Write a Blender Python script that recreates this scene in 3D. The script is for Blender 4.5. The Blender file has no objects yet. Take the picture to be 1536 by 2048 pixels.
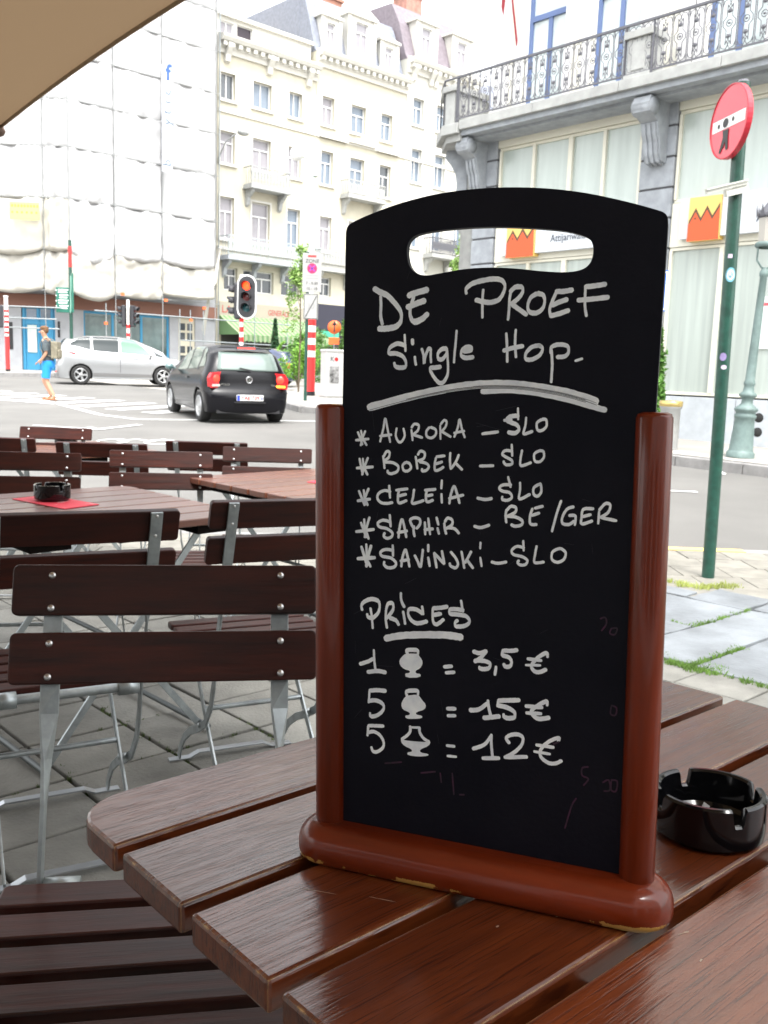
import bpy, bmesh, math, random
from mathutils import Vector, Matrix, noise
random.seed(7)
PI = math.pi
SC = bpy.context.scene
COL = SC.collection
# ---------------------------------------------------------------- camera, light, exposure
def make_camera():
    p = math.radians(8.8107); r = math.radians(-2.0)
    R = Vector((1, 0, 0)); F = Vector((0, math.cos(p), -math.sin(p))); U = Vector((0, math.sin(p), math.cos(p)))
    cr = math.cos(r)*R - math.sin(r)*U; cu = math.sin(r)*R + math.cos(r)*U
    M = Matrix(((cr.x, cu.x, -F.x, 0), (cr.y, cu.y, -F.y, 0), (cr.z, cu.z, -F.z, 1.15), (0, 0, 0, 1)))
    cd = bpy.data.cameras.new('camera'); cam = bpy.data.objects.new('camera', cd); COL.objects.link(cam)
    cam.matrix_world = M
    cd.sensor_fit = 'VERTICAL'; cd.sensor_height = 36; cd.lens = 1800/2048*36
    cd.clip_start = 0.02; cd.clip_end = 600
    cd.dof.use_dof = True; cd.dof.focus_distance = 0.78; cd.dof.aperture_fstop = 26
    SC.camera = cam
make_camera()
SC.view_settings.view_transform = 'Standard'; SC.view_settings.look = 'None'
SC.view_settings.exposure = 2.2; SC.view_settings.gamma = 1.0; SC.view_settings.use_curve_mapping = False
W = bpy.data.worlds.new('World'); SC.world = W; W.use_nodes = True
nt = W.node_tree; bg = nt.nodes['Background']
sky = nt.nodes.new('ShaderNodeTexSky'); sky.sky_type = 'NISHITA'; sky.sun_disc = False
SUN_EL, SUN_AZ = 62, 160
sky.sun_elevation = math.radians(SUN_EL); sky.sun_rotation = math.radians(SUN_AZ)
sky.air_density = 1.6; sky.dust_density = 4.0; sky.ozone_density = 1.0
hs = nt.nodes.new('ShaderNodeHueSaturation'); hs.inputs['Saturation'].default_value = 0.12; hs.inputs['Value'].default_value = 1.0
nt.links.new(sky.outputs[0], hs.inputs['Color']); nt.links.new(hs.outputs[0], bg.inputs['Color'])
bg.inputs['Strength'].default_value = 0.15
sd = bpy.data.lights.new('sun', 'SUN'); sd.energy = .5; sd.angle = math.radians(20); sd.color = (1, .965, .9)
so = bpy.data.objects.new('sun', sd); COL.objects.link(so)
so.rotation_euler = (math.radians(90-SUN_EL), 0, math.radians(180-SUN_AZ)); so.location = (0, 0, 30)
# ---------------------------------------------------------------- materials
MAT = {}
def mat(name, col, rough=.6, metal=0., var=.0, scale=8., bump=0., bscale=None, coat=0., spec=.5, col2=None, obvar=0., stretch=None, wear=None, detail=6, emit=None, croughness=.1, clip=None):
    if name in MAT: return MAT[name]
    m = bpy.data.materials.new(name); m.use_nodes = True; t = m.node_tree; N = t.nodes; L = t.links
    b = N['Principled BSDF']; b.inputs['Roughness'].default_value = rough; b.inputs['Metallic'].default_value = metal
    b.inputs['Base Color'].default_value = (*col, 1); b.inputs['Specular IOR Level'].default_value = spec
    b.inputs['Coat Weight'].default_value = coat; b.inputs['Coat Roughness'].default_value = croughness
    out = None
    if var or bump or col2 or stretch:
        tc = N.new('ShaderNodeTexCoord'); mp = N.new('ShaderNodeMapping')
        if obvar:
            oi = N.new('ShaderNodeObjectInfo'); mul = N.new('ShaderNodeVectorMath'); mul.operation = 'MULTIPLY_ADD'
            cx = N.new('ShaderNodeCombineXYZ')
            for i in range(3): L.new(oi.outputs['Random'], cx.inputs[i])
            mul.inputs[1].default_value = (37, 53, 71); L.new(cx.outputs[0], mul.inputs[0]); L.new(tc.outputs['Object'], mul.inputs[2])
            L.new(mul.outputs[0], mp.inputs[0])
        else: L.new(tc.outputs['Object'], mp.inputs[0])
        if stretch: mp.inputs['Scale'].default_value = stretch
        nz = N.new('ShaderNodeTexNoise'); nz.inputs['Scale'].default_value = scale; nz.inputs['Detail'].default_value = detail; nz.inputs['Roughness'].default_value = .6
        L.new(mp.outputs[0], nz.inputs['Vector'])
        c2 = col2 if col2 else tuple(c*(1-var) for c in col)
        c1 = col if col2 else tuple(min(1, c*(1+var)) for c in col)
        mx = N.new('ShaderNodeMix'); mx.data_type = 'RGBA'
        mr = N.new('ShaderNodeMapRange'); lo, hi = clip if clip else (.3, .7)
        mr.inputs[1].default_value = lo; mr.inputs[2].default_value = hi
        L.new(nz.outputs[0], mr.inputs[0]); L.new(mr.outputs[0], mx.inputs[0])
        mx.inputs[6].default_value = (*c1, 1); mx.inputs[7].default_value = (*c2, 1)
        out = mx.outputs[2]
        if obvar:
            hv = N.new('ShaderNodeHueSaturation'); m2 = N.new('ShaderNodeMapRange')
            m2.inputs[3].default_value = 1-obvar; m2.inputs[4].default_value = 1+obvar
            L.new(oi.outputs['Random'], m2.inputs[0]); L.new(m2.outputs[0], hv.inputs['Value']); L.new(out, hv.inputs['Color']); out = hv.outputs[0]
        if wear:
            bv = N.new('ShaderNodeBevel'); bv.samples = 4; bv.inputs['Radius'].default_value = wear[1]
            ge = N.new('ShaderNodeNewGeometry'); dt = N.new('ShaderNodeVectorMath'); dt.operation = 'DOT_PRODUCT'
            L.new(bv.outputs[0], dt.inputs[0]); L.new(ge.outputs['Normal'], dt.inputs[1])
            ad = N.new('ShaderNodeMath'); ad.operation = 'MULTIPLY_ADD'; n2 = N.new('ShaderNodeTexNoise'); n2.inputs['Scale'].default_value = wear[2]; n2.inputs['Detail'].default_value = 5
            L.new(tc.outputs['Object'], n2.inputs['Vector'])
            ad.inputs[1].default_value = wear[4]; L.new(n2.outputs[0], ad.inputs[0]); L.new(dt.outputs['Value'], ad.inputs[2])
            mr3 = N.new('ShaderNodeMapRange'); mr3.inputs[1].default_value = wear[3]; mr3.inputs[2].default_value = wear[3]-.05
            L.new(ad.outputs[0], mr3.inputs[0])
            mw = N.new('ShaderNodeMix'); mw.data_type = 'RGBA'; mw.inputs[7].default_value = (*wear[0], 1)
            L.new(out, mw.inputs[6]); L.new(mr3.outputs[0], mw.inputs[0]); out = mw.outputs[2]
        L.new(out, b.inputs['Base Color'])
        if bump:
            bp = N.new('ShaderNodeBump'); bp.inputs['Strength'].default_value = bump; bp.inputs['Distance'].default_value = .01
            if bscale:
                nb = N.new('ShaderNodeTexNoise'); nb.inputs['Scale'].default_value = bscale; nb.inputs['Detail'].default_value = 4
                L.new(mp.outputs[0], nb.inputs['Vector']); L.new(nb.outputs[0], bp.inputs['Height'])
            else: L.new(nz.outputs[0], bp.inputs['Height'])
            L.new(bp.outputs[0], b.inputs['Normal'])
    if emit: b.inputs['Emission Color'].default_value = (*emit[0], 1); b.inputs['Emission Strength'].default_value = emit[1]
    MAT[name] = m; return m
def glass_mat(name, col, rough=.05, alpha=1., spec=.8, trans=0.):
    m = mat(name, col, rough, spec=spec); b = m.node_tree.nodes['Principled BSDF']
    b.inputs['Alpha'].default_value = alpha; b.inputs['Transmission Weight'].default_value = trans
    return m
# ---------------------------------------------------------------- mesh builder
class MB:
    def __init__(s): s.v = []; s.f = []; s.M = Matrix.Identity(4); s.sm = []
    def add(s, vs, fs, smooth=False):
        n = len(s.v); s.v += [tuple(s.M @ Vector(p)) for p in vs]
        for f in fs: s.f.append(tuple(n+i for i in f)); s.sm.append(smooth)
        return s
    def box(s, x0, x1, y0, y1, z0, z1):
        return s.add([(x0,y0,z0),(x1,y0,z0),(x1,y1,z0),(x0,y1,z0),(x0,y0,z1),(x1,y0,z1),(x1,y1,z1),(x0,y1,z1)],
                     [(0,3,2,1),(4,5,6,7),(0,1,5,4),(1,2,6,5),(2,3,7,6),(3,0,4,7)])
    def quad(s, a, b, c, d): return s.add([a, b, c, d], [(0,1,2,3)])
    def prism(s, pts, z0, z1, holes=None):
        n = len(pts); return s.add([(x,y,z0) for x,y in pts]+[(x,y,z1) for x,y in pts],
            [tuple(range(n-1,-1,-1)), tuple(range(n,2*n))]+[(i,(i+1)%n,n+(i+1)%n,n+i) for i in range(n)])
    def xprism(s, pts, x0, x1):   # profile in (y,z) extruded along x
        n = len(pts); return s.add([(x0,y,z) for y,z in pts]+[(x1,y,z) for y,z in pts],
            [tuple(range(n)), tuple(range(2*n-1,n-1,-1))]+[((i+1)%n,i,n+i,n+(i+1)%n) for i in range(n)])
    def yprism(s, pts, y0, y1):   # profile in (x,z) extruded along y
        n = len(pts); return s.add([(x,y0,z) for x,z in pts]+[(x,y1,z) for x,z in pts],
            [tuple(range(n)), tuple(range(2*n-1,n-1,-1))]+[((i+1)%n,i,n+i,n+(i+1)%n) for i in range(n)])
    def tube(s, path, r, n=8, caps=True, smooth=True):
        path = [Vector(p) for p in path]; rs = r if isinstance(r, (list, tuple)) else [r]*len(path)
        vs = []; fs = []; prev = None
        for i, p in enumerate(path):
            d = (path[min(i+1, len(path)-1)]-path[max(i-1, 0)]).normalized()
            if prev is None:
                a = Vector((0,0,1)) if abs(d.z) < .9 else Vector((1,0,0)); x = d.cross(a).normalized()
            else: x = (prev - d*prev.dot(d)).normalized()
            prev = x; y = d.cross(x)
            for k in range(n):
                t = 2*PI*k/n; vs.append(p + x*math.cos(t)*rs[i] + y*math.sin(t)*rs[i])
        m = len(path)
        for i in range(m-1):
            for k in range(n): fs.append((i*n+k, i*n+(k+1)%n, (i+1)*n+(k+1)%n, (i+1)*n+k))
        s.add(vs, fs, smooth)
        if caps: s.add([vs[k] for k in range(n)], [tuple(range(n-1,-1,-1))]); s.add([vs[(m-1)*n+k] for k in range(n)], [tuple(range(n))])
        return s
    def bar(s, path, w, t, side):   # flat bar: width w along side vector, thickness t
        path = [Vector(p) for p in path]; sides = side if isinstance(side, list) else [side]*len(path)
        ws = w if isinstance(w, list) else [w]*len(path); vs = []; fs = []
        for i, p in enumerate(path):
            d = (path[min(i+1, len(path)-1)]-path[max(i-1, 0)]).normalized(); sv = Vector(sides[i]); sv = (sv-d*sv.dot(d)).normalized(); nn = d.cross(sv)
            for a, b_ in ((-1,-1),(1,-1),(1,1),(-1,1)): vs.append(p + sv*a*ws[i]/2 + nn*b_*t/2)
        for i in range(len(path)-1):
            for k in range(4): fs.append((i*4+k, i*4+(k+1)%4, (i+1)*4+(k+1)%4, (i+1)*4+k))
        e = (len(path)-1)*4; fs += [(3,2,1,0), (e,e+1,e+2,e+3)]
        return s.add(vs, fs)
    def lathe(s, prof, n=24, c=(0,0,0), smooth=True, axis='z'):
        vs = []; fs = []
        for r, z in prof:
            for k in range(n):
                t = 2*PI*k/n; x, y = r*math.cos(t), r*math.sin(t)
                vs.append((c[0]+x, c[1]+y, c[2]+z) if axis == 'z' else (c[0]+x, c[1]+z, c[2]+y))
        for i in range(len(prof)-1):
            for k in range(n):
                f = (i*n+k, i*n+(k+1)%n, (i+1)*n+(k+1)%n, (i+1)*n+k); fs.append(f if axis == 'z' else f[::-1])
        return s.add(vs, fs, smooth)
    def sphere(s, c, r, n=10, m=6, sc=(1,1,1)):
        prof = [(max(1e-4, r*math.sin(PI*i/m)), -r*math.cos(PI*i/m)) for i in range(m+1)]
        M0 = s.M; s.M = M0 @ Matrix.Translation(c) @ Matrix.Diagonal((*sc, 1)); s.lathe(prof, n); s.M = M0; return s
    def mesh(s, name, mats, smooth=None):
        me = bpy.data.meshes.new(name); me.from_pydata(s.v, [], s.f)
        for m in (mats if isinstance(mats, (list, tuple)) else [mats]): me.materials.append(m)
        me.polygons.foreach_set('use_smooth', s.sm if smooth is None else [smooth]*len(s.f)); me.update()
        return me
    def build(s, name, mats, parent=None, smooth=None, bevel=None, segs=2, subs=0):
        o = bpy.data.objects.new(name, s.mesh(name, mats, smooth)); COL.objects.link(o)
        if parent is not None: o.parent = parent
        if bevel:
            b = o.modifiers.new('bevel', 'BEVEL'); b.width = bevel; b.segments = segs; b.limit_method = 'ANGLE'; b.angle_limit = math.radians(40)
        if subs: ss = o.modifiers.new('sub', 'SUBSURF'); ss.levels = subs; ss.render_levels = subs
        return o
def tag(o, label, cat, group=None):
    o['label'] = label; o['category'] = cat
    if group: o['group'] = group
    return o
def struct(o): o['kind'] = 'structure'; return o
def stuff(o): o['kind'] = 'stuff'; return o
def empty(name, loc=(0,0,0), rz=0, M=None):
    o = bpy.data.objects.new(name, None); COL.objects.link(o); o.empty_display_size = .2
    if M is not None: o.matrix_world = M
    else: o.location = loc; o.rotation_euler = (0, 0, rz)
    return o
def inst(name, mesh, parent, loc=(0,0,0), rot=(0,0,0), scale=(1,1,1), bevel=None):
    o = bpy.data.objects.new(name, mesh); COL.objects.link(o); o.parent = parent; o.location = loc; o.rotation_euler = rot; o.scale = scale
    if bevel: b = o.modifiers.new('bevel', 'BEVEL'); b.width = bevel; b.segments = 2
    return o
KIDS = {}
def copy_tree(o, parent=None):
    kids = {}
    for x in bpy.data.objects:
        if x.parent: kids.setdefault(x.parent.name, []).append(x)
    def rec(a, p):
        c = a.copy(); COL.objects.link(c); c.parent = p
        for ch in kids.get(a.name, []): rec(ch, c)
        return c
    return rec(o, parent)
def text_mesh(txt, size, depth=.002, bold=0.):
    cu = bpy.data.curves.new('txt', 'FONT'); cu.body = txt; cu.size = size; cu.extrude = depth; cu.align_x = 'CENTER'; cu.align_y = 'CENTER'; cu.offset = bold; cu.resolution_u = 3
    o = bpy.data.objects.new('txt', cu); COL.objects.link(o)
    dg = bpy.context.evaluated_depsgraph_get(); me = bpy.data.meshes.new_from_object(o.evaluated_get(dg))
    bpy.data.objects.remove(o); bpy.data.curves.remove(cu)
    return me
def text(txt, size, m, parent, loc, rot=(PI/2,0,0), name='lettering', depth=.002, sx=1., bold=0.):
    me = text_mesh(txt, size, depth, bold); me.materials.clear(); me.materials.append(m)
    return inst(name, me, parent, loc, rot, (sx,1,1))
def bake(o):
    dg = bpy.context.evaluated_depsgraph_get(); me = bpy.data.meshes.new_from_object(o.evaluated_get(dg)); o.modifiers.clear(); o.data = me
def lerp(a, b, t): return a+(b-a)*t
def interp(tab, x):
    if x <= tab[0][0]: return tab[0][1]
    for (a, p), (b, q) in zip(tab, tab[1:]):
        if x <= b: return lerp(p, q, (x-a)/(b-a))
    return tab[-1][1]
def G(x, y):   # height of the ground
    return interp([(.5, 0), (5, -.135), (7, -.135), (14, 0), (50, .79), (300, 1.2)], y)
# ---------------------------------------------------------------- shared materials
plaster = mat('cream_plaster', (.46,.435,.35), .9, var=.07, scale=1.5)
plaster2 = mat('pale_plaster', (.48,.475,.43), .9, var=.06, scale=1.5)
trimw = mat('white_trim', (.54,.53,.49), .7, var=.04, scale=3)
framew = mat('white_window_frame', (.62,.62,.62), .4)
stone = mat('blue_grey_stone', (.30,.32,.345), .85, var=.18, scale=5, bump=.3)
stonel = mat('light_grey_stone', (.34,.345,.335), .85, var=.16, scale=4, bump=.3)
pane_d = mat('dark_window_glass', (.06,.07,.08), .12, spec=.9, var=.5, scale=.35)
pane_b = mat('bluish_window_glass', (.15,.185,.23), .1, spec=.6, var=.35, scale=.5)
pane_c = mat('curtained_window_glass', (.25,.24,.26), .15, spec=.5, var=.2, scale=.8)
slate = mat('blue_slate', (.19,.205,.245), .6, var=.2, scale=6)
slate2 = mat('purple_slate', (.175,.15,.17), .6, var=.2, scale=6)
iron = mat('dark_iron', (.10,.10,.115), .5, spec=.5)
ironl = mat('grey_iron', (.30,.31,.31), .6, var=.2, scale=10)
galv = mat('galvanised_steel', (.33,.36,.37), .42, metal=.75, var=.25, scale=25)
redp = mat('red_paint', (.72,.03,.03), .45)
whitep = mat('white_paint', (.8,.8,.78), .5)
blackp = mat('black_paint', (.015,.015,.017), .4)
greenp = mat('dark_green_paint', (.012,.06,.042), .38, var=.35, scale=18, coat=.2)
leaf_m = mat('leaf_green', (.08,.19,.03), .6, var=.55, scale=1.4)
leaf_l = mat('leaf_bright_green', (.15,.32,.035), .6, var=.5, scale=1.8)
leaf_d = mat('leaf_dark_green', (.018,.07,.02), .6, var=.4, scale=1.5)
bark = mat('bark', (.12,.09,.06), .9, var=.3, scale=20)
rubber = mat('tyre_rubber', (.02,.02,.02), .8)
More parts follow.
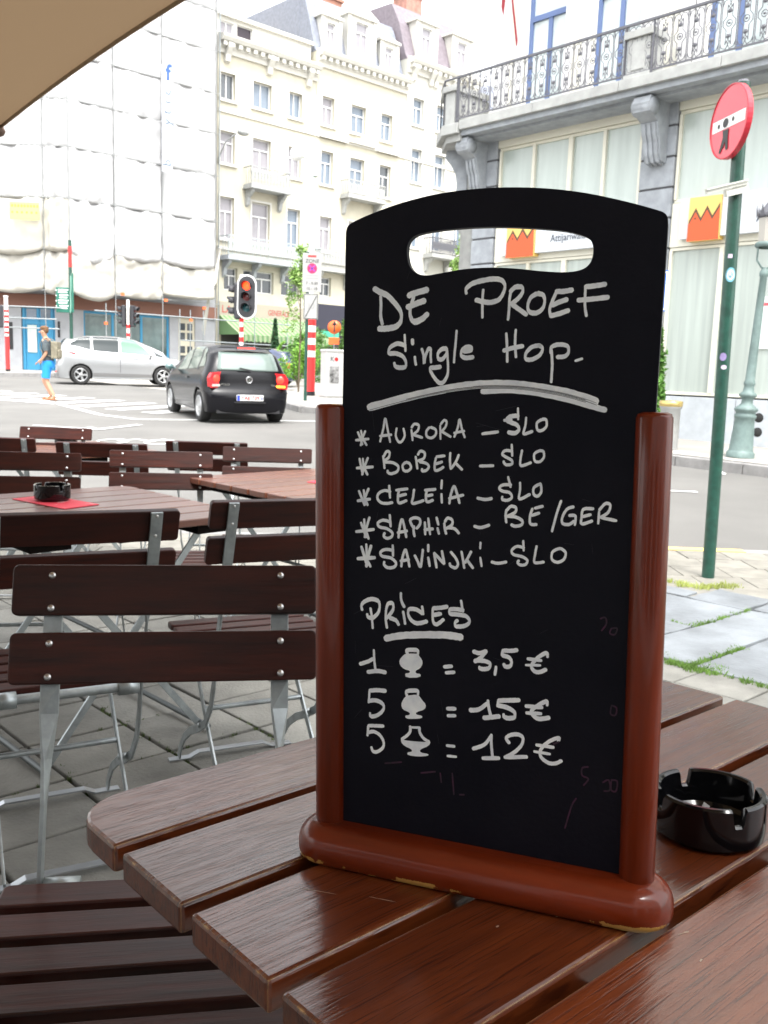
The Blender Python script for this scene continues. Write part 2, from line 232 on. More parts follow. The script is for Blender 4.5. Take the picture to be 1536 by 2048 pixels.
LETTERS={'DE':[[23,47,442,4224,445,4151,443,4078,458,4010],[23,47,387,4283,435,4254,495,4227,548,4177,595,4121,612,4072,603,4024,563,3989,497,3980,426,3980],[23,46,821,4255,763,4243,705,4230,666,4214],[23,47,712,4218,699,4171,684,4124,684,4070,707,4021],[23,46,800,4176,751,4163,706,4147,657,4131],[23,47,707,4033,727,4023,779,4043,823,4080]],'Single':[[18,35,640,3932,643,3884,649,3805],[18,35,647,3848,584,3864,525,3838,513,3795,572,3791,625,3769,652,3726,645,3690,599,3684,566,3697,557,3724],[27,27,702,3895,706,3855],[18,35,723,3767,727,3731,734,3701],[18,35,778,3824,792,3778,799,3715,808,3766,830,3817,849,3813,850,3765,854,3717],[18,35,974,3820,936,3815,907,3782,914,3746,943,3743,974,3781,976,3823],[18,35,977,3823,984,3751,989,3679,983,3620,952,3572,920,3569,881,3608,851,3657,854,3678,886,3681,931,3686],[18,34,1051,3951,1046,3869,1038,3786,1034,3714],[18,34,1107,3796,1163,3804,1162,3825,1125,3826,1094,3803,1091,3767,1126,3749,1182,3754]],'PROEF':[[19,37,1121,4210,1120,4248,1167,4283,1245,4301,1330,4308,1385,4294,1409,4257,1398,4206,1364,4159,1303,4143,1232,4154,1193,4166],[19,37,1248,4238,1244,4168,1244,4094,1246,4034],[19,37,1455,4225,1445,4160,1443,4087,1437,4013],[19,37,1448,4211,1485,4242,1531,4240,1539,4207,1510,4165,1457,4123],[19,37,1465,4122,1519,4084,1573,4045],[19,36,1645,4192,1600,4165,1579,4111,1592,4067,1641,4056,1685,4085,1700,4135,1686,4179,1645,4192],[19,36,1895,4206,1837,4198,1778,4200],[19,36,1785,4204,1757,4140,1737,4076,1746,4032],[19,36,1860,4143,1809,4127,1751,4104],[19,36,1742,4032,1804,4045,1873,4067],[18,35,2122,4235,2052,4227,1981,4223],[18,35,1984,4223,1983,4152,1985,4088,1996,4020],[18,35,2143,4146,2055,4139,1933,4133]],'Hop':[[19,33,1426,3921,1434,3821,1438,3713],[19,32,1496,3945,1493,3849,1502,3745],[19,33,1407,3795,1472,3813,1552,3826],[19,32,1677,3829,1617,3817,1574,3774,1577,3733,1626,3732,1678,3764,1692,3808,1662,3829],[19,32,1756,3800,1766,3697,1764,3624,1762,3565],[19,32,1753,3770,1759,3814,1810,3831,1869,3819,1878,3775,1850,3747,1798,3744],[16,19,1927,3715,1978,3730]],'arc':[[20,61,346,3382,660,3460,977,3524,1183,3549,1384,3556,1596,3542,1837,3502,2009,3456,2087,3428],[16,42,1251,3504,1451,3511,1646,3492,1838,3456,1995,3414,2150,3371]],'AURORA':[[17,22,256,3194,277,3145,296,3093],[17,22,283,3205,292,3146,281,3086],[17,22,320,3202,299,3152,285,3113],[17,22,299,3139,332,3090],[17,22,238,3128,349,3140],[17,22,445,3119,470,3214,487,3298,505,3227,530,3117],[17,22,442,3164,540,3176],[17,22,582,3228,575,3170,596,3125,624,3125,648,3171,637,3226],[17,22,703,3217,714,3134],[17,22,703,3230,726,3259,761,3250,754,3211,714,3178],[17,22,717,3179,792,3157],[17,22,849,3237,824,3206,828,3168,864,3157,897,3181,897,3219,856,3237],[16,22,933,3252,937,3147],[16,21,936,3258,963,3290,983,3277,973,3239,937,3198],[16,22,944,3207,1018,3167],[16,21,1044,3165,1070,3234,1084,3297,1103,3228,1127,3163],[16,21,1041,3196,1123,3213]],'BOBEK':[[19,24,271,2987,300,2862],[18,24,300,2988,304,2928],[18,24,343,2995,314,2922,293,2858],[19,24,311,2915,340,2860],[19,24,246,2910,386,2924],[18,24,471,3012,478,2966,484,2914],[18,24,475,3005,499,3045,524,3039,517,3000,478,2973],[18,24,478,2963,549,2961,595,2937,591,2898,543,2876,511,2885,511,2902],[18,23,660,2968,634,2944,642,2906,675,2901,702,2927,688,2959,660,2968],[18,23,739,3015,747,2967,754,2919],[18,23,756,3025,777,3055,811,3042,805,3001,757,2980],[18,23,771,2974,826,2963,846,2938,826,2911,793,2905,792,2923],[18,23,973,3024,906,3016],[18,23,903,3010,893,2958,897,2913,934,2921,964,2941],[18,23,893,2958,954,2979],[18,23,1016,3050,1014,2987,1022,2924],[18,23,1083,3036,1061,2982,1025,2930],[18,23,1054,2975,1111,2923]],'SLO':[[17,24,1259,3193,1381,3210],[16,24,1525,3385,1529,3299],[20,33,1530,3328,1473,3323,1444,3298,1474,3280,1520,3261,1535,3228,1506,3202,1456,3208],[17,24,1423,3294,1481,3299],[16,24,1587,3318,1582,3255,1572,3198,1636,3218],[16,24,1702,3303,1667,3278,1672,3229,1704,3225,1736,3256,1731,3301,1702,3303]],'SLO2':[[17,23,1246,2955,1351,2961],[17,23,1485,3121,1491,3034],[17,23,1486,3072,1439,3074,1416,3047,1448,3025,1488,3003,1488,2977,1449,2970,1429,2987,1429,2998],[17,23,1563,3081,1553,3020,1558,2967,1631,2992],[16,22,1689,3079,1653,3053,1659,3004,1695,3000,1723,3032,1718,3073,1689,3079]],'SLO3':[[17,25,1231,2717,1289,2708,1344,2718],[17,24,1463,2884,1484,2805],[17,24,1488,2824,1429,2822,1398,2798,1422,2776,1477,2766,1494,2732,1463,2710,1424,2714,1423,2737],[17,24,1553,2846,1555,2792,1552,2723,1629,2761],[17,24,1696,2838,1656,2808,1657,2762,1686,2750,1711,2783,1706,2832,1696,2839]],'BEGER':[[18,25,1457,2642,1450,2596,1457,2542],[18,25,1453,2627,1487,2665,1527,2657,1520,2622,1458,2588],[18,25,1466,2592,1528,2588,1576,2563,1569,2532,1522,2521,1494,2532],[17,24,1726,2678,1666,2660],[18,24,1650,2659,1633,2597,1638,2544,1684,2542],[18,24,1644,2605,1701,2627],[17,24,1857,2725,1826,2622,1796,2495],[17,24,1948,2684,1900,2663,1868,2601,1873,2560,1918,2555,1955,2583],[17,24,1916,2619,1961,2617,1959,2550],[17,24,2088,2676,2018,2669,2006,2608,2011,2564,2083,2590],[17,24,2013,2616,2071,2634],[17,24,2128,2659,2124,2570],[17,24,2128,2667,2170,2717,2203,2707,2190,2655,2137,2615],[17,24,2144,2615,2250,2599],[18,25,1211,2505,1261,2496,1329,2519]],'SLO5':[[17,24,1350,2243,1402,2236,1465,2251],[17,23,1587,2418,1593,2341],[17,23,1596,2364,1541,2372,1503,2339,1519,2309,1582,2298,1621,2273,1607,2241,1568,2236,1549,2253,1559,2269],[17,23,1688,2386,1678,2323,1676,2262,1745,2270],[17,23,1848,2375,1805,2347,1803,2293,1844,2275,1888,2299,1900,2346,1871,2374,1848,2375],[17,24,1263,2386,1261,2335],[17,24,1263,2272,1275,2202]],'CELEIA':[[20,25,267,2733,318,2620],[20,25,309,2742,318,2666],[20,24,351,2755,318,2674,318,2620],[20,25,318,2674,343,2621],[20,25,255,2652,364,2672],[20,24,523,2785,532,2687],[20,24,536,2736,483,2743,435,2717,427,2678,459,2647,508,2644,553,2653],[20,24,580,2749,677,2764],[20,24,605,2746,597,2701,606,2652,670,2674],[20,24,597,2704,665,2722],[19,24,729,2762,722,2706,718,2653,809,2680],[19,24,816,2758,903,2769],[19,24,832,2755,825,2710,837,2670,884,2687],[19,24,829,2714,880,2727],[19,24,952,2841,949,2775],[19,24,950,2738,955,2667],[19,24,1013,2663,1024,2733,1049,2797,1073,2743,1094,2670],[19,24,1009,2703,1123,2734]],'SAPHIR':[[20,26,285,2483,332,2366],[20,25,314,2512,319,2435],[20,25,360,2529,336,2451,319,2365],[20,26,332,2412,353,2355],[20,26,243,2407,398,2435],[20,25,529,2557,538,2462],[20,25,538,2500,476,2511,431,2487,444,2457,509,2445,551,2417,547,2386,510,2370,481,2386,489,2413],[20,25,604,2378,611,2451,631,2524,652,2468,669,2386],[20,25,595,2419,676,2439],[20,25,732,2480,728,2442,737,2397],[20,25,736,2458,712,2487,700,2524,735,2543,775,2535,780,2498,752,2459],[20,25,819,2515,824,2417],[19,25,847,2547,864,2420],[20,25,816,2455,887,2466],[19,25,913,2557,930,2498],[19,25,922,2476,935,2428],[19,25,976,2516,981,2471,993,2431],[19,25,980,2524,1003,2554,1038,2541,1035,2504,989,2472],[19,25,1004,2480,1058,2476,1094,2441]],'SAVINSKI':[[25,26,290,2293,341,2141],[20,26,332,2315,337,2203],[25,26,374,2306,345,2211,333,2132],[20,26,341,2187,371,2135],[23,31,257,2193,408,2211],[20,26,556,2321,560,2233],[20,26,564,2280,494,2281,455,2257,470,2227,544,2217,585,2181,569,2149,520,2139,487,2159,487,2186],[20,26,630,2154,638,2223,662,2290,682,2234,698,2158],[20,26,622,2199,695,2216],[20,26,739,2253,763,2209,788,2165,799,2234,806,2303],[20,26,849,2343,850,2287],[20,26,850,2245,863,2174],[20,26,919,2167,897,2282],[20,26,897,2282,981,2201],[20,26,981,2201,960,2302],[19,25,1030,2299,1070,2253,1090,2209,1071,2178,1032,2190,1024,2212],[19,25,1115,2308,1128,2249,1140,2179],[19,25,1192,2313,1170,2267,1144,2220],[19,25,1155,2251,1209,2184]],'PRICES':[[19,36,301,1780,294,1820,327,1857,385,1878,436,1867,450,1827,436,1771,393,1730,353,1730,342,1756],[19,35,371,1806,378,1766,386,1705,392,1641],[19,35,505,1805,502,1730,514,1656],[19,35,505,1805,522,1852,558,1858,565,1817,537,1767,502,1730],[19,35,537,1740,588,1725,613,1690],[19,35,628,1950,632,1890,658,1836],[19,35,647,1804,659,1745,666,1702],[19,35,805,1859,816,1793],[19,35,812,1799,756,1828,700,1824,692,1782,722,1737,771,1720,848,1743],[18,34,1011,1874,950,1858,895,1850],[19,34,895,1853,892,1800,900,1741,931,1729,982,1772],[19,34,960,1813,895,1797],[18,34,1118,1932,1136,1842],[18,34,1139,1856,1085,1859,1033,1851,1035,1820,1093,1819,1160,1812,1188,1775,1155,1739,1088,1726,1074,1751,1094,1776]],'underline':[[41,57,499,1570,631,1607,821,1634,994,1649,1129,1645]],'line1':[[19,34,402,1470,406,1391,417,1303],[19,34,399,1397,351,1368,281,1339],[19,35,348,1281,439,1300,505,1296],[19,34,690,1467,684,1497,767,1505,774,1473],[27,31,990,1398,1055,1411],[25,29,1005,1353,1076,1366]],'line2':[[18,35,506,1145,440,1143,367,1131],[18,35,367,1131,364,1078,360,1029],[18,35,364,1047,419,1058,470,1044,492,1012,471,967,420,929,379,923,372,950],[18,34,690,1124,684,1164,771,1180,777,1142],[28,32,1019,1070,1088,1078],[23,27,1024,1014,1089,1023]],'line3':[[20,29,490,855,420,848,357,839],[20,30,357,839,354,790,350,754],[20,30,358,783,406,797,457,776,491,725,484,675,436,634,399,634,384,667],[23,25,717,887,716,842,689,804,646,769],[18,19,717,878,799,887],[23,25,795,888,799,847,831,804,877,783],[22,24,1020,774,1086,777],[18,22,1027,691,1101,696]],'p35':[[20,34,1222,1546,1274,1538,1326,1561],[20,34,1326,1561,1289,1512,1234,1465],[20,34,1234,1475,1310,1481,1355,1465,1345,1430,1304,1417,1277,1422,1273,1435],[22,22,1403,1450,1394,1381],[20,33,1562,1593,1512,1581,1458,1578],[20,34,1454,1585,1445,1537],[20,34,1449,1540,1499,1529,1520,1498,1508,1463,1474,1457,1460,1477],[20,33,1790,1562,1782,1593,1737,1569,1693,1524,1671,1481,1695,1447,1734,1445,1782,1471],[24,27,1640,1535,1745,1533],[17,20,1627,1486,1739,1496]],'p15':[[21,37,1344,1180,1352,1123,1370,1056],[21,37,1341,1156,1276,1099,1203,1082],[21,37,1312,1036,1374,1050,1438,1066],[20,36,1587,1212,1507,1200,1426,1188],[20,37,1426,1188,1420,1139],[20,37,1423,1150,1495,1142,1549,1115,1550,1075,1503,1061,1472,1071,1469,1091],[20,36,1796,1196,1792,1228,1747,1203,1682,1147,1690,1114,1737,1088,1815,1108],[30,31,1635,1173,1761,1178],[24,27,1640,1121,1755,1130]],'p12':[[21,32,1376,916,1378,830,1391,727],[21,32,1377,906,1323,828,1233,780],[21,32,1311,718,1442,739],[21,32,1518,868,1493,902,1526,933,1587,945,1621,921,1609,864,1557,802,1490,753],[21,32,1483,752,1655,782],[20,31,1885,936,1891,963,1839,940,1782,891,1753,839,1764,793,1818,761,1870,765,1915,793],[23,26,1722,885,1854,885],[20,23,1707,832,1829,830]],'_old':[[11,12,2161,1887,2195,1899,2205,1856,2173,1800],[10,12,2240,1824,2281,1828,2266,1783,2232,1788,2240,1824],[11,13,2111,777,2068,761,2069,706,2114,686,2080,630],[11,13,2218,676,2260,701,2271,630,2229,613],[11,13,2277,704,2320,702,2314,628,2280,631,2278,695],[11,13,2031,524,1997,453,1954,277],[11,12,2259,1260,2296,1247,2291,1193,2257,1197,2259,1251],[12,14,971,544,982,468],[12,14,811,518,931,548],[12,14,1070,560,1086,387],[12,14,503,548,647,581],[11,13,1851,911,1894,936],[12,14,1131,395,1170,402]]}
FILLED={'glass1':[672,1468,778,1479,785,1461,810,1433,815,1400,793,1361,756,1341,758,1319,801,1319,796,1290,677,1273,666,1308,705,1315,712,1334,662,1340,625,1368,618,1408,647,1446],'glass2':[682,1130,781,1152,814,1109,847,1080,839,1038,765,1007,764,987,817,985,815,963,741,948,681,942,670,967,712,976,712,997,651,1012,637,1052,654,1095],'glass3':[638,772,668,764,768,768,860,777,889,788,876,749,797,706,806,683,873,683,868,665,784,647,698,645,693,669,737,680,728,700,669,717,642,741]}
# ================================================================ SETTING
def grid_sheet(name, x0, x1, nx, y0, y1, ny, dz, m, fn=None):
    b = MB(); vs = []; fs = []
    for j in range(ny+1):
        for i in range(nx+1):
            x, y = lerp(x0, x1, i/nx), lerp(y0, y1, j/ny); vs.append((x, y, G(x, y)+dz))
    for j in range(ny):
        for i in range(nx): a = j*(nx+1)+i; fs.append((a, a+1, a+nx+2, a+nx+1))
    b.add(vs, fs); return b.build(name, m)
asph = mat('worn_asphalt', (.14,.136,.128), .9, var=.17, scale=.45, bump=.5, bscale=160, detail=12)
bed = mat('mossy_bedding', (.075,.08,.045), 1., var=.5, scale=9, bump=.5)
pavem = mat('pavement_concrete', (.30,.285,.26), .95, var=.12, scale=1.2, bump=.3, bscale=30)
tilem = mat('terrace_tile_concrete', (.145,.142,.128), .9, var=.32, scale=4, bump=.4, bscale=90, obvar=.1)
bluest = mat('bluestone_slab', (.155,.168,.18), .8, var=.28, scale=3.5, bump=.5, bscale=50, obvar=.07)
kerbm = mat('kerb_bluestone', (.22,.215,.21), .85, var=.2, scale=6)
mark = mat('road_marking_white', (.62,.62,.61), .8, var=.12, scale=9)
yelm = mat('kerb_line_yellow', (.75,.55,.16), .8, var=.1, scale=9)
# sheets: ground to the horizon, then terrace bed, road
g0 = grid_sheet('ground', -280, 280, 8, -60, 290, 70, -.06, pavem); struct(g0)
def poly_sheet(name, pts, dz, m, cut=1.5):
    bm = bmesh.new(); vs = [bm.verts.new((x, y, 0)) for x, y in pts]; bm.faces.new(vs)
    ys = [p[1] for p in pts]
    for c in [1, 2, 3, 5, 7, 14, 20, 26, 32, 38, 44, 50]:
        if min(ys) < c < max(ys): bmesh.ops.bisect_plane(bm, geom=bm.verts[:]+bm.edges[:]+bm.faces[:], plane_co=(0, c, 0), plane_no=(0, 1, 0))
    for v in bm.verts: v.co.z = G(v.co.x, v.co.y)+dz
    bmesh.ops.recalc_face_normals(bm, faces=bm.faces)
    for f in bm.faces:
        if f.normal.z < 0: f.normal_flip()
    me = bpy.data.meshes.new(name); bm.to_mesh(me); bm.free(); me.materials.append(m)
    o = bpy.data.objects.new(name, me); COL.objects.link(o); return o
DL = Vector((.7317, .6816, 0)); DL.normalize(); PL = Vector((-15.45, 40.0, 0))      # left facade line
NL = Vector((-DL.y, DL.x, 0))
DR = Vector((-.6691, .7431, 0)); DR.normalize(); PR = Vector((5.69, 15.64, 0))          # right facade line
NR = Vector((DR.y, -DR.x, 0))
def onL(s, off): p = PL+DL*s+NL*off; return (p.x, p.y)
def onR(t, off): p = PR+DR*t+NR*off; return (p.x, p.y)
# road: one polygon between the terrace kerb, the right pavement and the far left pavement
rp = [(-70,7.0),(30,7.0)]
rp += [onR(-12,-2.75), onR(5.2,-2.75), onR(6.6,-2.3), onR(7.4,-1.2), onR(9,-.1), onR(60,-.1), onL(70,-2.6), onL(-50,-2.6)]
road = struct(poly_sheet('road', rp, -.02, asph))
bedo = struct(poly_sheet('terrace_bedding', [(-30,-8),(30,-8),(30,6.86),(-30,6.86)], -.035, bed))
# pavements as raised slabs with kerbs
def pave(name, pts, m, h=.12):
    top = poly_sheet(name, pts, h, m); struct(top)
    b = MB(); n = len(pts)
    for i in range(n):
        (x0,y0),(x1,y1) = pts[i], pts[(i+1)%n]; k = max(1, int(math.hypot(x1-x0,y1-y0)/2))
        for j in range(k):
            a = (lerp(x0,x1,j/k), lerp(y0,y1,j/k)); c = (lerp(x0,x1,(j+1)/k), lerp(y0,y1,(j+1)/k))
            b.quad((a[0],a[1],G(*a)-.05),(c[0],c[1],G(*c)-.05),(c[0],c[1],G(*c)+h),(a[0],a[1],G(*a)+h))
    return b, top
def kerbline(name, pts, h, parent, w=.16, L=1.0):
    for (a, c) in zip(pts, pts[1:]):
        a = Vector((*a,0)); c = Vector((*c,0)); d = c-a; n = max(1, int(round(d.length/L))); d1 = d/n; ang = math.atan2(d.y, d.x)
        for i in range(n):
            p = a+d1*i; q = p+d1; s = (G(q.x,q.y)-G(p.x,p.y))/d1.length
            b = MB(); b.box(.004, d1.length-.004, 0, w, -.12, h); o = b.build('kerb_stone', kerbm, parent, bevel=.012)
            o.location = (p.x, p.y, G(p.x,p.y)); o.rotation_euler = (0, -math.atan(s), ang)
pR = [onR(-14,-2.6), onR(5.1,-2.6), onR(6.5,-2.15), onR(7.25,-1.1), onR(9,0.0), onR(9,6), onR(-14,6)]
b, pavR = pave('pavement', pR, pavem); s_ = b.build('pavement_edge', kerbm, pavR)
kerbline('kerb', [onR(-3,-2.75), onR(5.15,-2.75)], .125, pavR); kerbline('kerb', [onR(5.15,-2.75), onR(6.6,-2.28), onR(7.4,-1.15)], .125, pavR)
pLf = [onL(-50,-2.5), onL(70,-2.5), onL(70,8), onL(-50,8)]
b, pavL = pave('far_pavement', pLf, pavem); b.build('far_pavement_edge', kerbm, pavL)
kerbline('kerb', [onL(-3,-2.66), onL(22,-2.66)], .125, pavL, L=1.6)
# traffic island / corner with signs and cabinet
isl = [(-1.9,21.5),(2.6,19.0),(3.6,20.2),(3.4,26),(1.6,36),(-.8,44.5),(-2.8,43.0),(-3.0,36),(-3.1,30),(-2.9,24)]
b, pavI = pave('corner_pavement', isl, pavem); b.build('corner_pavement_edge', kerbm, pavI)
kerbline('kerb', [(-2.99,27),(-2.9,24),(-1.96,21.5),(2.6,18.95)][::-1], .125, pavI)
# terrace kerb with the yellow line
tk = poly_sheet('terrace_kerb', [(-30,6.86),(30,6.86),(30,7.0),(-30,7.0)], .0, kerbm); struct(tk)
yl = MB(); yl.box(-.3, 2.82, 6.865, 6.975, -.134, -.129); struct(yl.build('yellow_kerb_line', yelm))
# paving tiles: rotated 30 cm grid under the chairs
UU = Vector((.731,.682)); VV = Vector((-.682,.731))
def uv2xy(u, v): return (UU.x*u+VV.x*v, UU.y*u+VV.y*v)
far_edge = lambda x: 5.36+.19*(x-1.6)*(1 if x > -1 else 0)
terr = empty('terrace_paving'); struct(terr)
TILES = []
ang = math.atan2(UU.y, UU.x)
iu = 0
for i in range(-24, 40):
    for j in range(-24, 40):
        u0 = 1.04+.335*i; v0 = 2.435-.31*j; u1 = u0+.335; v1 = v0+.31
        cx, cy = uv2xy((u0+u1)/2, (v0+v1)/2)
        if cy > far_edge(cx)-.03 or cy < -2.6 or abs(cx) > 9: continue
        if u0 > 3.45 and cx > .3: continue
        TILES.append(((u0+u1)/2, (v0+v1)/2, .335, .31, 'c', cx, cy))
# big bluestones with grass joints on the right
for (u0,u1,v0,v1) in [(3.65,4.35,2.24,3.1),(3.65,5.0,1.88,2.24),(4.35,4.95,2.24,3.0),(4.95,5.35,2.24,2.62),(3.65,4.45,1.15,1.88),(4.45,5.35,1.2,1.88),(3.65,4.6,.5,1.15),(5.0,5.9,1.88,2.24),(4.6,5.6,.5,1.15),(3.65,4.5,-.4,.5),(5.35,6.2,1.0,1.88),(4.5,5.5,-.4,.5),(3.65,4.35,3.1,3.7),(4.35,5.0,3.0,3.5),(4.95,5.15,2.62,3.0)]:
    cx, cy = uv2xy((u0+u1)/2, (v0+v1)/2); TILES.append(((u0+u1)/2, (v0+v1)/2, u1-u0, v1-v0, 'b', cx, cy))
vis = []
for T in TILES:
    cx, cy = T[5], T[6]
    fr = cy > 1.2 and abs(cx+.05*cy)/cy < .50
    T_ = (math.hypot(cx, cy)+(0 if fr else 100)+(-50 if T[4] == 'b' else 0), T); vis.append(T_)
vis.sort(key=lambda t: t[0])
NT = 190
rest = MB(); tmesh = {}
for k, (dd, (u, v, su, sv, kind, cx, cy)) in enumerate(vis):
    ga = .006 if kind == 'c' else .012
    jz = random.uniform(-.003,.003); x, y = uv2xy(u, v)
    tx = random.uniform(-.006,.006); sl = (G(x,y+.1)-G(x,y-.1))/.2
    if k < NT:
        key = (round(su,3), round(sv,3))
        if key not in tmesh or kind == 'b':
            b = MB()
            if kind == 'b':
                rg = random.Random(k); pts = []
                for (ax,ay,bx,by) in ((-1,-1,1,-1),(1,-1,1,1),(1,1,-1,1),(-1,1,-1,-1)):
                    for t in (0,.2,.4,.6,.8):
                        jx = rg.uniform(-.012,.012); pts.append((lerp(ax,bx,t)*(su/2-ga)+jx, lerp(ay,by,t)*(sv/2-ga)+rg.uniform(-.012,.012)))
                b.prism(pts, -.04, 0)
            else: b.box(-su/2+ga, su/2-ga, -sv/2+ga, sv/2-ga, -.03, 0)
            tmesh[key] = b.mesh('paving_slab' if kind == 'b' else 'paving_tile', bluest if kind == 'b' else tilem)
        o = inst('paving_slab' if kind == 'b' else 'paving_tile', tmesh[key], terr, (x, y, G(x,y)+jz+(.012 if kind == 'b' else 0)), (0,0,0), bevel=.004)
        o.rotation_euler = (Matrix.Rotation(math.atan(sl)+tx,3,'X') @ Matrix.Rotation(ang+random.uniform(-.004,.004),3,'Z')).to_euler()
    else:
        rest.M = Matrix.Translation((x,y,G(x,y)+jz)) @ Matrix.Rotation(math.atan(sl),4,'X') @ Matrix.Rotation(ang,4,'Z')
        rest.box(-su/2+ga, su/2-ga, -sv/2+ga, sv/2-ga, -.03, 0)
stuff(rest.build('outlying_tiles', tilem, terr))
# straight strip of pavers along the kerb
strip = empty('kerbside_paving'); struct(strip)
rowm = {}; rest = MB()
cnt = 0
for r in range(5):
    y0 = 5.35+.302*r
    for i in range(-60, 60):
        x0 = .02+.335*i
        cy = y0+.151
        x0 += (y0-6)*-.17
        cx = x0+.167
        if cy < far_edge(cx)+(-.25 if cx > 1.3 else .05): continue
        v = (-.2 < cx < 3.6) or (-2.7 < cx < -.2)
        if v:
            if 'm' not in rowm: bb = MB(); bb.box(-.164,.164,-.148,.148,-.03,0); rowm['m'] = bb.mesh('paving_tile', mat('kerbside_tile', (.195,.185,.16), .9, var=.2, scale=7, bump=.3, bscale=90, obvar=.07))
            o = inst('paving_tile', rowm['m'], strip, (cx, cy, G(cx,cy)+random.uniform(-.002,.002)), (0,0,0), bevel=.003)
        else: rest.box(x0+.003, x0+.332, y0+.003, y0+.299, G(cx,cy)-.03, G(cx,cy))
stuff(rest.build('outlying_tiles', rowm['m'].materials[0], strip))
# grass tufts growing in the joints
def blades(name, spots, m, h0=.015, h1=.045, n=60, rad=.03, wd=.004):
    b = MB(); rg = random.Random(3)
    for (x, y, k) in spots:
        for i in range(int(n*k)):
            a = rg.uniform(0, 2*PI); r = rad*k*math.sqrt(rg.random())*1.4; px, py = x+math.cos(a)*r, y+math.sin(a)*r; z = G(px,py)-.02; h = rg.uniform(h0,h1)+.02
            q = rg.uniform(0, PI); dx, dy = math.cos(q)*wd, math.sin(q)*wd; lx, ly = rg.uniform(-.5,.5)*h, rg.uniform(-.5,.5)*h
            b.add([(px-dx,py-dy,z),(px+dx,py+dy,z),(px+dx*.6+lx*.5,py+dy*.6+ly*.5,z+h*.7),(px+lx,py+ly,z+h)], [(0,1,2),(0,2,3)])
    return b.build(name, m)
gs = []
rg = random.Random(5)
def joint(ua, va, ub, vb, n, p=.75, k0=.4, k1=1.1):
    for i in range(n):
        if rg.random() > p: continue
        t = (i+rg.random())/n; x, y = uv2xy(lerp(ua,ub,t)+rg.uniform(-.012,.012), lerp(va,vb,t)+rg.uniform(-.012,.012)); gs.append((x, y, rg.uniform(k0,k1)))
joint(3.64,1.2,3.64,2.3,60,.6,.3,1.0); joint(3.65,1.88,4.15,1.88,34,.7,.25,.7); joint(4.35,2.24,4.75,2.24,20,.7,.25,.7); joint(4.80,2.24,5.0,2.24,8,.8,.25,.6); joint(4.35,2.24,4.35,2.36,7,.7,.2,.5); joint(4.45,1.3,4.45,1.45,5,.6,.2,.4)
joint(3.64,.4,3.64,1.2,30,.8,.4,1.); 
for (x,y,k) in [(1.30,4.03,1.5),(1.36,3.9,1.7),(1.42,3.86,1.8),(1.5,3.84,1.6),(1.47,3.78,1.5),(1.38,3.82,1.3)]: gs.append((x,y,k))
stuff(blades('joint_grass', gs, mat('joint_grass_green', (.10,.19,.03), .7, var=.5, scale=9), h0=.006, h1=.026, n=60, rad=.022, wd=.0025))
gs2 = [(2.02+.03*i, 5.62+rg.uniform(-.05,.05), rg.uniform(.6,1.5)) for i in range(9)]+[(1.70+.035*i, 5.78-.015*i+rg.uniform(-.03,.03), rg.uniform(.3,1.1)) for i in range(9)]+[(1.90+.03*i,5.62+rg.uniform(-.02,.02),.5) for i in range(3)]
stuff(blades('pole_foot_grass', gs2, mat('dry_grass', (.26,.30,.07), .7, var=.4, scale=4), n=50, rad=.03, wd=.003, h0=.01, h1=.035))
gs = []
for (u,v) in [(1.04,2.12),(1.04,2.43),(1.37,2.43),(.7,2.74),(1.37,2.75),(1.7,2.43)]:
    joint(u, v-.15, u+.02, v+.2, 14, .6, .1, .35)
    joint(u-.15, v, u+.2, v, 10, .4, .1, .3)
stuff(blades('joint_moss', gs, mat('moss', (.06,.09,.02), .9, var=.4, scale=20), h0=.0, h1=.006, n=50, rad=.02))
# road markings
def stripe(pts, w, name='road_marking', m=mark, dz=-.012):
    b = MB()
    for (x0,y0),(x1,y1) in zip(pts, pts[1:]):
        d = Vector((x1-x0, y1-y0)); L = d.length; d /= L; nx, ny = -d.y*w/2, d.x*w/2; k = max(1, int(L/1.2))
        for i in range(k):
            ax, ay = lerp(x0,x1,i/k), lerp(y0,y1,i/k); bx, by = lerp(x0,x1,(i+1)/k), lerp(y0,y1,(i+1)/k)
            b.quad((ax-nx,ay-ny,G(ax-nx,ay-ny)+dz),(bx-nx,by-ny,G(bx-nx,by-ny)+dz),(bx+nx,by+ny,G(bx+nx,by+ny)+dz),(ax+nx,ay+ny,G(ax+nx,ay+ny)+dz))
    o = b.build(name, m); struct(o); return o
stripe([(-13.5,23.6),(-7.9,21.6)], .35); stripe([(-8.6,22.6),(-5.9,18.6),(-4.9,17.75)], .16); stripe([(-5.0,17.75),(-3.67,18.2),(-.9,19.1)], .17)
for i in range(9):
    x0, y0 = -12.8+.98*i, 25.8-.62*i
    stripe([(x0-.2,y0-1.3),(x0+.9,y0+.9)], .5, 'crossing_stripe')
stripe([(-5.2,15.7),(-4.95,15.35),(-4.55,16.6)], .15, 'arrow_marking', dz=-.008)
stripe([(-6.2,15.8),(-5.2,15.5)], .1, 'arrow_marking')
bk = MB()
def ring(cx, cy, r, w, n=20, asp=1.6):
    for i in range(n):
        a, c = 2*PI*i/n, 2*PI*(i+1)/n
        P = [(cx+math.cos(t)*q, cy+math.sin(t)*q*asp) for t, q in ((a,r-w),(c,r-w),(c,r),(a,r))]
        bk.quad(*[(x,y,G(x,y)-.012) for x,y in P])
ring(-4.15,13.6,.24,.06); ring(-3.45,13.75,.24,.06)
struct(bk.build('bicycle_marking', mark)); stripe([(-4.1,13.7),(-3.9,14.05),(-3.6,13.8),(-3.5,14.2)], .06, 'bicycle_marking')
stripe([(2.1,11.9),(2.9,11.75)], .1); stripe([(2.35,10.4),(3.6,10.3)], .09)
